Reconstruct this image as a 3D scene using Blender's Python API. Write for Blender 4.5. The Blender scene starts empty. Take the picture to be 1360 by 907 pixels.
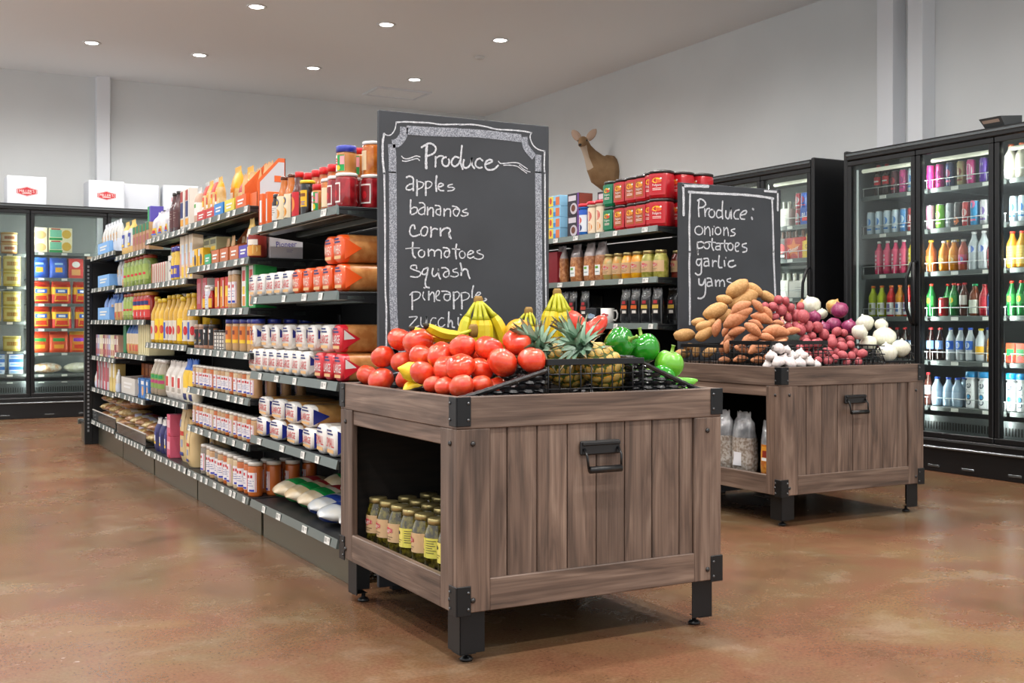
import bpy, math, random
from math import pi, sin, cos
from mathutils import Vector, Matrix, noise
random.seed(7)
S = bpy.context.scene
COL = S.collection
# ------------------------------------------------------------------ camera, world, exposure
cam = bpy.data.cameras.new('camera')
cam.lens = 39.89; cam.sensor_width = 36.0; cam.shift_y = -0.01728; cam.clip_end = 80
camo = bpy.data.objects.new('camera', cam); COL.objects.link(camo)
camo.location = (0, 0, .95); camo.rotation_euler = (pi/2, 0, -math.radians(28.99))
S.camera = camo
S.view_settings.view_transform = 'Standard'
S.view_settings.look = 'None'
S.view_settings.gamma = 1.0
S.view_settings.exposure = 0.0
S.view_settings.use_curve_mapping = False
try:
    S.cycles.use_denoising = True
    S.cycles.max_bounces = 8; S.cycles.diffuse_bounces = 4; S.cycles.glossy_bounces = 4
    S.cycles.transparent_max_bounces = 12; S.cycles.sample_clamp_indirect = 6.0
    S.cycles.caustics_reflective = False; S.cycles.caustics_refractive = False
except Exception:
    pass
W = bpy.data.worlds.new('world'); S.world = W; W.use_nodes = True
W.node_tree.nodes['Background'].inputs[0].default_value = (.95, .98, 1.0, 1)
W.node_tree.nodes['Background'].inputs[1].default_value = WORLD_STRENGTH = 1.06
LAMP_W = 106.0          # each ceiling downlight
CEIL = 3.65

# ------------------------------------------------------------------ helpers
def lin(h):
    h = h.lstrip('#'); o = []
    for i in (0, 2, 4):
        c = int(h[i:i+2], 16)/255
        o.append(c/12.92 if c <= .04045 else ((c+.055)/1.055)**2.4)
    return (*o, 1)
MATS = {}
def mat(name, hx, rough=.5, metal=0, coat=0, noi=None, bump=None, emit=0, spec=.5):
    """noi = (second colour, scale, lo, hi, stretch); bump = (scale, strength)"""
    if name in MATS: return MATS[name]
    m = bpy.data.materials.new(name); m.use_nodes = True; MATS[name] = m
    nt = m.node_tree; N = nt.nodes; b = N['Principled BSDF']
    b.inputs['Base Color'].default_value = lin(hx)
    b.inputs['Roughness'].default_value = rough
    b.inputs['Metallic'].default_value = metal
    b.inputs['Specular IOR Level'].default_value = spec
    if coat:
        b.inputs['Coat Weight'].default_value = coat; b.inputs['Coat Roughness'].default_value = .08
    if emit:
        b.inputs['Emission Color'].default_value = lin(hx); b.inputs['Emission Strength'].default_value = emit
    if noi or bump:
        tc = N.new('ShaderNodeTexCoord'); mp = N.new('ShaderNodeMapping'); oi = N.new('ShaderNodeObjectInfo')
        ad = N.new('ShaderNodeVectorMath'); ad.operation = 'ADD'
        mu = N.new('ShaderNodeVectorMath'); mu.operation = 'SCALE'; mu.inputs[0].default_value = (7.3, 3.1, 5.7)
        nt.links.new(oi.outputs['Random'], mu.inputs['Scale'])
        nt.links.new(tc.outputs['Object'], ad.inputs[0]); nt.links.new(mu.outputs[0], ad.inputs[1])
        nt.links.new(ad.outputs[0], mp.inputs[0])
        if noi: mp.inputs['Scale'].default_value = noi[4] if len(noi) > 4 else (1, 1, 1)
    if noi:
        n = N.new('ShaderNodeTexNoise'); n.inputs['Scale'].default_value = noi[1]; n.inputs['Detail'].default_value = 5
        r = N.new('ShaderNodeValToRGB'); r.color_ramp.elements[0].position = noi[2]; r.color_ramp.elements[1].position = noi[3]
        r.color_ramp.elements[0].color = lin(hx); r.color_ramp.elements[1].color = lin(noi[0])
        nt.links.new(mp.outputs[0], n.inputs['Vector']); nt.links.new(n.outputs[0], r.inputs[0])
        nt.links.new(r.outputs[0], b.inputs['Base Color'])
    if bump:
        n2 = N.new('ShaderNodeTexNoise'); n2.inputs['Scale'].default_value = bump[0]; n2.inputs['Detail'].default_value = 3
        bp = N.new('ShaderNodeBump'); bp.inputs['Strength'].default_value = bump[1]; bp.inputs['Distance'].default_value = .01
        nt.links.new(mp.outputs[0], n2.inputs['Vector']); nt.links.new(n2.outputs[0], bp.inputs['Height'])
        nt.links.new(bp.outputs[0], b.inputs['Normal'])
    return m
def C(hx, rough=.45, coat=0):           # plain colour for print and packaging
    return mat('paint_%s_%d_%d' % (hx, rough*100, coat*100), hx, rough, coat=coat)
def G(hx, rough=.22):                   # glossy plastic / glass jar colour
    return mat('gloss_%s_%d' % (hx, rough*100), hx, rough, coat=.6)
def clear(name, tint, opaque, rough=.05, fres=1.45):
    m = bpy.data.materials.new(name); m.use_nodes = True; nt = m.node_tree; N = nt.nodes
    N.remove(N['Principled BSDF']); out = N['Material Output']
    t = N.new('ShaderNodeBsdfTransparent'); t.inputs[0].default_value = lin(tint)
    d = N.new('ShaderNodeBsdfDiffuse'); d.inputs[0].default_value = lin(tint)
    g = N.new('ShaderNodeBsdfGlossy'); g.inputs['Roughness'].default_value = rough
    a = N.new('ShaderNodeMixShader'); a.inputs[0].default_value = opaque
    f = N.new('ShaderNodeFresnel'); f.inputs[0].default_value = fres
    x = N.new('ShaderNodeMixShader')
    nt.links.new(t.outputs[0], a.inputs[1]); nt.links.new(d.outputs[0], a.inputs[2])
    nt.links.new(f.outputs[0], x.inputs[0]); nt.links.new(a.outputs[0], x.inputs[1]); nt.links.new(g.outputs[0], x.inputs[2])
    nt.links.new(x.outputs[0], out.inputs[0])
    return m

# text outlines, flat in x-z, facing -y, height 1 (cap height), centred
GLYPH = {}
def glyphs(txt):
    if txt in GLYPH: return GLYPH[txt]
    cu = bpy.data.curves.new('tmp', 'FONT'); cu.body = txt; cu.resolution_u = 2; cu.align_x = 'CENTER'
    o = bpy.data.objects.new('tmp', cu); COL.objects.link(o)
    me = bpy.data.meshes.new_from_object(o)
    vs = [(v.co.x, v.co.y) for v in me.vertices]; fs = [tuple(p.vertices) for p in me.polygons]
    bpy.data.objects.remove(o); bpy.data.curves.remove(cu); bpy.data.meshes.remove(me)
    zs = [v[1] for v in vs]; xs = [v[0] for v in vs]; h = max(zs)-min(zs); mx = (max(xs)+min(xs))/2
    GLYPH[txt] = ([((x-mx)/h, (z-min(zs))/h-.5) for x, z in vs], fs)
    return GLYPH[txt]

class MB:
    def __init__(s): s.v = []; s.f = []; s.m = []; s.sm = []; s.mats = []
    def mi(s, m):
        if m not in s.mats: s.mats.append(m)
        return s.mats.index(m)
    def add(s, vs, fs, m, smooth=False):
        o = len(s.v); s.v += [tuple(p) for p in vs]; k = s.mi(m) if not isinstance(m, list) else None
        for i, q in enumerate(fs):
            s.f.append(tuple(a+o for a in q)); s.m.append(k if k is not None else s.mi(m[i])); s.sm.append(smooth)
        return s
    def box(s, x0, x1, y0, y1, z0, z1, m, c=0.0):
        if c <= 0:
            vs = [(x, y, z) for x in (x0, x1) for y in (y0, y1) for z in (z0, z1)]
            return s.add(vs, [(0, 1, 3, 2), (4, 6, 7, 5), (0, 4, 5, 1), (2, 3, 7, 6), (0, 2, 6, 4), (1, 5, 7, 3)], m)
        c = min(c, (x1-x0)*.45, (y1-y0)*.45, (z1-z0)*.45)
        L = [(x0, x1), (y0, y1), (z0, z1)]; vs = []; idx = {}
        for sx in (0, 1):
            for sy in (0, 1):
                for sz in (0, 1):
                    sg = (sx, sy, sz)
                    for ax in range(3):
                        p = [L[k][sg[k]] + (c if sg[k] == 0 else -c) for k in range(3)]
                        p[ax] = L[ax][sg[ax]]; idx[(sg, ax)] = len(vs); vs.append(p)
        fs = []
        cen = [(a+b)/2 for a, b in L]
        def put(q):
            a, b, d = (Vector(vs[q[k]]) for k in range(3)); n = (b-a).cross(d-a)
            mid = sum((Vector(vs[k]) for k in q), Vector())/len(q)
            fs.append(q if n.dot(mid-Vector(cen)) > 0 else q[::-1])
        for ax in range(3):
            o = [k for k in range(3) if k != ax]
            for e in (0, 1):
                q = []
                for a, b in ((0, 0), (1, 0), (1, 1), (0, 1)):
                    sg = [0, 0, 0]; sg[ax] = e; sg[o[0]] = a; sg[o[1]] = b; q.append(idx[(tuple(sg), ax)])
                put(tuple(q))
            for a in (0, 1):
                for b in (0, 1):
                    s0 = [0, 0, 0]; s0[o[0]] = a; s0[o[1]] = b; s1 = list(s0); s1[ax] = 1
                    put((idx[(tuple(s0), o[0])], idx[(tuple(s1), o[0])], idx[(tuple(s1), o[1])], idx[(tuple(s0), o[1])]))
        for sx in (0, 1):
            for sy in (0, 1):
                for sz in (0, 1): put(tuple(idx[((sx, sy, sz), k)] for k in range(3)))
        return s.add(vs, fs, m)
    def lathe(s, prof, m, seg=16, at=(0, 0, 0), sq=2.0, a0=0, a1=2*pi, sx=1, sy=1, smooth=True, caps=True, fn=None):
        """prof = [(r,z[,material])]; revolved about z; sq>2 squarer section"""
        full = abs(a1-a0-2*pi) < 1e-6; n = seg if full else seg+1; vs = []; fs = []; ms = []
        for r, z, *_ in prof:
            for i in range(n):
                a = a0+(a1-a0)*i/seg; c, d = cos(a), sin(a)
                k = (abs(c)**sq+abs(d)**sq)**(-1/sq) if sq != 2 else 1
                R = r*k
                if fn: R *= fn(a, z)
                vs.append((at[0]+R*c*sx, at[1]+R*d*sy, at[2]+z))
        for j in range(len(prof)-1):
            mm = prof[j][2] if len(prof[j]) > 2 else m
            for i in range(seg):
                i2 = (i+1) % n
                fs.append((j*n+i, j*n+i2, (j+1)*n+i2, (j+1)*n+i)); ms.append(mm)
        if caps and full:
            fs.append(tuple(range(n))[::-1]); ms.append(prof[0][2] if len(prof[0]) > 2 else m)
            fs.append(tuple((len(prof)-1)*n+i for i in range(n))); ms.append(prof[-1][2] if len(prof[-1]) > 2 else m)
        return s.add(vs, fs, ms, smooth)
    def tube(s, pts, r, m, seg=6, closed=False, smooth=True, flat=1.0):
        P = [Vector(p) for p in pts]; n = len(P); vs = []; fs = []
        R = r if isinstance(r, (list, tuple)) else [r]*n
        up = None
        for i in range(n):
            t = (P[(i+1) % n]-P[i-1]) if closed else (P[min(i+1, n-1)]-P[max(i-1, 0)])
            t.normalize()
            if up is None:
                up = Vector((0, 0, 1)) if abs(t.z) < .9 else Vector((1, 0, 0))
            x = t.cross(up)
            if x.length < 1e-6: x = t.orthogonal()
            x.normalize(); y = x.cross(t); up = y
            for k in range(seg):
                a = 2*pi*k/seg; q = P[i]+x*cos(a)*R[i]+y*sin(a)*R[i]*flat; vs.append(q)
        for i in range(n if closed else n-1):
            j = (i+1) % n
            for k in range(seg):
                l = (k+1) % seg; fs.append((i*seg+k, i*seg+l, j*seg+l, j*seg+k))
        if not closed:
            fs.append(tuple(range(seg))[::-1]); fs.append(tuple((n-1)*seg+k for k in range(seg)))
        return s.add(vs, fs, m, smooth)
    def grid(s, nu, nv, fn, m, smooth=True, wrap=False, mf=None):
        vs = [fn(i/(nu if wrap else nu-1), j/(nv-1)) for j in range(nv) for i in range(nu)]
        fs = []; ms = []
        for j in range(nv-1):
            for i in range(nu if wrap else nu-1):
                i2 = (i+1) % nu; fs.append((j*nu+i, j*nu+i2, (j+1)*nu+i2, (j+1)*nu+i))
                ms.append(mf((i+.5)/nu, (j+.5)/(nv-1)) if mf else m)
        return s.add(vs, fs, ms, smooth)
    def prism(s, poly, y0, y1, m):     # poly in x-z, extruded along y
        n = len(poly); vs = [(x, y0, z) for x, z in poly]+[(x, y1, z) for x, z in poly]
        fs = [tuple(range(n)), tuple(range(2*n-1, n-1, -1))]+[(i, i+n, (i+1) % n+n, (i+1) % n) for i in range(n)]
        return s.add(vs, fs, m)
    def text(s, txt, x, z, h, m, y=0, wrap=None, wmax=None, rot=0):
        vs, fs = glyphs(txt)
        k = h
        if wmax:
            w = max(a[0] for a in vs)*2*h; k = h*min(1, wmax/w)
        out = []
        for a, b in vs:
            if rot: a, b = a*cos(rot)-b*sin(rot), a*sin(rot)+b*cos(rot)
            px, pz = x+a*k, z+b*h
            if wrap: out.append((wrap*sin(px/wrap), y-wrap*cos(px/wrap), pz))
            else: out.append((px, y, pz))
        return s.add(out, fs, m)
    def disc(s, x, z, rx, rz, m, y=0, n=14, wrap=None):
        p = [(x+rx*cos(2*pi*i/n), z+rz*sin(2*pi*i/n)) for i in range(n)]
        vs = [(wrap*sin(a/wrap), y-wrap*cos(a/wrap), b) if wrap else (a, y, b) for a, b in p]
        return s.add(vs, [tuple(range(n))], m)
    def rect(s, x0, x1, z0, z1, m, y=0, wrap=None, n=8):
        if not wrap: return s.add([(x0, y, z0), (x1, y, z0), (x1, y, z1), (x0, y, z1)], [(0, 1, 2, 3)], m)
        return s.grid(n, 2, lambda u, v: (wrap*sin((x0+(x1-x0)*u)/wrap), y-wrap*cos((x0+(x1-x0)*u)/wrap), z0+(z1-z0)*v), m)
    def logo(s, x, z, w, mr, mw, y=0, wrap=None, txt=True):
        """store emblem: long red hexagon with peaked top, white lettering"""
        h = w*.5; pts = [(-.5, -.22), (0, -.5), (.5, -.22), (.5, .22), (.2, .36), (0, .5), (-.2, .36), (-.5, .22)]
        def put(sc, m, dy):
            p = [(x+a*w*sc, z+b*h*sc) for a, b in pts]
            R = (wrap+dy) if wrap else None
            n = len(p)
            p2 = p+[(x, z)]
            vs = [(R*sin(a/R), y-R*cos(a/R), b) if R else (a, y-dy, b) for a, b in p2]
            s.add(vs, [(i, (i+1) % n, n) for i in range(n)], m)
        put(1.0, mr, 0); put(.93, mw, .0003); put(.88, mr, .0006)
        if txt:
            R = wrap+.001 if wrap else None
            s.text("MILLER'S", x, z+h*.04, h*.30, mw, y=y-(0 if wrap else .001), wrap=R, wmax=w*.74)
            s.rect(x-w*.22, x+w*.22, z-h*.24, z-h*.17, mw, y=y-(0 if wrap else .001), wrap=R, n=4)
        return s
    def mesh(s, name):
        me = bpy.data.meshes.new(name); me.from_pydata(s.v, [], s.f)
        for m in s.mats: me.materials.append(m)
        me.polygons.foreach_set('material_index', s.m); me.polygons.foreach_set('use_smooth', s.sm)
        me.update(); return me

def obj(name, me, parent=None, loc=(0, 0, 0), rot=(0, 0, 0), sc=None):
    o = bpy.data.objects.new(name, me.mesh(name) if isinstance(me, MB) else me)
    COL.objects.link(o); o.location = loc; o.rotation_euler = rot
    if sc: o.scale = sc if isinstance(sc, tuple) else (sc, sc, sc)
    if parent: o.parent = parent
    return o
def tag(o, label, cat, group=None, kind=None):
    if label:
        for bay in ('first bay', 'second bay', 'third bay', 'fourth bay'):
            if label.endswith(bay) and len(label.split()) < 15: label += ' from chalkboard'
        o['label'] = label
    if cat: o['category'] = cat
    if group: o['group'] = group
    if kind: o['kind'] = kind
    return o
def empty(name, loc=(0, 0, 0), rotz=0, label=None, cat=None, group=None):
    o = bpy.data.objects.new(name, None); COL.objects.link(o); o.location = loc; o.rotation_euler = (0, 0, rotz)
    o.empty_display_size = .05
    return tag(o, label, cat, group)
def struct(name, me, parent=None, label=None, **k):
    o = obj(name, me, parent, **k)
    if not parent: o['kind'] = 'structure'
    if label: o['label'] = label
    return o
ORD = 'first second third fourth fifth sixth seventh eighth ninth tenth eleventh twelfth thirteenth fourteenth fifteenth sixteenth seventeenth eighteenth nineteenth twentieth'.split()
class Proto:
    """a kind of product: own body mesh plus named parts; put() makes an individual"""
    def __init__(s, name, cat, body, parts=()):
        s.name, s.cat = name, cat; s.body = body.mesh(name); s.parts = [(n, b.mesh(n)) for n, b in parts if b.v]
    def put(s, loc, rotz, label, group=None, sc=None, rx=0, ry=0):
        o = obj(s.name, s.body, None, loc, (rx, ry, rotz), sc); tag(o, label, s.cat, group)
        for n, me in s.parts: obj(n, me, o)
        return o
LEFT = -pi/2       # fronts face the -x aisle

# ------------------------------------------------------------------ materials of the room
def floor_mat():
    m = bpy.data.materials.new('stained_concrete'); m.use_nodes = True; nt = m.node_tree; N = nt.nodes; L = nt.links
    b = N['Principled BSDF']; tc = N.new('ShaderNodeTexCoord')
    def nz(scale, det, dist=0, stretch=None):
        n = N.new('ShaderNodeTexNoise'); n.inputs['Scale'].default_value = scale; n.inputs['Detail'].default_value = det
        n.inputs['Distortion'].default_value = dist; n.inputs['Roughness'].default_value = .62
        L.new(tc.outputs['Object'], n.inputs['Vector']); return n
    def ramp(n, stops):
        r = N.new('ShaderNodeValToRGB'); e = r.color_ramp.elements
        for i, (p, c) in enumerate(stops):
            if i > 1: e.new(p)
        for i, (p, c) in enumerate(stops): e[i].position = p; e[i].color = lin(c)
        L.new(n.outputs[0], r.inputs[0]); return r
    a = ramp(nz(.75, 4, .4), [(.32, '#46331f'), (.43, '#6f5030'), (.52, '#7b4a34'), (.62, '#8a6a44')])
    c = ramp(nz(2.6, 6, .3), [(.33, '#3f2c1d'), (.46, '#6e4c39'), (.56, '#6b5a40'), (.68, '#8f8672')])
    d = ramp(nz(95, 3), [(.35, '#54402f'), (.65, '#97775b')])
    g = ramp(nz(9, 8, .2), [(.60, '#000000'), (.74, '#ffffff')])
    m1 = N.new('ShaderNodeMixRGB'); m1.inputs[0].default_value = .5; L.new(a.outputs[0], m1.inputs[1]); L.new(c.outputs[0], m1.inputs[2])
    m3 = N.new('ShaderNodeMixRGB'); L.new(m1.outputs[0], m3.inputs[1]); m3.inputs[2].default_value = lin('#94795f')
    k = N.new('ShaderNodeMath'); k.operation = 'MULTIPLY'; k.inputs[1].default_value = .45; L.new(g.outputs[0], k.inputs[0]); L.new(k.outputs[0], m3.inputs[0])
    m2 = N.new('ShaderNodeMixRGB'); m2.inputs[0].default_value = .22; L.new(m3.outputs[0], m2.inputs[1]); L.new(d.outputs[0], m2.inputs[2])
    L.new(m2.outputs[0], b.inputs['Base Color'])
    rr = N.new('ShaderNodeMapRange'); rr.inputs[3].default_value = .15; rr.inputs[4].default_value = .36
    L.new(nz(3.0, 6).outputs[0], rr.inputs[0]); L.new(rr.outputs[0], b.inputs['Roughness'])
    b.inputs['Specular IOR Level'].default_value = .5
    bp = N.new('ShaderNodeBump'); bp.inputs['Strength'].default_value = .03; bp.inputs['Distance'].default_value = .02
    L.new(nz(2.5, 3).outputs[0], bp.inputs['Height']); L.new(bp.outputs[0], b.inputs['Normal'])
    return m
def wood_mat(name, cols, sc=1.0):
    """grain runs along local x; each board takes its own piece of the pattern"""
    m = bpy.data.materials.new(name); m.use_nodes = True; nt = m.node_tree; N = nt.nodes; L = nt.links
    b = N['Principled BSDF']; tc = N.new('ShaderNodeTexCoord'); oi = N.new('ShaderNodeObjectInfo')
    mu = N.new('ShaderNodeVectorMath'); mu.operation = 'SCALE'; mu.inputs[0].default_value = (11, 17, 23); L.new(oi.outputs['Random'], mu.inputs['Scale'])
    ad = N.new('ShaderNodeVectorMath'); L.new(tc.outputs['Object'], ad.inputs[0]); L.new(mu.outputs[0], ad.inputs[1])
    def grain(st, scale, det, dist):
        mp = N.new('ShaderNodeMapping'); mp.inputs['Scale'].default_value = st; L.new(ad.outputs[0], mp.inputs[0])
        n = N.new('ShaderNodeTexNoise'); n.inputs['Scale'].default_value = scale; n.inputs['Detail'].default_value = det
        n.inputs['Distortion'].default_value = dist; L.new(mp.outputs[0], n.inputs['Vector']); return n
    g1 = grain((.9, 9, 9), 2.2*sc, 5, 1.2); g2 = grain((1.6, 70, 70), 2.0*sc, 4, .5); g3 = grain((1.5, 1.5, 1.5), 2.0, 2, 0)
    r = N.new('ShaderNodeValToRGB'); e = r.color_ramp.elements
    for i in range(2): e.new(.5)
    for i, (p, c) in enumerate(cols): e[i].position = p; e[i].color = lin(c)
    L.new(g1.outputs[0], r.inputs[0])
    x = N.new('ShaderNodeMixRGB'); x.blend_type = 'MULTIPLY'; x.inputs[0].default_value = .62
    r2 = N.new('ShaderNodeValToRGB'); r2.color_ramp.elements[0].position = .32; r2.color_ramp.elements[0].color = (.55, .5, .47, 1); r2.color_ramp.elements[1].position = .6; r2.color_ramp.elements[1].color = (1.08, 1.05, 1.03, 1)
    L.new(g2.outputs[0], r2.inputs[0]); L.new(r.outputs[0], x.inputs[1]); L.new(r2.outputs[0], x.inputs[2])
    x2 = N.new('ShaderNodeMixRGB'); x2.blend_type = 'MULTIPLY'; x2.inputs[0].default_value = .6
    r3 = N.new('ShaderNodeValToRGB'); r3.color_ramp.elements[0].position = .3; r3.color_ramp.elements[0].color = (.68, .68, .7, 1); r3.color_ramp.elements[1].position = .65; r3.color_ramp.elements[1].color = (1.1, 1.08, 1.06, 1)
    L.new(g3.outputs[0], r3.inputs[0]); L.new(x.outputs[0], x2.inputs[1]); L.new(r3.outputs[0], x2.inputs[2])
    vr = N.new('ShaderNodeMapRange'); vr.inputs[3].default_value = .82; vr.inputs[4].default_value = 1.12; L.new(oi.outputs['Random'], vr.inputs[0])
    hs = N.new('ShaderNodeHueSaturation'); L.new(vr.outputs[0], hs.inputs['Value']); L.new(x2.outputs[0], hs.inputs['Color'])
    L.new(hs.outputs[0], b.inputs['Base Color']); b.inputs['Roughness'].default_value = .48
    bp = N.new('ShaderNodeBump'); bp.inputs['Strength'].default_value = .15; bp.inputs['Distance'].default_value = .004
    L.new(g2.outputs[0], bp.inputs['Height']); L.new(bp.outputs[0], b.inputs['Normal'])
    return m
WALL = mat('wall_paint', '#dcdfdf', .75, noi=('#d8dbdb', 1.2, .4, .6))
CEILM = mat('ceiling_paint', '#eff1f2', .8)
TRIMW = mat('white_column_paint', '#e2e5e9', .55)
FLOOR = floor_mat()
WOOD = wood_mat('weathered_wood', [(.30, '#4e4139'), (.43, '#67554a'), (.55, '#766357'), (.70, '#8c796b')])
WOODIN = mat('dark_inner_wood', '#16120f', .7, noi=('#221b16', 6, .4, .6, (1, 8, 8)))  # near-black stain that also carries the unlit look of the bin interiors
BLK = mat('black_powder_metal', '#17191b', .38, .3)
BLKP = mat('black_satin_plastic', '#121315', .35)
BOLT = mat('bolt_steel', '#6e7072', .3, .9)
STEEL = mat('shelf_steel', '#7b8581', .28, .8)
SHELFB = mat('shelf_black', '#1d1f21', .45, .2)
KICK = mat('kick_plate', '#6f6c5c', .3, .6)
WHT = C('#e9e9e6'); TAGW = C('#e4e4de', .6)
CRM = C('#dcd6c0')

# ------------------------------------------------------------------ room shell
b = MB(); b.box(-2.6, 7.2, -2.2, 13.4, -.1, 0, FLOOR); struct('floor', b, label='brown mottled stained concrete floor with a glossy sealer')
b = MB(); b.box(-2.6, 7.2, -2.2, 13.4, CEIL, CEIL+.1, CEILM); struct('ceiling', b, label='plain off white ceiling with recessed lights')
b = MB(); b.box(-2.6, 7.2, 13.1, 13.3, 0, CEIL, WALL); struct('wall_back', b, label='pale grey back wall above the freezers')
b = MB(); b.box(6.85, 7.05, -2.2, 13.1, 0, CEIL, WALL); struct('wall_right', b, label='pale grey side wall with white columns')
b = MB(); b.box(2.03, 2.17, 12.98, 13.1, 0, CEIL, TRIMW, .004); struct('trim_1', b, label='narrow white column on the back wall')
b = MB(); b.box(6.71, 6.85, 6.14, 6.30, 0, CEIL, TRIMW, .004); struct('trim_2', b, label='white column on the side wall, farther of two')
b = MB(); b.box(6.71, 6.85, 5.86, 6.00, 0, CEIL, TRIMW, .004); struct('trim_3', b, label='white column on the side wall, nearer of two')
# attic hatch in the ceiling
e = empty('ceiling_hatch', (5.25, 12.25, CEIL), 0, 'flat white access hatch set in the ceiling', 'hatch')
b = MB(); b.box(-.3, .3, -.2, .2, -.012, -.001, CEILM, .003); obj('hatch_panel', b, e)
for i, (x0, x1, y0, y1) in enumerate(((-.34, -.3, -.24, .24), (.3, .34, -.24, .24), (-.3, .3, -.24, -.2), (-.3, .3, .2, .24))):
    b = MB(); b.box(x0, x1, y0, y1, -.02, -.001, TRIMW, .003); obj('hatch_frame', b, e)
b = MB(); b.lathe([(.045, -.001), (.05, -.012), (.035, -.03), (.012, -.034)], C('#d9d9d6'), 16)
tag(obj('smoke_detector', b, loc=(5.27, 10.18, CEIL)), 'small white round smoke detector on the ceiling', 'smoke detector')

# downlights: a grid over the whole sales floor; those out of the picture light it too
LENS = mat('downlight_lens', '#ffffff', .4, emit=30)
ring = MB(); ring.lathe([(.062, -.001), (.085, -.001), (.088, -.006), (.062, -.01), (.058, -.003)], C('#f0f0ee'), 24, caps=False); ring = ring.mesh('trim_ring')
lens = MB(); lens.lathe([(.061, -.004), (.05, -.007), (.01, -.008)], LENS, 24); lens = lens.mesh('lens')
lamp = bpy.data.lights.new('downlight', 'SPOT'); lamp.energy = LAMP_W; lamp.spot_size = math.radians(165); lamp.spot_blend = 1.0
lamp.shadow_soft_size = .07; lamp.color = (1.0, .97, .935)
XS = [(1.75, 'fourth'), (2.775, 'third'), (3.965, 'second'), (5.13, 'first')]
def downlight(x, y, label, group='ceiling downlights'):
    e = empty('downlight', (x, y, CEIL), 0, label, 'ceiling light', group)
    obj('trim_ring', ring, e); obj('lens', lens, e)
    l = bpy.data.objects.new('downlight_lamp', lamp); COL.objects.link(l); l.parent = e; l.location = (0, 0, -.03)
for y in (11.48, 9.49):
    for x, o in XS:
        rowname = 'row closest to the back wall' if y > 10 else 'second row from the back wall'
        downlight(x, y, 'round recessed downlight, %s from the side wall, %s' % (o, rowname))
for y in (7.5, 5.5, 3.5, 1.5, -.5):
    for x in (-1.7, -.55, .6, 1.75, 2.775, 3.965, 5.13):
        downlight(x, y, 'round recessed downlight, %s row from back wall, %s from open side' % (ORD[round((13.48-y)/2)-1], ORD[(-1.7, -.55, .6, 1.75, 2.775, 3.965, 5.13).index(x)]), 'downlights over the sales floor')
for y in (11.48, 9.49):
    for x in (-1.7, -.55, .6): downlight(x, y, 'round recessed downlight, %s row from back wall, %s from open side' % (ORD[0 if y > 10 else 1], ORD[(-1.7, -.55, .6).index(x)]), 'downlights over the far aisle')

# ------------------------------------------------------------------ produce bins
pl_cache = {}
def board(name, L, w, t, parent, loc, axis, m=WOOD, c=.0025):
    """a plank: length L along local x, width w along local z, thickness t along local y, start corner at loc.
    axis: 'x' flat facing -y lying along x; 'z' upright facing -y; 'y' lying along y facing -x; 'u' upright facing -x"""
    k = (round(L, 4), round(w, 4), round(t, 4), m.name)
    if k not in pl_cache:
        b = MB(); b.box(0, L, 0, t, 0, w, m, c); pl_cache[k] = b.mesh(name)
    rot = {'x': (0, 0, 0), 'z': (0, -pi/2, 0), 'y': (0, 0, pi/2), 'u': (0, -pi/2, pi/2)}[axis]
    return obj(name, pl_cache[k], parent, loc, rot)
# note: 'z' maps x->z, z->-x ; 'y' maps x->y, y->-x ; 'u' x->z, z->-y, y->-x
br = MB(); br.box(0, .043, -.004, 0, 0, .082, BLK, .0015); br.box(-.004, 0, -.004, .043, 0, .082, BLK, .0015); BRK = br.mesh('corner_bracket')
sc_ = MB(); sc_.lathe([(.0045, 0), (.0045, .002), (.002, .004)], BOLT, 8); SCREW = sc_.mesh('screw')
bo_ = MB(); bo_.lathe([(.0075, 0), (.0075, .003), (.004, .006)], mat('dark_bolt', '#4b4a4a', .35, .8), 10); BOLTM = bo_.mesh('bolt')
lg = MB(); lg.box(0, .078, 0, .004, .03, .16, BLK, .001); lg.box(0, .004, 0, .078, .03, .16, BLK, .001); lg.box(.0, .05, .0, .05, .028, .03, BLK, 0); LEG = lg.mesh('leg')
ft = MB(); ft.lathe([(.018, 0), (.02, .006), (.014, .012), (.007, .014), (.007, .03)], BLKP, 12); FOOT = ft.mesh('foot')
hd = MB(); hd.box(-.07, .07, -.012, 0, -.02, .022, BLKP, .004); hd.box(-.066, .066, -.02, -.012, .008, .020, BLKP, .003)
hd.tube([(-.06, -.014, .0), (-.06, -.03, -.02), (-.057, -.034, -.058)], .004, BLKP); hd.tube([(.06, -.014, .0), (.06, -.03, -.02), (.057, -.034, -.058)], .004, BLKP)
HANDLE = hd.mesh('handle_plate')
hg = MB(); hg.tube([(-.055, -.036, -.06), (.055, -.036, -.06)], .0105, BLKP, 10); HGRIP = hg.mesh('handle_grip')
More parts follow.
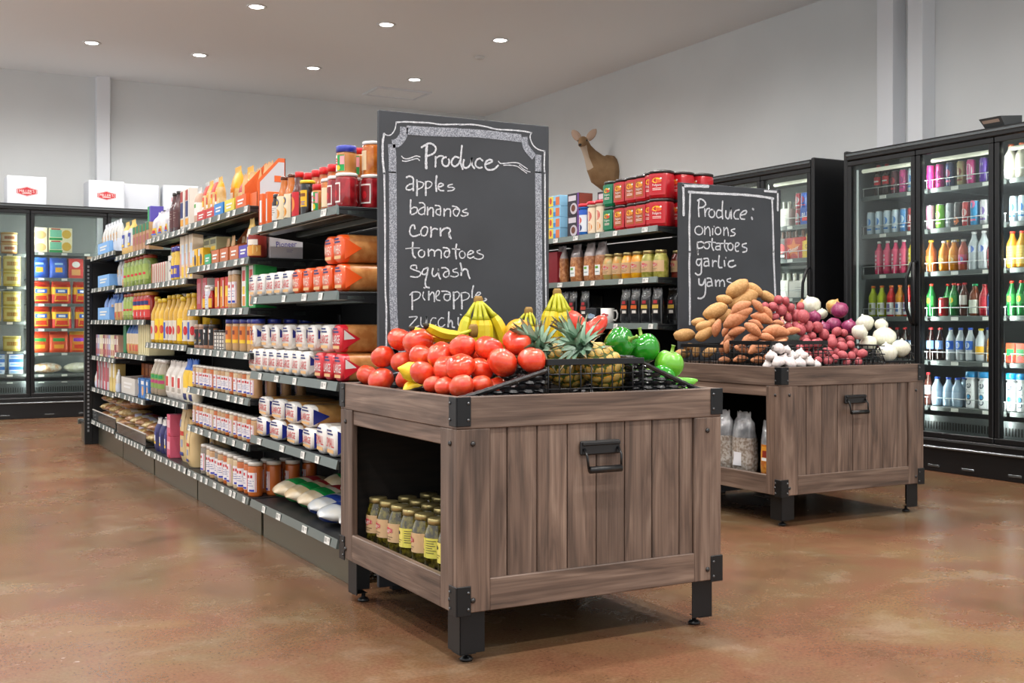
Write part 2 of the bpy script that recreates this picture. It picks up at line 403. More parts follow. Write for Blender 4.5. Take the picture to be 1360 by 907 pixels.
def bin_(x, y, w, d, label, back):
    e = empty('produce_bin', (x, y, 0), 0, label, 'display bin', 'wooden produce bins')
    T = .022; zb, zt = .148, .748; rl = .09
    P = .105    # post width
    cuts = [0, .059, .157, .259, .360, .461, .562, .665, w-2*P]
    for face in ('front', 'rear'):
        yy = 0 if face == 'front' else d-T
        board('rail', w, rl, T, e, (0, yy, zt-rl), 'x'); board('rail', w-2*P, rl, T, e, (P, yy, zb), 'x')
        for px in (0, w-P): board('post', zt-rl-zb, P, T, e, (px+P, yy, zb), 'z')
        yp = yy+.008 if face == 'front' else yy
        for i in range(8):
            g = .0035; board('plank', zt-zb-2*rl+.01, cuts[i+1]-cuts[i]-g, .012, e, (P+cuts[i+1]-g/2, yp, zb+rl-.005), 'z')
        if face == 'rear':
            b = MB(); b.box(T, w-T, yy-.006, yy-.001, zb+.05, zt-.06, WOODIN); obj('rear_lining', b, e)  # dark sheet added over the rear planks to make the interior look unlit
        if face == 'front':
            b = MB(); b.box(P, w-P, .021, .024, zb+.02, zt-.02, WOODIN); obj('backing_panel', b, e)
    for side in (0, 1):
        xx = T if side == 0 else w
        # rails run between the two faces
        board('rail', d-2*T, rl, T, e, (xx, T, zt-rl), 'y'); board('rail', d-2*P, rl, T, e, (xx, P, zb), 'y')
        for q in (T, d-P): board('post', zt-rl-zb, P-T if q == T else P-T, T, e, (xx, q+P-T, zb), 'u')
        board('rail', d-2*P, .05, T-.006, e, (xx-(0 if side else .006)+(.006 if side == 0 else -.006), P, zt-rl-.05), 'y')
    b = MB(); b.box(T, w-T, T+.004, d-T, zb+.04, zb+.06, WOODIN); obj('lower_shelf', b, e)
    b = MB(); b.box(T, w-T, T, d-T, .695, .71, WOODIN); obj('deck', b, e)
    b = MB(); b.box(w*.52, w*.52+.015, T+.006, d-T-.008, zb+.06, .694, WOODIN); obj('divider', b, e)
    for cx, cy, rz in ((0, 0, 0), (w, 0, pi/2), (w, d, pi), (0, d, -pi/2)):
        for z in (zt-.082, zb-.006):
            k = obj('corner_bracket', BRK, e, (cx, cy, z), (0, 0, rz))
            for zz in (.018, .064):
                obj('screw', SCREW, k, (.034, -.004, zz), (pi/2, 0, 0)); obj('screw', SCREW, k, (-.004, .034, zz), (0, -pi/2, 0))
        ox, oy = (.02, .02)
        l = obj('leg', LEG, e, (cx+(ox if cx == 0 else -ox), cy+(oy if cy == 0 else -oy), 0), (0, 0, rz))
        obj('foot', FOOT, l, (.04, .04, 0))
    for px in (.05, w-.055):
        for z in (.617, .183): obj('bolt', BOLTM, e, (px, 0, z), (pi/2, 0, 0))
    for py in (.04, d-.05):
        for z in (.617, .183): obj('bolt', BOLTM, e, (0, py, z), (0, -pi/2, 0))
    hx = .47
    h = obj('handle_plate', HANDLE, e, (hx, 0.004, .585)); obj('handle_grip', HGRIP, h); h['label'] = 'black metal drop handle'
    return e
bin_(1.38, 2.805, .927, .905, 'grey-brown wooden produce bin piled with tomatoes, bananas and peppers', 0)
bin_(3.645, 4.0, .945, .905, 'grey-brown wooden produce bin piled with potatoes, yams and onions', 1)

# ------------------------------------------------------------------ chalkboards
SLATE = mat('chalkboard', '#2f3237', .55, noi=('#3a3e44', 3.0, .35, .7))
def chalk_mat(name, c1, c2, sc):
    return mat(name, c1, .9, noi=(c2, sc, .42, .62))
CHALK = chalk_mat('chalk_line', '#b4b8c0', '#dfe2e6', 220); CHALKS = chalk_mat('chalk_smudge', '#6e737c', '#b0b5bf', 260)
def smooth_path(p, n=5):
    if len(p) < 3: return p
    out = []
    for i in range(len(p)-1):
        a = p[max(i-1, 0)]; b = p[i]; c = p[i+1]; d = p[min(i+2, len(p)-1)]
        for k in range(n):
            t = k/n
            out.append(tuple(.5*(2*b[j]+(c[j]-a[j])*t+(2*a[j]-5*b[j]+4*c[j]-d[j])*t*t+(3*b[j]-a[j]-3*c[j]+d[j])*t**3) for j in (0, 1)))
    return out+[p[-1]]
def chalk_mesh(strokes, y=0.0):
    mb = MB()
    for kind, w, pts in strokes:
        q = smooth_path(pts); n = len(q); vs = []
        m = CHALKS if kind == 's' else CHALK
        for i in range(n):
            a = q[max(i-1, 0)]; c = q[min(i+1, n-1)]; tx, tz = c[0]-a[0], c[1]-a[1]; l = math.hypot(tx, tz) or 1
            k = w/2*(.88+.12*sin(i*1.7)) if kind != 's' else w/2
            nx, nz = -tz/l*k, tx/l*k
            vs += [(q[i][0]+nx, y-(.0006 if kind == 's' else .0012), q[i][1]+nz), (q[i][0]-nx, y-(.0006 if kind == 's' else .0012), q[i][1]-nz)]
        mb.add(vs, [(2*i, 2*i+2, 2*i+3, 2*i+1) for i in range(n-1)], m)
        if kind != 's':
            for i in (0, n-1):
                mb.add([(q[i][0]+w/2*cos(a*pi/4), y-.0013, q[i][1]+w/2*sin(a*pi/4)) for a in range(8)], [tuple(range(8))], m)
    return mb
def unpack(s):       # "word|kind,width mm:x z x z ...;..." in millimetres on the board
    out = {}
    for line in s.strip().split('\n'):
        w, rest = line.split('|'); L = []
        for st in rest.split(';'):
            h, p = st.split(':'); k, wd = h.split(','); v = [float(a)/1000 for a in p.split()]
            L.append((k, float(wd)/1000, list(zip(v[::2], v[1::2]))))
        out[w] = L
    return out
BOARD1 = unpack("""
produce|l,11.0:1709 1511 1708 1531 1709 1564 1711 1589;l,7.7:1691 1584 1702 1591 1719 1600 1734 1598 1746 1588 1745 1574 1734 1563 1716 1555;l,7.7:1745 1518 1746 1534 1746 1553;l,6.6:1746 1545 1754 1553 1764 1558 1775 1558;l,7.7:1794 1553 1800 1545 1800 1535 1796 1526 1787 1522 1779 1524 1773 1531 1772 1542 1777 1551 1786 1555 1794 1553;l,7.7:1839 1557 1824 1559 1811 1544 1812 1530 1824 1524 1839 1535 1844 1546;l,7.7:1852 1601 1849 1574 1847 1541 1855 1517;l,7.7:1860 1550 1857 1533 1863 1522 1876 1524 1888 1538 1893 1558;l,7.7:1893 1558 1893 1536 1903 1523;l,7.1:1937 1553 1925 1560 1911 1551 1908 1534 1922 1525 1934 1528;l,7.7:1948 1540 1966 1546 1978 1554 1969 1559 1953 1551 1948 1534 1959 1521 1984 1524 2002 1539;l,4.4:1613 1546 1620 1540 1632 1538 1649 1543 1669 1551 1684 1549;l,4.4:1616 1530 1629 1529 1646 1534 1672 1542 1682 1536;l,4.4:2004 1555 2013 1548 2035 1550 2067 1555 2090 1554 2109 1545 2128 1535;l,3.8:2026 1542 2054 1544 2083 1542 2102 1532 2125 1519;l,3.3:2093 1547 2115 1531 2140 1524
apples|l,7.1:1632 1472 1644 1477 1657 1471 1658 1454 1658 1427;l,6.0:1658 1451 1644 1448 1632 1439 1631 1430 1644 1428 1658 1435;l,7.7:1672 1464 1673 1439 1672 1411;l,4.9:1673 1460 1688 1459 1698 1454 1693 1441 1676 1432;l,7.7:1707 1460 1707 1435 1707 1413;l,4.9:1704 1455 1714 1463 1729 1460 1730 1450 1720 1440 1708 1437;l,7.7:1750 1484 1747 1459 1749 1430;l,6.0:1759 1445 1771 1449 1777 1454 1769 1459 1759 1455 1757 1441 1765 1433 1778 1433;l,4.9:1813 1458 1798 1454 1796 1447 1813 1447 1822 1443 1813 1436 1795 1433
bananas|l,6.6:1648 1392 1647 1368 1647 1341;l,5.5:1648 1360 1661 1367 1673 1364 1671 1350 1658 1342 1647 1340;l,5.5:1682 1384 1696 1384 1704 1373 1702 1344;l,5.5:1702 1371 1685 1362 1677 1351 1688 1342 1702 1347;l,6.6:1714 1369 1714 1343;l,6.6:1714 1355 1726 1368 1736 1364 1736 1339;l,5.5:1745 1378 1762 1376 1766 1366 1765 1344;l,5.5:1765 1366 1750 1362 1748 1349 1762 1343;l,6.6:1780 1366 1780 1342;l,6.0:1780 1356 1792 1367 1805 1364 1805 1342;l,5.5:1814 1379 1831 1376 1842 1367 1840 1356 1831 1343 1820 1349 1817 1360 1825 1369 1839 1367;l,5.5:1871 1371 1855 1363 1861 1358 1877 1356 1874 1349 1858 1344 1849 1347
corn|l,6.6:1664 1291 1661 1303 1650 1299 1644 1282 1648 1268 1661 1263 1682 1270;l,6.0:1689 1271 1688 1284 1699 1298 1713 1296 1713 1280 1704 1267 1691 1268;l,7.7:1727 1298 1729 1280 1727 1264;l,6.0:1729 1286 1741 1294 1753 1292;l,7.7:1765 1295 1766 1270;l,7.1:1766 1282 1780 1295 1798 1298 1805 1289 1799 1278 1802 1266;l,7.1:1800 1279 1807 1261
tomatoes|l,7.7:1656 1240 1655 1217 1657 1196 1665 1187;l,3.8:1629 1218 1655 1221 1683 1222;l,5.5:1697 1214 1702 1207 1702 1199 1698 1192 1691 1189 1684 1191 1679 1197 1678 1205 1683 1212 1690 1215 1697 1214;l,6.6:1717 1218 1718 1195;l,6.0:1718 1208 1729 1217 1741 1212 1741 1195;l,6.0:1741 1209 1756 1218 1768 1212 1768 1189;l,6.0:1777 1226 1792 1225 1802 1216 1799 1197;l,6.0:1799 1215 1786 1213 1780 1201 1789 1191 1801 1197;l,7.1:1830 1240 1826 1214 1829 1188;l,4.9:1813 1223 1843 1222;l,4.9:1860 1214 1864 1208 1865 1200 1861 1193 1854 1190 1847 1192 1843 1198 1842 1206 1846 1213 1853 1216 1860 1214;l,5.5:1875 1203 1889 1207 1900 1214 1889 1219 1877 1210 1875 1197 1886 1191 1901 1197;l,4.9:1926 1222 1914 1217 1920 1210 1939 1204 1937 1193 1920 1188 1904 1192
squash|l,5.5:1671 1148 1669 1159 1652 1158 1648 1149 1664 1142 1685 1135 1685 1124 1670 1117 1648 1119;l,6.0:1714 1152 1699 1146 1692 1132 1702 1127 1713 1135;l,7.1:1716 1149 1711 1125 1705 1100 1708 1084 1720 1080;l,6.6:1735 1149 1732 1130 1741 1121 1756 1136 1757 1147;l,6.6:1757 1145 1759 1123 1765 1113;l,5.5:1771 1153 1786 1153 1799 1143 1799 1124;l,5.5:1799 1143 1783 1137 1777 1126 1786 1119 1798 1124;l,4.9:1831 1152 1816 1146 1819 1139 1834 1137 1837 1127 1822 1121 1807 1124;l,7.1:1846 1171 1851 1149 1849 1128;l,7.1:1849 1136 1861 1150 1874 1147 1878 1131 1884 1117
pineapple|l,6.6:1653 1059 1654 1031 1654 1002;l,4.9:1645 1053 1656 1063 1676 1064 1686 1057 1679 1042 1661 1033;l,4.9:1698 1064 1695 1048 1703 1036;l,5.5:1700 1080 1703 1079;l,6.6:1719 1066 1719 1037;l,6.0:1719 1048 1732 1064 1740 1056 1741 1031;l,4.9:1747 1047 1759 1057 1760 1069 1751 1067 1747 1054 1750 1038 1763 1034;l,5.5:1771 1068 1792 1068 1805 1059 1802 1038;l,5.5:1801 1057 1783 1056 1780 1042 1792 1034 1804 1040;l,7.7:1818 1064 1819 1036 1819 1006;l,4.9:1819 1063 1834 1067 1842 1058 1836 1044 1822 1034;l,7.7:1849 1061 1852 1030 1852 1006;l,4.4:1848 1062 1868 1065 1882 1057 1877 1043 1856 1035;l,6.6:1899 1089 1894 1067 1894 1047;l,5.5:1906 1050 1923 1057 1929 1064 1919 1066 1908 1053 1911 1037 1929 1030 1948 1036 1954 1040 1948 1044
zucchini|l,4.9:1643 974 1673 975 1659 958 1643 940 1656 936 1680 943;l,4.9:1688 973 1688 948 1698 940 1707 954 1710 974;l,4.9:1710 974 1711 940;l,4.4:1747 970 1735 971 1726 959 1726 943 1738 939 1747 946;l,4.4:1778 970 1768 971 1757 959 1759 943 1771 939 1783 947;l,7.1:1799 992 1798 965 1796 940;l,6.6:1796 948 1807 962 1813 954 1813 940 1821 937;l,5.5:1837 972 1837 948 1845 940;l,4.9:1846 984 1849 983;l,6.6:1862 970 1863 943;l,5.5:1863 957 1874 966 1886 968 1892 943;l,5.5:1906 970 1906 943;l,4.9:1908 983 1909 981
border|l,7.2:1546 1481 1549 1296 1550 1083 1554 1009 1554 937 1554 817;l,8.8:1546 1482 1541 1523 1540 1557 1541 1594 1546 1620;l,4.4:1546 1620 1560 1616 1574 1621 1587 1640 1592 1665;l,6.0:1592 1665 1632 1670 1675 1672 1719 1674 1764 1672 1809 1676 1842 1679;l,6.0:1842 1678 1897 1683 1950 1680 1997 1674 2061 1676 2109 1676 2146 1673;l,5.5:2145 1673 2140 1654 2153 1627 2177 1612 2204 1608;l,7.1:2204 1608 2202 1554 2204 1524;l,7.2:2205 1524 2206 1266 2210 1036 2211 806;s,28.8:1575 1586 1578 1538 1578 1484;s,29.0:1579 1489 1580 1297 1580 1083 1582 995 1585 937 1586 822;s,32.4:1632 1641 1719 1643 1842 1649;s,29.6:1842 1649 1934 1652 2102 1649;s,30.2:1577 1587 1597 1593 1611 1607 1621 1627 1623 1651;s,27.4:2115 1655 2119 1627 2132 1606 2158 1582;s,27.4:2176 1592 2176 1523;s,28.2:2176 1528 2178 1322 2180 1036 2180 813;s,24.9:1574 849 1811 846 2180 841
""")
BOARD2 = unpack("""
produce|l,10.2:3907 1622 3904 1581 3907 1538;l,10.2:3898 1624 3918 1634 3944 1624 3953 1606 3935 1590 3910 1586;l,9.2:3947 1581 3950 1542;l,9.2:3950 1561 3964 1582 3979 1585;l,9.2:4007 1578 4015 1567 4015 1554 4009 1542 3997 1537 3985 1539 3977 1550 3976 1563 3983 1575 3994 1580 4007 1578;l,9.2:4066 1575 4040 1579 4028 1555 4040 1537 4063 1543;l,10.2:4072 1629 4069 1580 4072 1534;l,10.2:4095 1577 4095 1544 4116 1538 4131 1592;l,10.2:4131 1592 4134 1537;l,9.2:4190 1588 4164 1580 4152 1556 4161 1538 4184 1537;l,9.2:4205 1559 4235 1567 4244 1584 4223 1583 4199 1563 4202 1540 4229 1537;l,12.9:4289 1598 4293 1595;l,12.9:4281 1548 4285 1541
onions|l,8.3:3921 1481 3932 1470 3933 1456 3924 1443 3908 1438 3892 1441 3881 1452 3880 1466 3889 1479 3905 1484 3921 1481;l,8.3:3947 1483 3947 1442;l,8.3:3947 1465 3970 1484 3982 1466 3984 1436;l,8.3:4002 1474 4002 1442;l,8.3:4011 1488 4013 1487;l,8.3:4050 1482 4058 1472 4059 1459 4053 1449 4041 1444 4029 1446 4020 1456 4020 1468 4026 1479 4038 1484 4050 1482;l,8.3:4081 1484 4081 1442;l,8.3:4081 1465 4101 1485 4110 1467 4113 1441;l,8.3:4158 1480 4134 1472 4140 1463 4161 1455 4152 1443 4128 1439
potatoes|l,10.2:3895 1392 3898 1367 3898 1342;l,10.2:3898 1340 3901 1331;l,9.2:3895 1394 3924 1400 3944 1387 3930 1368 3901 1363;l,9.2:3896 1371 3898 1335;l,8.3:3971 1397 3979 1388 3979 1377 3973 1367 3962 1363 3951 1365 3943 1374 3943 1385 3949 1394 3960 1399 3971 1397;l,10.2:3999 1419 3996 1380 4008 1357;l,7.4:3970 1402 4022 1399;l,8.3:4028 1394 4054 1393 4054 1359;l,8.3:4051 1381 4025 1376 4028 1360 4054 1363;l,9.2:4087 1413 4087 1373 4101 1355;l,7.4:4057 1395 4110 1397;l,9.2:4138 1396 4146 1387 4146 1375 4140 1365 4129 1360 4117 1363 4110 1372 4109 1384 4115 1394 4127 1399 4138 1396;l,8.3:4161 1378 4181 1386 4190 1400 4169 1402 4161 1380 4167 1357 4184 1356;l,9.2:4241 1402 4214 1394 4217 1382 4244 1374 4241 1357 4217 1352
garlic|l,9.2:3921 1304 3895 1301 3890 1280 3907 1269 3921 1286;l,10.2:3924 1306 3924 1258 3921 1227 3901 1217 3883 1226;l,9.2:3941 1307 3970 1308 3976 1269;l,9.2:3973 1294 3947 1289 3944 1268 3973 1271;l,9.2:4002 1299 4002 1267;l,9.2:4002 1283 4016 1297 4028 1295;l,10.2:4048 1326 4043 1289 4046 1264 4066 1262;l,10.2:4084 1299 4087 1272;l,9.2:4094 1318 4095 1316;l,10.2:4149 1303 4119 1296 4113 1275 4134 1266 4164 1276
yams|l,12.0:3907 1194 3910 1167 3933 1165 3947 1191;l,11.1:3950 1195 3953 1150 3947 1108 3924 1090 3901 1090;l,9.2:3964 1200 3990 1198 3999 1160;l,9.2:3996 1182 3967 1177 3967 1157 3996 1162;l,11.1:4022 1190 4025 1160;l,9.2:4025 1178 4043 1192 4051 1183 4051 1160;l,9.2:4051 1179 4072 1193 4084 1179 4085 1159;l,8.3:4128 1203 4104 1196 4110 1184 4140 1176 4134 1159 4113 1157
border|l,16.6:3802 1542 3802 1635 3799 1702;l,17.6:3799 1700 3884 1703 3970 1706;l,13.9:3844 1341 3841 1479 3844 1569 3847 1669;l,14.8:3838 1668 3964 1669 4110 1672 4229 1674 4351 1671 4440 1664;l,13.9:4431 1666 4437 1551 4443 1359;l,13.9:4378 1704 4474 1704;l,13.9:4474 1704 4474 1600;l,13.9:3844 1343 3841 1266 3844 1130 3844 949;l,13.9:4442 1361 4446 1281 4456 1101 4457 996
""")
def chalkboard(x0, x1, y, top, label, data):
    e = empty('chalkboard', (x0, y, 0), 0, label, 'chalkboard', 'produce chalkboards')
    b = MB(); b.box(0, x1-x0, 0, .02, .02, top, SLATE, .002); obj('panel', b, e)
    for px in (.06, x1-x0-.12):
        b = MB(); b.box(px, px+.06, .02, .05, 0, top-.3, BLK, .002); obj('support_post', b, e)
    for w, st in data.items():
        o = obj('chalk_border' if w == 'border' else 'chalk_lettering', chalk_mesh(st), e, (-x0, 0, 0))
        o['label'] = 'chalk drawn border' if w == 'border' else 'hand lettered chalk word ' + w
chalkboard(1.527, 2.224, 3.722, 1.704, 'tall chalkboard listing apples, bananas, corn and tomatoes', BOARD1)
chalkboard(3.775, 4.498, 4.94, 1.717, 'shorter looking chalkboard listing onions, potatoes, garlic and yams', BOARD2)

# ------------------------------------------------------------------ gondola shelving
G1 = [ # bay: y near, y far, shelf heights (base first)
    (3.87, 4.97, [.17, .455, .737, 1.066, 1.374]),
    (5.00, 6.17, [.17, .41, .613, .819, 1.021, 1.247, 1.479]),
    (6.19, 7.28, [.17, .517, .832, 1.193, 1.468]),
    (7.31, 8.34, [.18, .47, .748, .973, 1.195, 1.418]),
    (8.36, 9.40, [.20, .455, .701, .976, 1.221, 1.467])]
tg = MB(); tg.box(-.020, .020, -.002, 0, -.0135, .0135, TAGW); tg.rect(-.016, .004, -.006, .01, C('#b4b4b0'), y=-.0025); TAG = tg.mesh('price_tag')
tg = MB(); tg.box(-.027, .027, -.002, 0, -.013, .013, TAGW); tg.rect(-.024, .0, -.006, .009, C('#a9a9a5'), y=-.0025); tg.rect(.008, .024, .0, .009, C('#bdbdb8'), y=-.0025); TAGB = tg.mesh('price_tag')
sh_cache = {}
def shelf(e, xf, y0, y1, z, dirx, depth, ntag, base=False, rail=STEEL, rnd=None, tagless=False):
    """front edge at xf; dirx=+1 shelf extends to +x"""
    L = y1-y0; k = (round(L, 3), depth, dirx, base)
    if k not in sh_cache:
        b = MB()
        xs = sorted((0, dirx*depth)); b.box(xs[0], xs[1], 0, L, -.012, 0, SHELFB, .002)
        if not base:
            for yy in (0, L-.004):      # tapering end brackets
                p = [(0, -.012), (0, -.026), (dirx*depth, -.075), (dirx*depth, -.012)]
                b.prism([p[0], p[1], p[2], p[3]], yy, yy+.004, SHELFB)
            b.box(min(dirx*.03, dirx*.10), max(dirx*.03, dirx*.10), 0, L, -.03, -.012, STEEL, .003)
            b.box(min(dirx*.2, dirx*.26), max(dirx*.2, dirx*.26), 0, L, -.035, -.012, STEEL, .003)
        r = MB(); x2 = -dirx*.012
        r.add([(0, 0, 0), (0, L, 0), (x2*.4, 0, .004), (x2*.4, L, .004), (x2, 0, -.029), (x2, L, -.029), (0, 0, -.031), (0, L, -.031)],
              [(0, 2, 3, 1), (2, 4, 5, 3), (4, 6, 7, 5), (0, 6, 4, 2), (1, 3, 5, 7), (0, 1, 7, 6)], rail)
        sh_cache[k] = (b.mesh('shelf'), r.mesh('price_rail'))
    s, r = sh_cache[k]
    o = obj('shelf', s, e, (xf, y0, z)); obj('price_rail', r, o)
    if not tagless:
        R = rnd or random
        for i in range(ntag):
            y = (i+.5+R.uniform(-.3, .3))*L/ntag
            t = obj('price_tag', R.choice((TAG, TAG, TAGB)), o, (-dirx*.0105, y, -.0145), (math.radians(-8), 0, -pi/2*dirx))
    return o
UPR = MB(); UPR.box(-.02, .02, -.012, .012, 0, 1.50, BLKP, .002)
for i in range(46):
    UPR.box(-.013, -.007, -.0125, .0125, .12+i*.03, .137+i*.03, C('#2f3234')); UPR.box(.007, .013, -.0125, .0125, .12+i*.03, .137+i*.03, C('#2f3234'))
UPR = UPR.mesh('upright')
def gondola(xc, bays, half, label, far_end=None, ntags=None, rightside=True):
    e = empty('gondola_shelving', (xc, bays[0][0], 0), 0, label, 'store shelving', 'gondola shelving runs')
    oy = bays[0][0]; R = random.Random(3)
    for i, (a, b_, zs) in enumerate(bays):
        for j, z in enumerate(zs):
            shelf(e, -half, a-oy+.002, b_-oy-.002, z, 1, half-.02, (ntags or [4, 8, 9, 7, 7])[i] if j else (4, 9, 10, 9, 8)[i], base=(j == 0), rnd=R)
        p = MB(); p.box(-half+.05, -half+.058, a-oy+.002, b_-oy-.002, 0, zs[0]-.012, KICK, .001); obj('kick_plate', p, e)
        p = MB(); p.box(-.012, .012, a-oy, b_-oy, .08, zs[-1]-.02, mat('back_panel_black', '#141516', .7)); obj('back_panel', p, e)
    for y in [bays[0][0]-.015]+[b_+.01 for _, b_, _ in bays]:
        obj('upright', UPR, e, (0, y-oy, 0), sc=(1, 1, (bays[min(len(bays)-1, 1)][2][-1]-.02)/1.5))
    if rightside:
        for z in (.17, .45, .74, 1.06, 1.372): shelf(e, half, 0, bays[0][1]-oy-.002, z, -1, half-.02, 4, base=(z < .2), rnd=R)
        p = MB(); p.box(half-.058, half-.05, 0, bays[-1][1]-oy, 0, .155, KICK, .001); obj('kick_plate', p, e)
    if far_end:
        y = bays[-1][1]-oy+.03
        p = MB(); p.box(-half-.045, half+.045, y, y+.045, 0, 1.455, mat('back_panel_black', '#141516', .7), .003); obj('end_panel', p, e)
        for sgn in (-1, 1):
            u = MB(); u.box(sgn*(half+.02)-.03, sgn*(half+.02)+.03, y-.004, y+.05, 0, 1.46, BLKP, .003)
            for i in range(44): u.box(sgn*(half+.02)-.01, sgn*(half+.02)+.004, y-.0048, y+.0, .1+i*.03, .118+i*.03, C('#8d9093'))
            obj('end_upright', u, e)
        p = MB(); p.box(-half-.03, half+.03, y+.05, y+.42, .15, .165, SHELFB, .002); p.box(-half-.02, half+.02, y+.05, y+.37, 0, .15, KICK); obj('end_shelf', p, e)
        p = MB(); p.box(-half-.04, half+.04, y+.42, y+.432, .13, .172, STEEL, .002); obj('price_rail', p, e)
    return e
gondola(1.864, G1, .43, 'long black shelving run packed with groceries behind the tomato bin', far_end=True)
G2 = [(5.03, 6.2, [.17, .45, .70, .950, 1.205, 1.485]), (6.22, 7.4, [.17, .45, .70, .950, 1.205, 1.485]), (7.42, 8.6, [.17, .45, .70, .95, 1.205, 1.485])]
gondola(4.13, G2, .43, 'black shelving run with coffee canisters behind the potato bin', rightside=False, ntags=[5, 4, 3])

# ------------------------------------------------------------------ glass door coolers
GLASS = clear('door_glass', '#f2f7f5', .008, .02, 1.30)
INNER = mat('cooler_liner', '#9aa09e', .45); INNERD = mat('cooler_liner_dark', '#565b5d', .4)
TUBE = mat('cooler_lamp', '#dcdac6', .5, emit=.75); STRIP = mat('cooler_strip_lamp', '#f6f8f4', .5, emit=56); STRIPF = mat('freezer_strip_lamp', '#f6f8f4', .5, emit=95)
WIREW = C('#cfd3d4', .35)
def cooler(x, y, rotz, nd, dw, label, group, shelves, liner, handles, depth=.78, tubes=True):
    """local x along the doors, front at local y=0, doors nd x dw"""
    e = empty('glass_door_cooler', (x, y, 0), rotz, label, 'cooler', group)
    Wd = nd*dw+.07; H = 2.15
    b = MB(); b.box(-.035, -.0, -.03, depth, .02, H+.012, BLKP, .008); obj('side_panel', b, e)
    b = MB(); b.box(Wd-.07, Wd-.035, -.03, depth, .02, H+.012, BLKP, .008); obj('side_panel', b, e)
    b = MB(); b.box(0, Wd-.07, .0, depth, H-.05, H-.005, BLKP, .004); obj('roof_panel', b, e)
    b = MB(); b.box(0, Wd-.07, -.035, .02, 2.092, H, BLKP, .006); b.box(0, Wd-.07, -.042, -.03, H-.03, H-.012, mat('header_trim', '#6d7274', .25, .7), .003); obj('header_rail', b, e)
    b = MB(); b.box(0, Wd-.07, depth-.04, depth, .1, H-.05, liner); obj('rear_liner', b, e)
    for px in (0.001, Wd-.07-.011):
        b = MB(); b.box(px, px+.01, .03, depth-.04, .2, H-.06, liner); obj('side_liner', b, e)
    b = MB(); b.box(0, Wd-.07, .02, depth-.04, .18, .23, liner); obj('floor_pan', b, e)
    b = MB(); b.box(0, Wd-.07, .09, .10, .23, .35, INNERD)
    for i in range(int((Wd-.07)/.022)):
        b.box(.01+i*.022, .02+i*.022, .088, .09, .26, .31, C('#0c0d0e'))
    obj('return_air_grille', b, e)
    b = MB(); b.box(0, Wd-.07, -.03, .05, .0, .15, BLKP, .004); obj('kick_plate', b, e)
    for i in range(nd):
        for q in (.18, .62):
            k = MB(); k.box(i*dw+q*dw, i*dw+q*dw+.09, -.036, -.03, .03, .045, mat('header_trim', '#6d7274', .25, .7), .002); obj('kick_slot_trim', k, e)
    b = MB(); b.box(0, Wd-.07, -.045, .03, .15, .165, mat('bumper_trim', '#8b9092', .25, .6), .005); obj('bumper_trim', b, e)
    b = MB(); b.box(0, Wd-.07, -.035, .03, .165, .215, BLKP, .004); b.box(0, Wd-.07, -.04, -.033, .200, .208, mat('header_trim', '#6d7274', .25, .7)); obj('sill_rail', b, e)
    fr = MB(); F = .035
    fr.box(.004, dw-.004, -.03, 0, .218, .218+F, BLKP, .004); fr.box(.004, dw-.004, -.03, 0, 2.088-F, 2.088, BLKP, .004)
    fr.box(.004, .004+F, -.03, 0, .218+F, 2.088-F, BLKP, .004); fr.box(dw-.004-F, dw-.004, -.03, 0, .218+F, 2.088-F, BLKP, .004)
    fr = fr.mesh('door_frame')
    gl = MB(); gl.box(.03, dw-.03, -.018, -.012, .24, 2.065, GLASS); gl = gl.mesh('door_glass')
    for i in range(nd):
        d = obj('door', fr, e, (i*dw, 0, 0)); obj('door_glass', gl, d)
        sx = dw-.012 if handles[i] == 'r' else .012
        h = MB(); h.tube([(sx, -.03, 1.36), (sx, -.055, 1.345), (sx-(.018 if handles[i] == 'r' else -.018), -.075, 1.25), (sx-(.02 if handles[i] == 'r' else -.02), -.078, 1.15), (sx-(.018 if handles[i] == 'r' else -.018), -.075, 1.05), (sx, -.055, .96), (sx, -.03, .945)], .011, BLKP, 8)
        obj('handle', h, d)
    for i in range(nd+1):
        b = MB(); b.box(i*dw-.02 if 0 < i < nd else (0 if i == 0 else nd*dw-.02), i*dw+.02 if 0 < i < nd else (.02 if i == 0 else nd*dw), .002, .04, .22, 2.09, BLKP, .003); obj('mullion', b, e)
        if 0 < i <= nd:
            l = MB(); l.box(max(.014, i*dw-.008) if i < nd else nd*dw-.03, max(.03, i*dw+.008) if i < nd else nd*dw-.014, .042, .05, .3, 2.02, STRIP if tubes else STRIPF); obj('lamp_strip', l, e)
    if tubes:
        l = MB(); l.box(.021, .033, .042, .05, .25, 2.03, mat('frame_lamp', '#b9bdbb', .5, emit=.8)); obj('lamp_strip', l, e)  # glow put into this grey strip to imitate the lit inner frame
    for i in range(nd if tubes else 0):
        l = MB(); l.tube([(i*dw+.05, .075, 2.02), (i*dw+dw-.05, .075, 2.02)], .014, TUBE, 8); obj('lamp_tube', l, e)
    for k, col in shelves.items():
        for z in col:
            b = MB(); b.box(k*dw+.012, (k+1)*dw-.012, .115, depth-.08, z-.014, z-.002, C('#80878a'), .002); b.box(k*dw+.012, (k+1)*dw-.012, .10, .115, z-.032, z, mat('cooler_shelf_front', '#6a706f', .35, .3), .003)
            s = obj('cooler_shelf', b, e)
            for q in (.12, .42, .72) if not tubes else (.3, .7):
                t = MB(); t.box(k*dw+q*dw, k*dw+q*dw+.055, .097, .10, z-.028, z-.006, TAGW); obj('price_tag', t, s)
            if not tubes: continue
            w = MB(); w.tube([(k*dw+.015, .108, z+.055), ((k+1)*dw-.015, .108, z+.055)], .003, WIREW, 5)
            for q in (.015, .25, .5, .75, .985): w.tube([(k*dw+.015+q*(dw-.03), .108, z-.01), (k*dw+.015+q*(dw-.03), .108, z+.055)], .0022, WIREW, 4)
            obj('wire_guard', w, s)
    return e
ZR = [.41, .71, 1.0, 1.295, 1.578, 1.845]
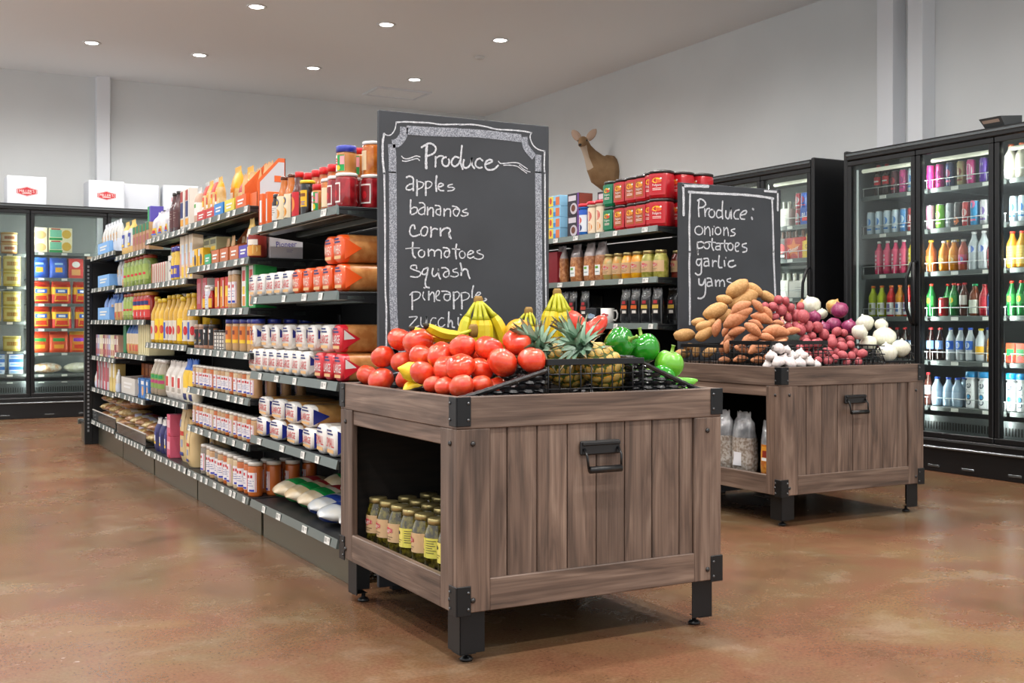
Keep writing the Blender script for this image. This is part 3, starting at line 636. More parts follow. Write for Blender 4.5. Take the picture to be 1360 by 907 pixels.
cooler(5.95, 5.832, LEFT, 4, .602, 'drink cooler with cans and bottles behind glass doors, closer of two', 'drink coolers along the side wall',
       {k: ZR for k in range(4)}, INNERD, 'rlrl')
ZF = [.41, .65, .90, 1.15, 1.447, 1.70]
cooler(5.95, 7.825, LEFT, 3, .545, 'beer cooler with boxed bottles behind glass doors, farther of two', 'drink coolers along the side wall',
       {k: ZF for k in range(3)}, INNER, 'rlr')
ZBL = [.37, .445, .677, .973, 1.328, 1.655]; ZBR = [.365, .44, .657, .904, 1.158, 1.42, 1.68]
FX0 = .553
cooler(FX0, 12.3, 0, 6, .735, 'long upright freezer with glass doors along the back wall', None,
       {0: ZBL, 1: ZBR, 2: ZBR, 3: ZBR}, INNER, 'lrlrlr', depth=.76, tubes=False)

# ------------------------------------------------------------------ product builders (front faces local -y, origin at base centre)
RED, NAVY, BLU, GRN, YEL, ORG, PUR, PNK = C('#c8202a'), C('#1f2c6b'), C('#2c5fc4'), C('#1f8f4a'), C('#efc52e'), C('#e2672a'), C('#5b3c9a'), C('#e0668c')
KRAFT = mat('kraft_card', '#b08a62', .75, noi=('#a37d56', 18, .4, .6)); CREAM = C('#e8d9b8'); TAN = C('#c99a6b'); BRN = C('#6a3c22'); GRY = C('#9a9c9a'); DK = C('#1c1c1e'); INK = C('#3a3a44'); LBLU = C('#7fb4ea'); WHP = C('#ecebe6', .35)
CLEARP = clear('clear_wrap', '#f4f6f6', .12, .12, 1.4); CLEARD = clear('clear_fence', '#dfe6e8', .10, .05, 1.45)
def lines(mb, x, z, w, n, dz, m, y=0, wrap=None, h=.0022):
    for i in range(n):
        ww = w*(1, .82, .93, .7)[i % 4]; mb.rect(x-w/2, x-w/2+ww, z-i*dz, z-i*dz+h, m, y=y, wrap=wrap, n=4)
def jar(name, cat, r, h, body, lid, lidh=.016, label=None, lz=(.2, .62), art=None, neck=.8, shoulder=.16, seg=18, lidr=None, sq=2.0, labw=None, lname='lid'):
    b = MB(); H = h-lidh; rn = r*neck; s0 = H*(1-shoulder)
    b.lathe([(r*.9, 0), (r, .006), (r, s0), (r*(.5+.5*neck), s0+(H-s0)*.55), (rn, H-.003), (rn, H)], body, seg, sq=sq)
    l = MB(); lr = lidr or rn*1.06; l.lathe([(lr, H), (lr, h-.003), (lr*.93, h)], lid, seg, sq=sq)
    p = MB()
    if label:
        W = labw or r*2.3; k = 3.2 if sq > 2 else 1; R = r*k+.0008; z0, z1 = h*lz[0], h*lz[1]
        p.rect(-W/2, W/2, z0, z1, label, wrap=R, n=9)
        if art: art(p, R+.0006, z0, z1, W)
        if sq > 2: p.v = [(x, y+r*(k-1), z) for x, y, z in p.v]
    return Proto(name, cat, b, [(lname, l), ('label_print', p)])
def bottle(name, cat, r, h, body, cap, label=None, lz=(.2, .6), art=None, neckr=.4, neckz=.72, capz=.9, waist=None, seg=14, contents=None, top=None):
    b = MB(); pr = [(r*.86, 0), (r, .01)]
    if waist: pr += [(r, h*.18), (r*waist, h*.42), (r, h*.58)]
    pr += [(r, h*neckz*.9), (r*.82, h*neckz), (r*neckr*1.25, h*(neckz+capz)/2), (r*neckr, h*capz), (r*neckr, h*capz+.002)]
    if top:
        pr = [(q[0], q[1], top if q[1] >= h*neckz*.88 else body) for q in pr]
    b.lathe(pr, body, seg)
    l = MB(); l.lathe([(r*neckr*1.2, h*capz), (r*neckr*1.2, h-.003), (r*neckr*1.05, h)], cap, 12)
    p = MB()
    if label:
        R = r+.0006; z0, z1 = h*lz[0], h*lz[1]; Wd = r*2.4; p.rect(-Wd/2, Wd/2, z0, z1, label, wrap=R, n=9)
        if art: art(p, R+.0006, z0, z1, Wd)
    return Proto(name, cat, b, [('cap', l), ('label_print', p)])
def can(name, cat, r, h, side, top=None, art=None, taper=.86, seg=16, slim=False):
    m = MB(); t = top or mat('can_top', '#b9bcc0', .3, .9)
    m.lathe([(r*.82, 0), (r, .008), (r, h*.9), (r*taper, h*.975, t), (r*taper*1.02, h, t)], side, seg)
    p = MB()
    if art: art(p, r+.0006, 0, h, r*2.2)
    l = MB(); l.lathe([(r*taper*.9, h-.004), (r*taper*.9, h-.001)], t, seg)
    return Proto(name, cat, m, [('lid', l), ('label_print', p)])
def carton(name, cat, w, d, h, base, art=None, c=.0015, top=None, side=None):
    b = MB(); b.box(-w/2, w/2, 0, d, 0, h, base, c); p = MB()
    if top: b.rect(-w/2+.001, w/2-.001, 0, .001, top, y=0)
    if art: art(p, w, h)
    if side: p.add([(w/2+.0006, .002, .002), (w/2+.0006, d-.002, .002), (w/2+.0006, d-.002, h-.002), (w/2+.0006, .002, h-.002)], [(0, 1, 2, 3)], side)
    f = MB(); f.box(-w/2+.002, w/2-.002, d*.48, d*.52, h-.0005, h+.0006, C('#cfcac0'))
    return Proto(name, cat, b, [('label_print', p), ('top_seam', f)])
def pouch(name, cat, w, d, h, mats, label=None, art=None, lump=.05, seed=1, top=.03, flare=.9, tie=None):
    """standing bag; mats = [(from t, material)]; label = (t0,t1,halfangle,material)"""
    def P(a, t, k=1.0):
        prof = .72+.28*min(1, t/.12) if t < .12 else (1 if t < .62 else max(top, 1-.55*((t-.62)/.28)**2-.3*(t-.62)/.28 if t < .9 else top))
        wid = 1-.06*t if t < .9 else flare
        if t >= .9 and tie: wid = .35+.4*(t-.9)/.1; 
        if tie and .62 < t < .9: wid = 1-.65*(t-.62)/.28
        n = noise.noise(Vector((cos(a)*2+seed*5, sin(a)*2, t*4)))*lump
        q = 2.6; c, s = cos(a), sin(a); r = (abs(c)**q+abs(s)**q)**(-1/q)*(1+n)*k
        return (w/2*wid*r*c, d/2*prof*r*s+d*.5, h*t+(.006*sin(a*7+seed) if t > .97 else 0))
    b = MB(); nt_ = 13
    def pick(u, v):
        m = mats[0][1]
        for t0, mm in mats:
            if v >= t0: m = mm
        return m
    b.grid(18, nt_, lambda u, v: P(2*pi*u, v), mats[0][1], wrap=True, mf=pick)
    b.add([P(2*pi*i/18, 0) for i in range(18)], [tuple(range(18))[::-1]], mats[0][1])
    p = MB()
    if label:
        t0, t1, A, m = label
        p.grid(7, 5, lambda u, v: P(-pi/2-A+2*A*u, t0+(t1-t0)*v, 1.012), m)
        if art: art(p, P, t0, t1, A)
    return Proto(name, cat, b, [('label_print', p)])
def patch(p, P, a, t, A, dt, m, k=1.02):
    p.grid(5, 4, lambda u, v: P(-pi/2+a-A+2*A*u, t-dt+2*dt*v, k), m)
def row(proto, n, y0, y1, x, z, label, group=None, rot=LEFT, jit=.0, sc=None, start=0, jr=.0):
    """n individuals along the shelf from the far end y0 to the near end y1; {o} in label becomes the ordinal"""
    R = random.Random(sum(map(ord, proto.name))*31+n*7+round(z*100))
    out = []
    for i in range(n):
        y = y0+(y1-y0)*(i/(n-1) if n > 1 else .5)
        s = sc
        out.append(proto.put((x+R.uniform(-jit, jit), y, z+.0005), rot+R.uniform(-jr, jr), label.format(o=ORD[min(i+start, 19)]), group, s))
    return out

# ------------------------------------------------------------------ bread
BREADM = mat('bread_in_bag', '#b9743c', .35, coat=.5, noi=('#cf9256', 30, .4, .65)); CRUST = mat('crust_in_bag', '#a9602c', .3, coat=.6, noi=('#c07a40', 12, .4, .65))
def loaf(name, endm, accent, txt, txtm, sub, L=.29, w=.098, h=.104, sidem=BREADM, tri=None, cat='bread'):
    b = MB()
    def sec(k, y, z0=0):
        # squarish slice with a domed top
        pts = []
        for i in range(16):
            a = 2*pi*i/16; c, s = cos(a), sin(a); q = 3.4; r = (abs(c)**q+abs(s)**q)**(-1/q)
            pts.append((w/2*r*c*k*(1.03 if s > .3 else 1), y, h/2+h/2*r*s*k))
        return pts
    rings = [(.80, 0), (.97, .006), (1, .03), (1, .10), (.99, L*.55), (1, L-.05), (.9, L-.02), (.3, L)]
    vs = []; fs = []; ms = []
    for k, y in rings: vs += sec(k, y)
    for j in range(len(rings)-1):
        for i in range(16):
            i2 = (i+1) % 16; fs.append((j*16+i2, j*16+i, (j+1)*16+i, (j+1)*16+i2))
            ms.append(endm if j < 2 else (accent if j == 2 and 3 < i < 5 else sidem))
    fs.append(tuple(range(16))); ms.append(endm); fs.append(tuple(7*16+i for i in range(16))[::-1]); ms.append(sidem)
    b.add(vs, fs, ms, True)
    p = MB()
    for sx in (-1, 1):      # printed triangle folding back along the flank
        X = sx*w*.512
        t = [(X, .008, .012), (X, .008, h-.014), (X*1.0, .075, h*.5)]
        p.add(t, [(0, 1, 2)], accent); p.add([(X*1.004, .012, h*.5-.004), (X*1.004, .012, h-.02), (X*1.004, .055, h*.5)], [(0, 1, 2)], tri or endm)
    p.text(txt, 0, h*.47, h*.30, txtm, y=-.0012, wmax=w*.76)
    for i in range(2): p.rect(-w*.30, w*.26-.012*i, h*.71+i*.011, h*.71+i*.011+.006, sub, y=-.001)
    p.rect(-w*.33, w*.33, h*.14, h*.25, C('#e0b27a'), y=-.001)
    t = MB(); t.tube([(0, L-.012, h*.5), (.0, L+.01, h*.52), (.006, L+.035, h*.55)], [.014, .006, .016], endm, 7)
    return Proto(name, cat, b, [('label_print', p), ('bag_twist', t)])
WBAG = mat('white_bread_bag', '#e6e2dc', .3, coat=.5); OBAG = mat('orange_bread_bag', '#e8581c', .3, coat=.5); RBAG = mat('red_bread_bag', '#cf2230', .3, coat=.5); BBAG = mat('blue_bread_bag', '#27348f', .3, coat=.5)
loaf_w = loaf('white_bread_loaf', WBAG, WBAG, 'LARGE', RED, NAVY, sidem=mat('white_bag_side', '#cfc2b4', .3, coat=.5), tri=BBAG)
loaf_o = loaf('wheat_bread_loaf', OBAG, OBAG, 'WHEAT', C('#f0e6d8'), NAVY, L=.33)
loaf_r = loaf('sandwich_bread_loaf', RBAG, RBAG, 'LARGE', WHT, NAVY, L=.33, tri=WBAG)
loaf_b = loaf('small_bread_loaf', WBAG, BBAG, 'SMALL', RED, NAVY, tri=BBAG, sidem=mat('white_bag_side', '#cfc2b4', .3, coat=.5))
bun = loaf('bun_bag', WBAG, BBAG, 'LARGE', RED, NAVY, L=.27, w=.15, h=.088, sidem=mat('bun_bag', '#c98a45', .3, coat=.6, noi=('#dca866', 14, .4, .6)), tri=BBAG, cat='buns')
B1L = 'first bay'
row(loaf_w, 5, 5.023, 4.547, 1.452, 1.066, 'white bagged loaf, {o} from far end, fourth shelf up '+B1L, 'white loaves on the fourth shelf', jr=.05, jit=.006)
row(loaf_o, 5, 4.412, 3.935, 1.452, 1.066, 'orange bagged wheat loaf, {o} from far end of lower layer, '+B1L, 'orange wheat loaves', jr=.03, jit=.004)
row(loaf_o, 2, 4.035, 3.935, 1.452, 1.172, 'orange bagged wheat loaf on upper layer, {o} from far end, '+B1L, 'orange wheat loaves', jr=.02)
row(loaf_w, 8, 5.035, 4.328, 1.452, .737, 'white bagged loaf, {o} from far end, lower layer, third shelf up '+B1L, 'white loaves on the third shelf', jr=.05, jit=.006)
row(loaf_r, 3, 4.155, 3.935, 1.452, .737, 'red bagged loaf, {o} from far end, lower layer of third shelf '+B1L, 'red loaves on the third shelf', jr=.03)
row(loaf_w, 7, 5.035, 4.08, 1.454, .843, 'white bagged loaf, {o} from far end, upper layer, third shelf up '+B1L, 'white loaves on the third shelf', jr=.06, jit=.008)
row(loaf_r, 1, 3.95, 3.95, 1.452, .843, 'red bagged loaf lying alone on the upper layer, third shelf up', 'red loaves on the third shelf')
row(bun, 4, 4.90, 4.28, 1.45, .455, 'bag of burger buns, {o} from far end, lower layer, second shelf up', 'bun bags on the second shelf', jr=.06, jit=.008)
row(bun, 4, 4.88, 4.30, 1.455, .543, 'bag of burger buns, {o} from far end, upper layer, second shelf up', 'bun bags on the second shelf', jr=.06, jit=.008)
row(loaf_b, 2, 4.115, 4.00, 1.448, .455, 'blue and white bagged loaf, {o} from far end, beside the bun bags', 'blue bagged loaves', jr=.04, sc=1.12)
def flatbag(name, m1, m2, m3, seed):
    b = MB(); w, d, h = .19, .26, .075
    def P(u, v):
        a = 2*pi*u; k = max(.0002, sin(pi*v))**.45; n = 1+.12*noise.noise(Vector((cos(a)*1.5, sin(a)*1.5, v*4+seed)))
        return (w/2*cos(a)*k*n, d*v, h*.5+h/2*sin(a)*k*n)
    b.grid(16, 12, P, m1, wrap=True, mf=lambda u, v: m2 if .25 < v < .42 and .06 < u < .44 else (m3 if .55 < v < .75 and .1 < u < .4 else (m2 if v < .2 and .62 < u < .85 else m1)))
    return Proto(name, 'bread', b)
TORT = mat('roll_bag', '#e3c79a', .3, coat=.5, noi=('#efe0c6', 12, .4, .6)); WROL = mat('roll_bag_white', '#e6e4dc', .3, coat=.5, noi=('#cfd6dd', 14, .4, .6))
fb_g = flatbag('roll_bag', TORT, mat('green_print', '#1f9a4a', .4), mat('red_print', '#c0363a', .4), 1); fb_b = flatbag('roll_bag', WROL, mat('blue_print', '#27469f', .4), mat('olive_print', '#7f8f50', .4), 5)
for i, (y, z) in enumerate(((4.85, .17), (4.68, .172), (4.51, .171))): fb_g.put((1.50, y, z), LEFT+.25, 'bread roll bag with green print, %s from far end, lowest shelf' % ORD[i], 'roll bags on the lowest shelf', rx=.1, sc=1.1)
for i, (x, y, z, t) in enumerate(((1.49, 4.34, .17, .3), (1.46, 4.15, .171, .25), (1.48, 3.99, .17, .1), (1.60, 4.24, .25, .4))): fb_b.put((x, y, z), LEFT+t, 'bread roll bag with blue print, %s from far end, lowest shelf' % ORD[i], 'roll bags on the lowest shelf', rx=.05, sc=1.1)
for i, (x, y) in enumerate(((1.66, 4.7), (1.68, 4.45), (1.66, 4.2))):
    fb_g.put((x, y, .20), LEFT, 'bread roll bag with red print at back of lowest shelf, %s from far end' % ORD[i], 'roll bags on the lowest shelf', sc=(1, 1, 1.3))

# ------------------------------------------------------------------ top shelf beside the chalkboard
AMB = G('#b5611c'); REDJ = mat('red_jelly', '#7d0f16', .12, coat=.8, noi=('#b0202a', 26, .4, .65)); AMJ = mat('amber_jelly', '#b8601a', .12, coat=.8, noi=('#d78a3a', 26, .45, .7))
def art_frame(p, R, z0, z1, W):
    p.rect(-W*.42, W*.42, z0+.006, z1-.006, C('#8a1a20'), wrap=R); p.disc(0, (z0+z1)/2-.004, W*.2, (z1-z0)*.2, RED, wrap=R+.0004)
WLID = G('#e8e6e2', .35)
jelly = jar('jelly_jar', 'jar', .041, .125, REDJ, WLID, .012, C('#efe6e0'), (.14, .72), art_frame, neck=.94, shoulder=.08, labw=.05)
honey = jar('marmalade_jar', 'jar', .041, .125, AMJ, WLID, .012, C('#e9d3ae'), (.14, .72), None, neck=.94, shoulder=.08, labw=.045)
def art_pb(p, R, z0, z1, W):
    h = z1-z0; p.rect(-W*.5, -W*.22, z0, z1, C('#274a9c'), wrap=R); p.rect(W*.12, W*.5, z0, z1, C('#1e9a4a'), wrap=R)
    p.text('j', -W*.12, z0+h*.62, h*.5, NAVY, wrap=R+.0005); p.text('e', W*.04, z0+h*.60, h*.45, C('#cf2230'), wrap=R+.0005)
    p.disc(W*.2, z0+h*.2, W*.11, h*.16, YEL, wrap=R+.0006); p.rect(W*.3, W*.5, z0+h*.4, z1-.004, C('#e8a0a8'), wrap=R+.0005)
PBM = mat('peanut_butter', '#b8793f', .25, coat=.5)
pb_blue = jar('peanut_butter_jar', 'jar', .037, .105, PBM, G('#2b3aa8', .35), .024, C('#f2f0ea'), (.1, .66), art_pb, neck=.95, shoulder=.1, lidr=.038)
pb_red = jar('peanut_butter_jar', 'jar', .024, .112, PBM, G('#d01c22', .35), .022, C('#f2f0ea'), (.1, .72), art_pb, neck=.86, shoulder=.1)
def art_yel(p, R, z0, z1, W):
    h = z1-z0; p.rect(-W*.4, W*.4, z0+h*.62, z0+h*.82, C('#7a4a10'), wrap=R, n=6); p.disc(-W*.12, z0+h*.28, W*.16, h*.14, RED, wrap=R+.0004); lines(p, W*.25, z0+h*.3, W*.3, 3, .006, BLU, wrap=R+.0004)
molasses = jar('molasses_jar', 'jar', .028, .142, G('#1a1310', .15), G('#e8c21c', .35), .012, C('#e9b41e'), (.26, .72), art_yel, neck=.9, shoulder=.16, lidr=.031)
def art_syr(p, R, z0, z1, W):
    h = z1-z0; p.disc(0, z0+h*.72, W*.2, h*.17, NAVY, wrap=R); p.disc(0, z0+h*.72, W*.11, h*.09, YEL, wrap=R+.0004); p.disc(0, z0+h*.25, W*.26, h*.2, C('#d58f2e'), wrap=R+.0004)
syrup = bottle('syrup_bottle', 'bottle', .030, .190, G('#5c2f1a', .15), G('#5c2f1a', .2), CREAM, (.05, .56), art_syr, neckr=.42, neckz=.62, capz=.93, top=G('#b5651c', .12))
syrup_r = bottle('syrup_bottle', 'bottle', .030, .190, G('#4f2618', .15), G('#d01c22', .3), RED, (.05, .56), lambda p, R, z0, z1, W: (p.disc(0, (z0+z1)/2, W*.25, .03, C('#e98b3a'), wrap=R)), neckr=.5, neckz=.62, capz=.88)
redcap = bottle('honey_bottle', 'bottle', .028, .205, G('#a8561a', .12), G('#d51d24', .3), C('#d89a3c'), (.15, .5), None, neckr=.55, neckz=.7, capz=.86)
B1T = 'on top shelf beside the chalkboard'
jelly.put((1.487, 3.935, 1.375), LEFT, 'red jelly jar with white lid at shelf front corner, '+B1T)
jelly.put((1.585, 3.935, 1.375), LEFT+.5, 'red jelly jar with white lid behind the corner one, '+B1T)
jelly.put((1.68, 3.94, 1.375), LEFT, 'red jelly jar with white lid, third from front, '+B1T)
pb_blue.put((1.497, 3.965, 1.5005), LEFT-.1, 'peanut butter jar with blue lid stacked on the red jelly')
honey.put((1.595, 3.945, 1.5005), LEFT, 'amber marmalade jar stacked on a red jelly jar')
for i, (x, y) in enumerate(((1.49, 4.03), (1.58, 4.04))): jelly.put((x, y, 1.375), LEFT+.3*i, 'dark red jelly jar in second rank, %s from aisle, ' % ORD[i]+B1T)
pb_red.put((1.573, 4.035, 1.5005), LEFT+.2, 'small peanut butter jar with red lid, stacked beside the amber jar')
honey.put((1.495, 4.115, 1.375), LEFT+.6, 'amber marmalade jar standing on the shelf between peanut butter and jelly')
pb_red.put((1.468, 4.195, 1.375), LEFT+.15, 'small peanut butter jar with red lid on the shelf edge')
molasses.put((1.472, 4.328, 1.375), LEFT, 'dark jar with yellow label and yellow lid on the shelf edge')
syrup_r.put((1.475, 4.440, 1.375), LEFT, 'brown syrup bottle with red label, '+B1T)
row(syrup, 2, 4.623, 4.528, 1.470, 1.375, 'brown syrup bottle with cream oval label, {o} from far end', 'cream labelled syrup bottles')
row(redcap, 6, 4.66, 4.18, 1.555, 1.375, 'amber bottle with red cap, {o} from far end, second rank, top shelf', 'red capped bottles on the top shelf')
vanb = carton('vanilla_box', 'box', .036, .05, .15, ORG, lambda p, w, h: (p.rect(-w*.2, w*.3, h*.15, h*.8, WHT, y=-.0008), p.rect(-w*.45, -w*.25, 0, h, C('#b8431c'), y=-.0006)))
row(vanb, 2, 4.930, 4.841, 1.46, 1.375, 'narrow orange carton, {o} from far end, standing before the vanilla bottle', 'orange cartons on the top shelf', jr=.3)
van = bottle('vanilla_bottle', 'bottle', .026, .128, G('#22160f', .15), G('#17181a', .3), C('#d8d6d0'), (.12, .6), lambda p, R, z0, z1, W: lines(p, 0, z1-.012, W*.7, 4, .009, INK, wrap=R), neckr=.7, neckz=.78, capz=.86)
row(van, 2, 4.732, 4.62, 1.478, 1.375, 'dark bottle with pale label and black cap, {o} from far end', 'dark capped bottles')

# ------------------------------------------------------------------ second bay: spices and trays
def shaker(name, body, lid, labm, r=.0255, h=.118, bottom=None):
    def art(p, R, z0, z1, W):
        hh = z1-z0
        p.rect(-W*.46, -W*.43, z0, z1, RED, wrap=R, n=2); p.rect(W*.43, W*.46, z0, z1, RED, wrap=R, n=2)
        for i in range(3): p.rect(-W*.32+i*W*.22, -W*.18+i*W*.22, z1-hh*.28, z1-hh*.13, RED, wrap=R, n=2)
        lines(p, 0, z0+hh*.55, W*.7, 3, hh*.12, C('#6f79a8'), wrap=R); p.rect(W*.02, W*.38, z0+hh*.03, z0+hh*.13, C('#2b3aa8'), wrap=R, n=3)
    return jar(name, 'spice shaker', r, h, body, lid, .013, labm, (.14, .70), art, neck=.97, shoulder=.05, seg=16, lidr=r*1.0)
PAPR = C('#e4dfe2'); TANS = mat('spice_tan', '#c59a6c', .3, coat=.4); ORS = mat('spice_orange', '#c8692c', .3, coat=.4); GRS = mat('spice_grey', '#8d8478', .3, coat=.4); PALES = mat('spice_pale', '#d8c09a', .3, coat=.4)
SHL = G('#ded8cf', .4)
sh_t = shaker('spice_shaker', TANS, SHL, PAPR); sh_o = shaker('spice_shaker', ORS, SHL, PAPR); sh_g = shaker('spice_shaker', GRS, SHL, PAPR); sh_p = shaker('spice_shaker', PALES, SHL, PAPR)
def mixed(protos, n, y0, y1, x, z, names, tail, group, sc=None):
    cnt = {}
    for i in range(n):
        k = (0, 1, 1, 2, 0, 2, 1, 0, 0, 1, 2, 1, 0, 2, 1, 0)[i % 16] % len(protos)
        y = y0+(y1-y0)*i/(n-1); cnt[k] = cnt.get(k, 0)+1
        protos[k].put((x, y, z+.0005), LEFT+(-.35, .2, .05, -.1, .5)[(i*3) % 5], '%s, %s from far end, %s' % (names[k], ORD[i], tail), group, sc)
B2 = 'second bay'
mixed([sh_t, sh_p, sh_o], 16, 6.13, 5.03, 1.472, .613, ['tan spice shaker with white label', 'pale spice shaker with white label', 'orange spice shaker with white label'], 'third shelf, '+B2, 'spice shakers on the third shelf')
mixed([sh_t, sh_o, sh_p], 16, 6.13, 5.03, 1.472, .41, ['tan spice shaker with white label', 'orange spice shaker with white label', 'pale spice shaker with white label'], 'second shelf, '+B2, 'spice shakers on the second shelf')
for i, (y, k) in enumerate(((5.93, sh_g), (5.84, sh_p), (5.75, sh_t), (5.67, sh_g), (5.59, sh_t), (5.51, sh_o), (5.42, sh_p), (5.33, sh_p), (5.24, sh_o), (5.15, sh_o), (5.06, sh_o))):
    k.put((1.475+(.006 if i % 2 else 0), y, .17), LEFT+(.3 if i % 3 else -.2), 'large spice shaker with white label, %s from far end, lowest shelf, %s' % (ORD[i], B2), 'large spice shakers on the lowest shelf', sc=1.32)
for i, (x, y) in enumerate(((1.56, 5.06), (1.645, 5.05), (1.73, 5.06), (1.56, 5.15), (1.65, 5.15))):
    sh_o.put((x, y, .17), LEFT-.4, 'large orange spice shaker behind the front row, lowest shelf, %s inward' % ORD[i], 'large spice shakers on the lowest shelf', sc=1.32)
for z, nm in ((.41, 'second'), (.613, 'third')):
    for i, x in enumerate((1.54, 1.61, 1.68)): sh_t.put((x, 5.04, z), LEFT-.6, 'tan spice shaker at near shelf end, %s rank inward, %s shelf' % (ORD[i+1], nm), 'spice shakers at the shelf end')
# grinders, plaid tins and blue capped jars
grd = jar('spice_grinder', 'spice jar', .027, .128, mat('pink_salt', '#c99a84', .3, coat=.4), G('#c9a892', .4), .02, C('#262426'), (.14, .80), lambda p, R, z0, z1, W: (p.disc(0, z1-.03, W*.22, .012, C('#b23a44'), wrap=R), p.rect(-W*.3, W*.3, z0+.02, z0+.03, C('#8a7a4a'), wrap=R, n=4), lines(p, 0, z0+.015, W*.6, 2, .006, C('#cfcfcf'), wrap=R)), neck=.96, shoulder=.06)
grd2 = jar('pepper_grinder', 'spice jar', .027, .128, mat('pepper_pink', '#b98468', .3, coat=.4), G('#3a3230', .4), .02, C('#121212'), (.16, .86), lambda p, R, z0, z1, W: (p.rect(-W*.22, W*.1, z0+.03, z0+.055, WHT, wrap=R, n=3), p.rect(-W*.05, W*.25, z0+.065, z0+.08, WHT, wrap=R, n=3)), neck=.96, shoulder=.06)
row(grd, 2, 6.10, 6.00, 1.475, .819, 'spice grinder with red badge on dark label, {o} from far end', 'dark spice grinders')
row(grd2, 2, 5.90, 5.79, 1.475, .819, 'pepper grinder with black and white label, {o} from far end', 'dark spice grinders')
def art_plaid(p, R, z0, z1, W):
    for i in range(4): p.rect(-W*.5, W*.5, z0+(z1-z0)*(.1+.24*i), z0+(z1-z0)*(.15+.24*i), C('#3a3638'), wrap=R, n=6)
    for i in range(4): p.rect(-W*.4+i*W*.24, -W*.34+i*W*.24, z0, z1, C('#4a4648'), wrap=R+.0004, n=2)
pld = jar('plaid_tin', 'spice jar', .027, .10, C('#dcd6cc'), G('#2c2a2a', .4), .012, C('#e6e0d6'), (.05, .85), art_plaid, neck=.98, shoulder=.03)
row(pld, 2, 5.69, 5.59, 1.475, .819, 'small black and white plaid tin, {o} from far end', 'plaid tins')
orj = jar('seasoning_jar', 'spice jar', .031, .152, mat('spice_pale2', '#d2a878', .3, coat=.4), G('#2b3a9a', .35), .02, C('#dd7a2a'), (.26, .78), lambda p, R, z0, z1, W: (p.rect(-W*.5, W*.5, z0, z0+.016, YEL, wrap=R), p.rect(-W*.25, W*.25, z0+.04, z0+.06, C('#7a2a18'), wrap=R, n=4)), neck=.97, shoulder=.05)
row(orj, 4, 5.47, 5.10, 1.48, .819, 'orange labelled seasoning jar with blue lid, {o} from far end', 'blue lidded seasoning jars')
for i, x in enumerate((1.48, 1.555, 1.63, 1.705, 1.78)): orj.put((x, 5.035, .8195), LEFT, 'blue lidded seasoning jar at the near shelf end, %s rank inward' % ORD[i], 'blue lidded seasoning jars')
# cartons on the fifth shelf
def art_red(p, w, h): p.rect(-w*.5, w*.5, h*.0, h*.06, C('#a01a24'), y=-.0008); p.rect(-w*.38, w*.38, h*.2, h*.85, C('#b36a72'), y=-.0008)
redbox = carton('pink_red_box', 'box', .09, .12, .168, C('#b5303a'), art_red, side=C('#dccfc6'))
row(redbox, 2, 6.06, 5.94, 1.462, 1.021, 'tall dusty red box, {o} from far end, fifth shelf of '+B2, 'red boxes on the fifth shelf')
whs = jar('salt_shaker', 'spice jar', .030, .125, C('#e2dedd'), G('#eceae6', .4), .016, C('#cfd2dd'), (.1, .75), lambda p, R, z0, z1, W: lines(p, 0, z1-.02, W*.6, 5, .012, C('#7a7f9a'), wrap=R), neck=.97, shoulder=.05)
row(whs, 1, 5.835, 5.835, 1.47, 1.021, 'white shaker with pale blue label before the red boxes')
sm = bottle('sauce_bottle', 'bottle', .02, .115, G('#a02018', .2), G('#d8d4cc', .3), C('#e6b02e'), (.1, .5), None, neckr=.45, neckz=.62, capz=.85)
row(sm, 2, 5.89, 5.77, 1.46, 1.021, 'small red sauce bottle, {o} from far end, fifth shelf', 'small sauce bottles')
yc = carton('seasoning_carton', 'box', .068, .06, .158, C('#cf2a26'), lambda p, w, h: (p.rect(-w*.42, w*.1, h*.08, h*.72, YEL, y=-.0008), p.rect(-w*.35, w*.0, h*.1, h*.4, ORG, y=-.0012), p.rect(w*.2, w*.45, h*.1, h*.9, C('#e7dccb'), y=-.0008)), side=C('#d9862e'))
row(yc, 3, 5.69, 5.49, 1.462, 1.021, 'red and yellow seasoning carton, {o} from far end', 'red and yellow cartons', jr=.1)
row(sh_t, 2, 5.41, 5.34, 1.47, 1.021, 'tall reddish spice shaker, {o} from far end, fifth shelf', 'spice shakers on the fifth shelf', sc=(1, 1, 1.55))
gb = carton('green_carton', 'box', .10, .10, .205, C('#1f9a45'), lambda p, w, h: (p.rect(-w*.48, w*.2, h*.05, h*.95, C('#f0ece4'), y=-.0008), p.rect(-w*.4, w*.1, h*.62, h*.86, C('#cf3a2a'), y=-.0012), p.rect(-w*.35, w*.05, h*.32, h*.5, YEL, y=-.0012), p.rect(-w*.35, w*.1, h*.06, h*.28, C('#d98a3a'), y=-.0012)), side=C('#1d8f40'))
row(gb, 2, 5.20, 5.08, 1.465, 1.021, 'tall green and white carton, {o} from far end, fifth shelf', 'green cartons')
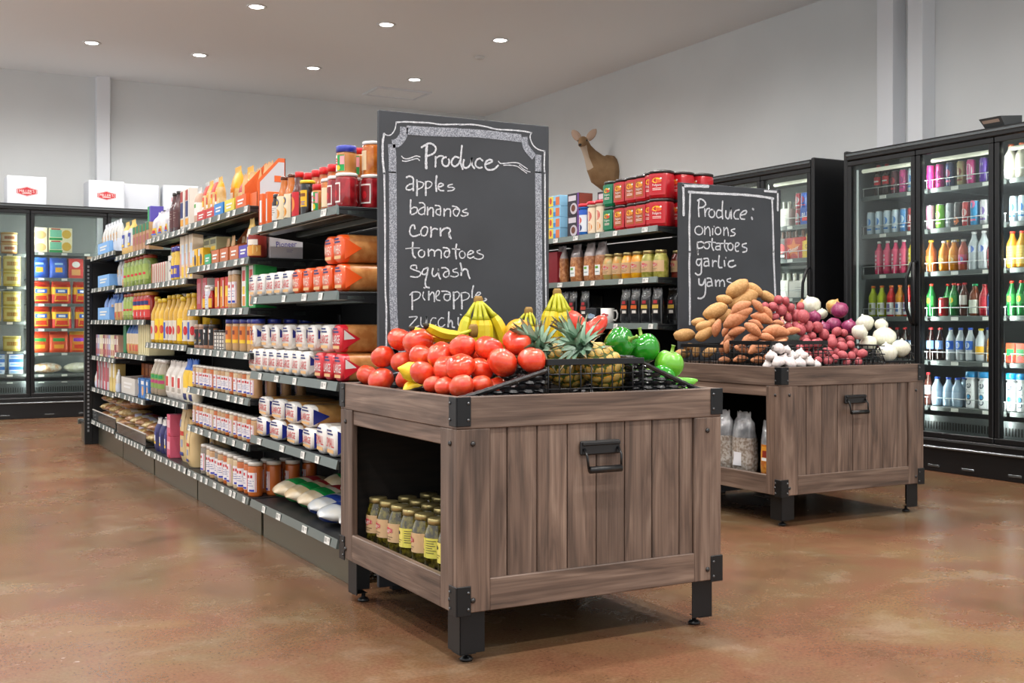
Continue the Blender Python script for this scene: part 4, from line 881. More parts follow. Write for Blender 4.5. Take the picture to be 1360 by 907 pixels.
# trays and boxes on the sixth shelf
def tray(name, w, d, h, card, front, cut=.35, back=1.0):
    b = MB(); t = .003
    b.box(-w/2, w/2, 0, d, 0, t, card)
    b.box(-w/2, w/2, 0, t, 0, h*cut, front); b.box(-w/2, w/2, d-t, d, 0, h*back, card)
    for s in (-1, 1):
        X = s*w/2
        b.add([(X-t/2, t, t), (X-t/2, d-t, t), (X-t/2, d-t, h*back), (X-t/2, d*.62, h*(cut*.7+back*.3)), (X-t/2, t, h*cut),
               (X+t/2, t, t), (X+t/2, d-t, t), (X+t/2, d-t, h*back), (X+t/2, d*.62, h*(cut*.7+back*.3)), (X+t/2, t, h*cut)],
              [(0, 1, 2, 3, 4), (9, 8, 7, 6, 5), (0, 4, 9, 5), (4, 3, 8, 9), (3, 2, 7, 8)], [card if s > 0 else card, front, front, card, card])
    p = MB(); lines(p, 0, h*cut*.6, w*.6, 2, h*cut*.22, WHT, y=-.001, h=h*cut*.12)
    return Proto(name, 'display tray', b, [('label_print', p)])
trk = tray('cardboard_tray', .145, .20, .215, KRAFT, C('#c46a3c'), .34); trp = tray('cardboard_tray', .15, .18, .12, C('#d9d6d2'), C('#5140a8'), .55); trg = tray('cardboard_tray', .12, .14, .12, KRAFT, C('#27a86c'), .5)
for i, y in enumerate((5.72, 5.55, 5.37)):
    trk.put((1.46, y, 1.247), LEFT, 'open cardboard tray with orange front, %s from far end, sixth shelf' % ORD[i], 'orange fronted trays')
pk = pouch('seasoning_packet', 'packet', .06, .018, .13, [(0, C('#b8322e')), (.5, C('#cfa06a'))], lump=.03)
for i, (y, x) in enumerate(((5.72, 1.52), (5.55, 1.50), (5.55, 1.55), (5.37, 1.52))): pk.put((x, y, 1.251), LEFT, 'small red packet standing in an orange fronted tray, %s from far end' % ORD[i], 'packets in the trays')
trp.put((1.455, 5.19, 1.247), LEFT, 'white and purple display tray near the shelf end, sixth shelf')
trg.put((1.455, 5.85, 1.247), LEFT, 'display tray with bright green front, sixth shelf')
yb = carton('tea_box', 'box', .13, .09, .078, C('#b9b88a'), lambda p, w, h: (p.rect(-w*.4, w*.4, h*.55, h*.85, C('#6a6a50'), y=-.0008), p.rect(-w*.3, w*.35, h*.15, h*.4, YEL, y=-.0008)), side=C('#d8d0a0'))
for i, (y, z) in enumerate(((6.09, 1.247), (5.955, 1.247), (6.09, 1.326), (5.955, 1.326))): yb.put((1.51, y, z), LEFT, 'olive grey box, %s, %s of a two by two stack' % (('lower' if z < 1.3 else 'upper'), 'far side' if y > 6 else 'near side'), 'olive box stack')
yd = carton('yellow_box', 'box', .10, .04, .10, C('#e8b41e'), lambda p, w, h: (p.disc(w*.1, h*.4, w*.22, h*.3, C('#3a3550'), y=-.0008), p.rect(-w*.48, -w*.1, h*.6, h*.95, C('#c8d0da'), y=-.0008)))
yd.put((1.452, 5.985, 1.247), LEFT, 'yellow box with dark figure before the olive boxes'); yd.put((1.452, 6.11, 1.247), LEFT, 'yellow box with dark figure at the far end of sixth shelf')
def art_can(p, R, z0, z1, W): p.rect(-W*.5, W*.5, z0+.01, z0+(z1-z0)*.52, C('#d9953a'), wrap=R); p.disc(0, z0+(z1-z0)*.36, W*.36, .022, C('#e6bd6a'), wrap=R+.0005); p.rect(-W*.35, W*.35, z1-.05, z1-.025, C('#e8e0d4'), wrap=R+.0005, n=5)
fcan = can('food_can', 'can', .042, .108, C('#8d2a20'), C('#c0b8a8'), art_can, taper=.97)
fcan.put((1.482, 5.052, 1.247), LEFT+.55, 'food can with orange and dark red label at the end of the sixth shelf')
tb = pouch('snack_bag', 'bag', .08, .04, .18, [(0, C('#e8d29a')), (.5, C('#efe6d2')), (.75, C('#d9b35a'))], (.3, .55, .8, C('#4a3f8a')), seed=3)
tb.put((1.452, 5.10, 1.247), LEFT, 'slim cream and gold bag beside the orange labelled can')
pb = carton('paper_sack_box', 'box', .155, .15, .105, C('#cfccd0'), lambda p, w, h: (p.text('Pioneer', 0, h*.62, h*.24, C('#4a3f9a'), y=-.001, wmax=w*.62, rot=.05), lines(p, w*.1, h*.36, w*.2, 2, .008, C('#8a86b0'), y=-.001)), side=C('#8a847c'))
pb.put((1.605, 5.015, 1.247), 0, 'white sack box with blue script at the shelf end, sixth shelf')


# ------------------------------------------------------------------ second and third bay, top shelf
def bagart(m1, m2):
    def f(p, P, t0, t1, A): patch(p, P, 0, (t0+t1)/2, A*.6, (t1-t0)*.22, m1, 1.03); patch(p, P, 0, t0+(t1-t0)*.15, A*.8, (t1-t0)*.1, m2, 1.03)
    return f
SNK = mat('snack_mix', '#cda765', .3, coat=.5, noi=('#e6d3a4', 20, .4, .65)); NUTS = mat('nut_mix', '#a5653a', .3, coat=.5, noi=('#c98f60', 60, .42, .6))
YBAG, RDBAG, WB = G('#e8ac1c', .3), G('#d4321f', .3), mat('clear_white_bag', '#dcdcd8', .25, coat=.6, noi=('#b9bcbc', 9, .4, .7))
tp_a = pouch('snack_pouch', 'bag', .085, .05, .21, [(0, C('#c43128')), (.25, SNK), (.7, RDBAG), (.9, WB)], (.3, .62, .5, C('#dd5a24')), bagart(YEL, WHT), seed=2)
tp_b = pouch('snack_pouch', 'bag', .085, .05, .21, [(0, C('#c43128')), (.25, SNK), (.75, YBAG)], (.3, .7, .5, C('#e6a72a')), bagart(RED, WHT), seed=4)
tp_y = pouch('snack_bag', 'bag', .13, .07, .275, [(0, C('#c8452c')), (.2, SNK), (.62, YBAG)], (.3, .6, .6, C('#d68a24')), bagart(WHT, RED), seed=6)
tp_p = pouch('pretzel_bag', 'bag', .13, .08, .21, [(0, KRAFT), (.3, SNK), (.55, G('#b8203c', .3)), (.8, YBAG)], seed=8, lump=.12)
tp_w = pouch('white_pouch', 'bag', .10, .05, .20, [(0, C('#c9a08a')), (.22, WHP), (.62, C('#c8a590')), (.82, WB)], (.28, .6, .6, WHP), lambda p, P, t0, t1, A: patch(p, P, 0, t0+.22, A*.6, .05, C('#4aa03a'), 1.03), seed=9)
TB = 'top shelf, '+B2
trr = tray('red_tray', .17, .16, .13, KRAFT, C('#c93030'), .45, .5)
tp_w.put((1.458, 6.13, 1.479), LEFT, 'white pouch with green badge, '+TB)
for i, y in enumerate((5.97, 5.79)): trr.put((1.452, y, 1.479), LEFT, 'red fronted display tray, %s from far end, %s' % (ORD[i], TB), 'red trays on the top shelf')
for i, (y, k) in enumerate(((6.01, tp_a), (5.925, tp_b), (5.835, tp_a), (5.745, tp_b))): k.put((1.47, y, 1.483), LEFT, '%s snack pouch in the red trays, %s from far end' % (('red', 'yellow')[i % 2], ORD[i]), 'snack pouches in red trays')
tp_y.put((1.56, 5.78, 1.479), LEFT, 'large yellow topped snack bag behind the red trays'); tp_y.put((1.58, 5.62, 1.479), LEFT, 'large yellow snack bag behind the blue tray', sc=.94)
row(tp_p, 3, 5.60, 5.38, 1.55, 1.479, 'crinkled red and gold pretzel bag, {o} from far end, '+TB, 'pretzel bags')
for c, y, nm in (('#2f86cf', 5.62, 'blue'), ('#e3cf4a', 5.42, 'yellow'), ('#e0682e', 5.22, 'orange')):
    tray('cardboard_tray', .17, .2, .17, KRAFT, C(c), .4, .9).put((1.452, y, 1.479), LEFT, 'cardboard tray with %s front, %s' % (nm, TB), 'coloured trays on the top shelf')
row(pk, 3, 5.46, 5.24, 1.53, 1.483, 'red packet lying in the coloured trays, {o} from far end, top shelf', 'packets in the trays', sc=1.5)
bigtray = MB(); bigtray.box(-.10, .10, .0, .004, 0, .07, C('#e0682e')); bigtray.box(-.10, .10, .196, .2, 0, .235, KRAFT)
for s in (-1, 1):
    bigtray.add([(s*.1, 0, 0), (s*.1, .2, 0), (s*.1, .2, .235), (s*.1, .15, .235), (s*.1, .0, .12)], [(0, 1, 2, 3, 4)], C('#e0682e'))
    bigtray.add([(s*.1025, .02, .015), (s*.1025, .19, .015), (s*.1025, .19, .215), (s*.1025, .15, .215), (s*.1025, .02, .115)], [(0, 1, 2, 3, 4)], C('#c9c9cc'))
bp_ = MB(); bp_.add([(.104, .12, .12), (.104, .17, .12), (.104, .17, .15), (.104, .12, .15)], [(0, 1, 2, 3)], ORG)
Proto('display_carton', 'display tray', bigtray, [('label_print', bp_)]).put((1.47, 5.12, 1.479), LEFT, 'big orange and white display carton at the near end of the top shelf', sc=(1, .66, .95))
row(pk, 2, 5.15, 5.09, 1.54, 1.483, 'red packet in the big orange display carton, {o} from far end', 'packets in the trays', sc=1.6)
B3 = 'third bay'
mb1 = pouch('mesh_bag', 'bag', .20, .13, .175, [(0, WB), (.3, mat('mesh_white', '#d8d5d6', .4, noi=('#b7b4c0', 30, .45, .6)))], (.15, .4, .5, YEL), bagart(RED, BLU), seed=11, lump=.14, top=.3)
row(mb1, 3, 7.20, 6.86, 1.46, 1.468, 'plump white bag with yellow patch, {o} from far end, top shelf, '+B3, 'plump white bags', jr=.2)
bbq = bottle('sauce_bottle', 'bottle', .035, .235, G('#4a2a2c', .15), G('#2a2626', .3), C('#5a3434'), (.12, .55), lambda p, R, z0, z1, W: lines(p, 0, z1-.02, W*.6, 4, .014, C('#c9b8a8'), wrap=R), neckr=.45, neckz=.66, capz=.92)
row(bbq, 2, 6.66, 6.56, 1.475, 1.468, 'tall brown sauce bottle, {o} from far end, top shelf, '+B3, 'brown sauce bottles')
nb = carton('sauce_carton', 'box', .10, .07, .225, C('#d8cfc4'), lambda p, w, h: (p.rect(-w*.45, w*.15, h*.32, h*.7, NAVY, y=-.0008), p.rect(-w*.45, w*.2, h*.12, h*.28, C('#e6a02e'), y=-.0008), p.rect(-w*.45, w*.1, h*.72, h*.97, C('#a82a2a'), y=-.0008), p.rect(w*.22, w*.46, h*.3, h*.98, C('#f0ece6'), y=-.0008)))
row(nb, 2, 6.44, 6.32, 1.462, 1.468, 'tall navy, red and orange carton, {o} from far end, top shelf', 'navy and red cartons')
# third bay lower shelves
slim = carton('slim_box', 'box', .05, .12, .125, C('#e3ded6'), lambda p, w, h: (p.rect(-w*.5, -w*.1, 0, h, C('#c8463e'), y=-.0008), p.rect(w*.1, w*.3, h*.1, h*.9, C('#7a9a5a'), y=-.0008)))
row(slim, 7, 7.22, 6.86, 1.458, 1.193, 'slim red and white box, {o} from far end, fourth shelf of '+B3, 'slim boxes')
wb2 = carton('white_box', 'box', .10, .08, .155, C('#d9d4cc'), lambda p, w, h: (p.disc(0, h*.6, w*.3, h*.22, C('#5a5a62'), y=-.0008), p.disc(0, h*.6, w*.22, h*.16, C('#d9d4cc'), y=-.0012)))
wb2.put((1.46, 6.74, 1.193), LEFT, 'white box with a grey ring print, fourth shelf of '+B3)
dress = bottle('dressing_bottle', 'bottle', .036, .195, G('#d9b23a', .25), G('#3a3a9a', .3), C('#4a45a8'), (.1, .45), lambda p, R, z0, z1, W: p.rect(-W*.3, W*.3, z0+.02, z0+.05, YEL, wrap=R, n=4), neckr=.8, neckz=.7, capz=.86)
row(dress, 2, 6.62, 6.54, 1.475, 1.193, 'yellow and purple bottle with blue cap, {o} from far end', 'blue capped yellow bottles')
tallb = carton('tall_box', 'box', .085, .06, .245, C('#e0cdb4'), lambda p, w, h: (p.rect(-w*.1, w*.45, h*.35, h*.8, C('#c3d2e2'), y=-.0008), p.rect(-w*.45, -w*.1, h*.1, h*.6, C('#cf9a8a'), y=-.0008), p.rect(-w*.1, w*.4, h*.05, h*.3, YEL, y=-.0008)))
row(tallb, 3, 6.44, 6.24, 1.46, 1.193, 'tall pale tan and blue box, {o} from far end', 'tall pale boxes', jr=.06)
OIL = G('#c99a1c', .1)
def art_oil(c1, c2): return lambda p, R, z0, z1, W: (p.rect(-W*.3, W*.0, z0+.01, z1-.01, c1, wrap=R, n=4), p.disc(W*.2, (z0+z1)/2, W*.16, .025, c2, wrap=R+.0004))
oil1 = bottle('oil_bottle', 'oil bottle', .040, .285, OIL, G('#e0b82a', .3), C('#d8d0c0'), (.08, .48), art_oil(C('#2f58b0'), RED), neckr=.4, neckz=.7, capz=.91)
oil2 = bottle('oil_bottle', 'oil bottle', .042, .27, mat('corn_oil', '#d8a81e', .1, coat=.7), G('#e8c42a', .3), C('#f0c81e'), (.08, .55), art_oil(C('#e88a1e'), C('#c8402a')), neckr=.5, neckz=.74, capz=.9)
mixed([oil1, oil2], 9, 7.20, 6.24, 1.485, .832, ['golden oil bottle with pale label', 'golden oil bottle with yellow label'], 'third shelf, '+B3, 'oil bottles')
jug = bottle('oil_jug', 'oil bottle', .06, .30, mat('corn_oil', '#d8a81e', .1, coat=.7), G('#e6e0d0', .35), C('#f0c81e'), (.1, .5), art_oil(C('#c8402a'), WHT), neckr=.42, neckz=.74, capz=.92)
row(jug, 5, 7.12, 6.34, 1.60, .832, 'big golden oil jug with white cap behind the bottles, {o} from far end', 'big oil jugs')
cj = jar('juice_jug', 'jar', .05, .215, mat('clear_jug', '#a79a86', .1, coat=.7), G('#e4e0da', .35), .02, C('#7a9a4a'), (.2, .6), lambda p, R, z0, z1, W: (p.rect(-W*.5, W*.5, z0+.03, z0+.05, C('#b03a6a'), wrap=R), p.rect(-W*.4, W*.4, z0+.06, z0+.08, GRN, wrap=R, n=6)), neck=.55, shoulder=.3)
row(cj, 3, 7.18, 6.98, 1.49, .517, 'clear jar with green label, {o} from far end, second shelf of '+B3, 'clear green labelled jars')
sug = pouch('sugar_bag', 'bag', .14, .09, .215, [(0, C('#e4ddd4')), (.8, C('#d8d0c8'))], (.15, .75, .7, C('#ece6de')), bagart(C('#c8342c'), C('#b0a89c')), seed=13, top=.35)
row(sug, 3, 6.84, 6.54, 1.462, .517, 'white and red paper bag, {o} from far end, second shelf of '+B3, 'white and red paper bags')
bybx = pouch('blue_yellow_bag', 'bag', .12, .08, .235, [(0, C('#e6dcc4')), (.35, C('#efc63a')), (.72, C('#2f6ac8'))], (.05, .2, .6, NAVY), seed=15, top=.3)
row(bybx, 2, 6.40, 6.27, 1.46, .517, 'blue, yellow and cream bag, {o} from far end, second shelf of '+B3, 'blue and yellow bags')
navc = can('navy_tin', 'can', .055, .17, C('#2f2a58'), C('#d8d2c8'), lambda p, R, z0, z1, W: p.rect(-W*.4, W*.3, z0+.03, z0+.07, C('#d8d4d8'), wrap=R), taper=.98)
row(navc, 3, 7.14, 6.92, 1.57, .17, 'navy tin with pale label at back of lowest shelf, {o} from far end', 'navy tins', sc=(1, 1, 1.2))
navb = pouch('navy_bag', 'bag', .11, .07, .20, [(0, C('#2c2a58')), (.6, C('#35336a')), (.85, C('#dcd8d4'))], (.2, .6, .6, C('#3a3f8a')), bagart(WHT, YEL), seed=17, top=.3)
row(navb, 3, 7.16, 6.88, 1.458, .17, 'navy blue bag, {o} from far end, lowest shelf of '+B3, 'navy bags', jr=.1)
pkb = carton('pink_box', 'box', .085, .08, .125, C('#d9607c'), lambda p, w, h: (p.rect(-w*.4, w*.4, h*.4, h*.75, C('#f0b8c4'), y=-.0008), p.rect(w*.0, w*.48, 0, h*.15, RED, y=-.001)))
for i, (y, z) in enumerate(((6.76, .17), (6.76, .296))): pkb.put((1.455, y, z), LEFT, 'bright pink box, %s of a stacked pair, lowest shelf' % ('lower', 'upper')[i], 'pink boxes')
flour = pouch('flour_bag', 'flour bag', .15, .11, .26, [(0, C('#dcc08c')), (.8, C('#cfae72'))], (.08, .8, .62, C('#e0c794')), lambda p, P, t0, t1, A: (patch(p, P, 0, .46, A*.9, .035, C('#c8382c'), 1.03), patch(p, P, 0, .13, A*.8, .03, C('#2f3f8a'), 1.03), patch(p, P, -.15, .62, A*.35, .06, C('#7a86b0'), 1.03), patch(p, P, .2, .3, A*.35, .06, C('#9aa0b8'), 1.03)), seed=19, lump=.03, top=.75, flare=.98)
flour.put((1.475, 6.53, .17), LEFT, 'tall paper flour bag, farther of two, lowest shelf', 'flour bags', sc=(1, 1, 1.35))
flour.put((1.455, 6.30, .17), LEFT-.1, 'shorter paper flour bag, nearer of two, lowest shelf', 'flour bags')
flour.put((1.60, 6.36, .17), LEFT, 'paper flour bag in second rank behind the shorter one', 'flour bags', sc=(1, 1, 1.3))

# ------------------------------------------------------------------ fourth and fifth bays
B4, B5 = 'fourth bay', 'last bay'
gldb = pouch('chip_bag', 'bag', .15, .07, .24, [(0, C('#d8b26a')), (.25, WB), (.75, C('#d9b45a'))], (.25, .62, .6, C('#2f3f9a')), bagart(C('#c8d0e0'), YEL), seed=21)
row(gldb, 2, 8.24, 8.02, 1.46, 1.418, 'gold and blue bag, {o} from far end, top shelf, '+B4, 'gold and blue bags')
grnb = carton('green_top_box', 'box', .085, .09, .175, C('#b98a68'), lambda p, w, h: (p.rect(-w*.5, w*.5, h*.72, h, C('#1f7a50'), y=-.0008), p.rect(-w*.4, w*.4, h*.3, h*.6, C('#a8605a'), y=-.0008)), side=C('#c9a070'))
row(grnb, 5, 7.84, 7.40, 1.462, 1.418, 'tan box with green top, {o} from far end, top shelf', 'green topped boxes')
purb = carton('purple_green_box', 'box', .09, .08, .10, C('#5a4fb0'), lambda p, w, h: p.rect(-w*.5, w*.05, 0, h, C('#22a05a'), y=-.0008))
purb.put((1.475, 7.41, 1.5945), LEFT, 'small purple and green box resting on the green topped boxes')
GJ = mat('pickle_jar', '#7f9a48', .15, coat=.7, noi=('#a8b866', 30, .4, .6)); RLID = G('#b5482c', .35)
gj = jar('pickle_jar', 'jar', .048, .195, GJ, RLID, .022, C('#9ab058'), (.2, .7), lambda p, R, z0, z1, W: (p.rect(-W*.3, W*.3, z0+.03, z0+.045, RED, wrap=R, n=5), p.rect(-W*.5, -W*.36, z0, z1, C('#dcd8c8'), wrap=R, n=3)), neck=.86, shoulder=.12)
row(gj, 6, 8.10, 7.44, 1.49, 1.195, 'green pickle jar with red lid, {o} from far end, fifth shelf, '+B4, 'green pickle jars on the fifth shelf')
row(gj, 3, 7.20, 6.9, 1.62, 1.193, 'green pickle jar standing behind the slim boxes, {o} from far end', 'green pickle jars behind the slim boxes', sc=1.25)
wbg = pouch('chip_bag', 'bag', .12, .09, .2, [(0, C('#c8a070')), (.3, C('#b9b4cc')), (.7, LBLU)], seed=23)
for k, (z, nm) in enumerate(((1.195, 'fifth'), (.973, 'fourth'))): wbg.put((1.46, 8.25, z), LEFT, 'blue and pale bag beside the jars, %s shelf of %s' % (nm, B4), 'blue pale bags')
salsa = jar('salsa_jar', 'jar', .048, .18, mat('salsa', '#b0342a', .15, coat=.7), G('#d8963a', .35), .022, C('#cf3a34'), (.1, .75), lambda p, R, z0, z1, W: (p.rect(-W*.5, W*.5, z0+.05, z0+.075, YEL, wrap=R), p.rect(-W*.1, W*.4, z0+.08, z0+.105, NAVY, wrap=R, n=5), p.rect(-W*.4, W*.1, z0+.01, z0+.035, C('#d8d0d8'), wrap=R, n=5)), neck=.86, shoulder=.12)
row(gj, 3, 8.10, 7.88, 1.485, .973, 'green pickle jar, {o} from far end, fourth shelf, '+B4, 'green pickle jars on the fourth shelf', sc=.92)
row(salsa, 4, 7.76, 7.40, 1.49, .973, 'red salsa jar with gold lid, {o} from far end, '+B4, 'salsa jars')
gx = carton('green_box', 'box', .10, .14, .19, C('#1c7a48'), None)
row(gx, 1, 8.22, 8.22, 1.47, .748, 'dark green box, third shelf of '+B4)
pasta = pouch('pasta_bag', 'bag', .11, .05, .205, [(0, C('#c99a5a')), (.35, C('#d8c6a8')), (.65, C('#3a6ab0'))], (.1, .3, .6, C('#c8543a')), seed=25)
row(pasta, 4, 8.08, 7.76, 1.458, .748, 'pasta bag with blue top, {o} from far end, third shelf, '+B4, 'pasta bags', jr=.15)
spg = carton('pasta_box', 'box', .055, .16, .205, C('#e6dcae'), lambda p, w, h: p.rect(-w*.1, w*.25, h*.05, h*.95, C('#b9aa68'), y=-.0008))
row(spg, 5, 7.66, 7.38, 1.46, .748, 'slim cream pasta box, {o} from far end, third shelf, '+B4, 'cream pasta boxes')
obx = carton('orange_brown_box', 'box', .105, .06, .2, C('#9a4f1f'), lambda p, w, h: (p.rect(-w*.35, w*.35, h*.05, h*.45, C('#8a8a92'), y=-.0008), p.rect(-w*.35, w*.35, h*.55, h*.85, C('#b9651f'), y=-.0008)))
row(obx, 8, 8.28, 7.38, 1.605, .47, 'orange brown box in the back row, {o} from far end, second shelf', 'orange brown boxes')
wtray = tray('white_tray', .48, .15, .12, C('#8a3a22'), C('#d2cec6'), .95, 1.0)
wtray.put((1.452, 8.0, .47), LEFT, 'wide white cardboard tray on the second shelf of '+B4)
blb = carton('blue_orange_box', 'box', .11, .09, .125, C('#4a7fc0'), lambda p, w, h: (p.disc(0, h*.4, w*.25, h*.25, C('#e6b07a'), y=-.0008), p.rect(-w*.4, w*.3, h*.72, h*.9, WHT, y=-.0008)))
row(blb, 3, 7.66, 7.38, 1.456, .47, 'blue box with an orange picture, {o} from far end, second shelf', 'blue picture boxes', jr=.15)
bean = pouch('bean_bag', 'bag', .17, .10, .20, [(0, mat('beans', '#8f5a3c', .3, coat=.5, noi=('#b98a5a', 50, .4, .6))), (.5, C('#cfc0c8')), (.75, C('#7a74b0'))], seed=27, lump=.12, top=.3)
ylw = pouch('bean_bag', 'bag', .17, .10, .19, [(0, C('#c8a05a')), (.4, C('#9a7440')), (.7, C('#d8b25a'))], (.2, .45, .5, C('#d8c8a0')), seed=29, lump=.12, top=.3)
FEN = Proto('clear_fence', 'shelf fence', MB().box(-.5, .5, 0, .003, 0, .075, CLEARD, .001).box(-.5, .5, -.002, .005, .072, .078, C('#c9c6c0')))
FEN.put((1.436, 8.88, .204), LEFT, 'clear plastic fence along the lowest shelf, far bay', 'clear shelf fences'); FEN.put((1.436, 7.825, .184), LEFT, 'clear plastic fence along the lowest shelf, fourth bay', 'clear shelf fences')
BEANM = mat('beans', '#8f5a3c', .3, coat=.5, noi=('#b98a5a', 50, .4, .6))
bean1 = flatbag('bean_bag', BEANM, mat('bean_print', '#c9c4d6', .4), mat('bean_print2', '#7a5a9a', .4), 9); bean2 = flatbag('bean_bag', mat('gold_beans', '#b08a4a', .3, coat=.5, noi=('#d8c08a', 50, .4, .6)), mat('bean_print3', '#d8cfc0', .4), mat('bean_print4', '#a83a3a', .4), 12)
for bay, ys, z0 in (('last bay', (9.24, 9.03, 8.82, 8.61, 8.46), .20), ('fourth bay', (8.22, 8.02, 7.82, 7.62, 7.44), .18)):
    for k in range(3 if bay == 'last bay' else 2):
        for i, y in enumerate(ys):
            (bean1 if (i+k+(bay != 'last bay')) % 2 == 0 else bean2).put((1.455+.012*k, y, z0+.002+.068*k), LEFT+(.15, -.2, .1, .25, -.1)[(i+k) % 5], '%s bag of dried beans, %s from far end, %s layer, %s' % ('brown' if (i+k+(bay != 'last bay')) % 2 == 0 else 'gold', ORD[i], ORD[k], bay), 'bean bags behind the clear fence')
btray = tray('blue_tray', .50, .16, .12, LBLU, LBLU, .8, .85)
wbag = pouch('white_chip_bag', 'bag', .11, .06, .24, [(0, C('#c9d2e0')), (.4, WB), (.8, C('#dfe3ea'))], (.35, .6, .4, C('#cf9a5a')), bagart(C('#c8c0b8'), C('#e8d8c0')), seed=31)
blubag = pouch('blue_chip_bag', 'bag', .12, .07, .21, [(0, C('#6a8fd8')), (.5, C('#8fb0e8')), (.8, C('#4a74c8'))], (.3, .6, .4, C('#c9a078')), seed=33, lump=.1)
for k, (z, nm) in enumerate(((1.467, 'top'), (1.221, 'fifth'), (.976, 'fourth'))):
    btray.put((1.452, 8.98, z), LEFT, 'pale blue display tray, %s shelf of %s' % (nm, B5), 'pale blue trays')
row(wbag, 6, 9.19, 8.60, 1.48, 1.471, 'white bag standing in the blue tray, {o} from far end, top shelf', 'white bags in the top blue tray')
row(wbag, 2, 8.66, 8.52, 1.50, 1.225, 'white bag beside the blue tray, {o} from far end, fifth shelf', 'white bags on the fifth shelf', sc=.82)
row(blubag, 4, 9.16, 8.66, 1.49, .980, 'blue bag leaning in the blue tray, {o} from far end, fourth shelf', 'blue bags in the blue tray', jr=.3, sc=.9)
row(pasta, 2, 8.60, 8.45, 1.47, .976, 'tan and blue bag beside the blue tray, {o} from far end', 'tan bags beside the tray', sc=.9)
for i in range(12):
    c = ('#b08a9a', '#c8a08a', '#8a3a4a', '#d8cfa0', '#e0d6b0', '#a8b0cc')[(i*5) % 6]
    carton('thin_box', 'box', .075, .14, .165, C(c), lambda p, w, h: (p.rect(-w*.3, w*.3, h*.6, h*.85, C('#e8e2d8'), y=-.0008), p.rect(-w*.3, w*.3, h*.1, h*.35, C('#b85a5a'), y=-.0008))).put((1.46, 9.33-i*.08, .701), LEFT, 'thin upright box, %s from far end, third shelf, %s' % (ORD[i], B5), 'thin boxes in the last bay')
rwb = carton('cereal_box', 'box', .11, .07, .21, C('#c9c0c4'), lambda p, w, h: (p.rect(-w*.5, -w*.05, 0, h, C('#c04a5a'), y=-.0008), p.rect(w*.05, w*.4, h*.3, h*.8, C('#a83030'), y=-.0008)))
row(rwb, 4, 9.28, 8.86, 1.46, .455, 'red and white box, {o} from far end, second shelf, '+B5, 'red and white boxes', jr=.1)
yb3 = carton('cereal_box', 'box', .11, .07, .205, C('#e0c87a'), lambda p, w, h: p.rect(-w*.5, w*.1, h*.5, h, C('#ece6d4'), y=-.0008)); row(yb3, 2, 8.72, 8.58, 1.462, .455, 'cream and yellow box, {o} from far end, second shelf, '+B5, 'cream boxes')
wbag.put((1.452, 8.46, .455), LEFT, 'striped white bag on the second shelf of '+B5, sc=.7); wbag.put((1.45, 9.36, .455), LEFT, 'pale blue bag at the far end of second shelf', sc=.5)

# ------------------------------------------------------------------ shelving behind the potato bin
B6 = 'top shelf behind the potato bin'
def art_cof(bg, c1):
    def f(p, R, z0, z1, W):
        h = z1-z0
        p.rect(-W*.34, W*.34, z0+h*.10, z0+h*.90, bg, wrap=R, n=7)
        p.disc(-W*.02, z0+h*.70, W*.26, h*.13, YEL, wrap=R+.0004); p.disc(-W*.02, z0+h*.66, W*.32, h*.09, c1, wrap=R+.0006); p.disc(W*.24, z0+h*.78, W*.06, h*.05, WHT, wrap=R+.0008, n=8)
        p.text('Folgers', 0, z0+h*.46, h*.15, WHT, wrap=R+.001, wmax=W*.6)
        for i in range(2): p.rect(-W*.26, W*.26, z0+h*(.30-.07*i), z0+h*(.33-.07*i), C('#f0d8d0'), wrap=R+.0008, n=4)
    return f
CRED, CGRN = G('#c01824', .3), G('#0f7a50', .3)
cof_r = jar('coffee_canister', 'coffee canister', .064, .155, CRED, G('#2a1f1e', .4), .016, CRED, (.12, .86), art_cof(C('#c01824', .4), C('#e0602a')), neck=.94, shoulder=.1, sq=3.2, seg=24, labw=.10)
cof_s = jar('coffee_canister', 'coffee canister', .055, .150, CRED, G('#2a1f1e', .4), .016, CRED, (.12, .86), art_cof(C('#a8521f', .4), C('#d87a2a')), neck=.94, shoulder=.1, sq=3.0, seg=24, labw=.10)
cof_g = jar('coffee_canister', 'coffee canister', .053, .150, CGRN, G('#1f2a26', .4), .016, CGRN, (.12, .86), art_cof(C('#0f7a50', .4), C('#c8402a')), neck=.94, shoulder=.1, sq=3.0, seg=24, labw=.09)
for k, lay in ((0, 'lower'), (1, 'upper')):
    z = 1.485+k*(.152 if k else 0); zz = 1.485+k*.1555
    for i, y in enumerate((5.554, 5.437, 5.320, 5.229)):
        (cof_g if i == 0 else cof_s).put((3.765, y, 1.485+k*.1505), LEFT+.05, ('green coffee canister, %s layer, ' % lay if i == 0 else 'brown labelled coffee canister, %s from green one, %s layer, ' % (ORD[i-1], lay))+B6, 'coffee canisters')
    for i, (x, y) in enumerate(((3.79, 5.164), (3.775, 5.10), (3.91, 5.10), (4.045, 5.10))):
        cof_r.put((x, y, 1.485+k*.1555), LEFT+(.5 if i == 1 else .2), 'bright red coffee canister, %s layer, %s toward the chalkboard, ' % (lay, ORD[i])+'top shelf', 'coffee canisters')
teab = carton('tea_box', 'box', .15, .09, .068, C('#8fc4e4'), lambda p, w, h: (p.rect(-w*.48, -w*.05, h*.05, h*.95, C('#e6cf4a'), y=-.0008), p.disc(-w*.26, h*.55, w*.1, h*.3, C('#c8503a'), y=-.0012), p.rect(w*.15, w*.45, h*.1, h*.85, C('#d8784a'), y=-.0008), p.rect(-w*.05, w*.14, h*.1, h*.5, C('#3a86c8'), y=-.0009)))
for i in range(4): teab.put((3.71, 6.149, 1.485+i*.0685), LEFT, 'pale blue and yellow box, %s up in the stack, %s' % (ORD[i], B6), 'blue and yellow box stack')
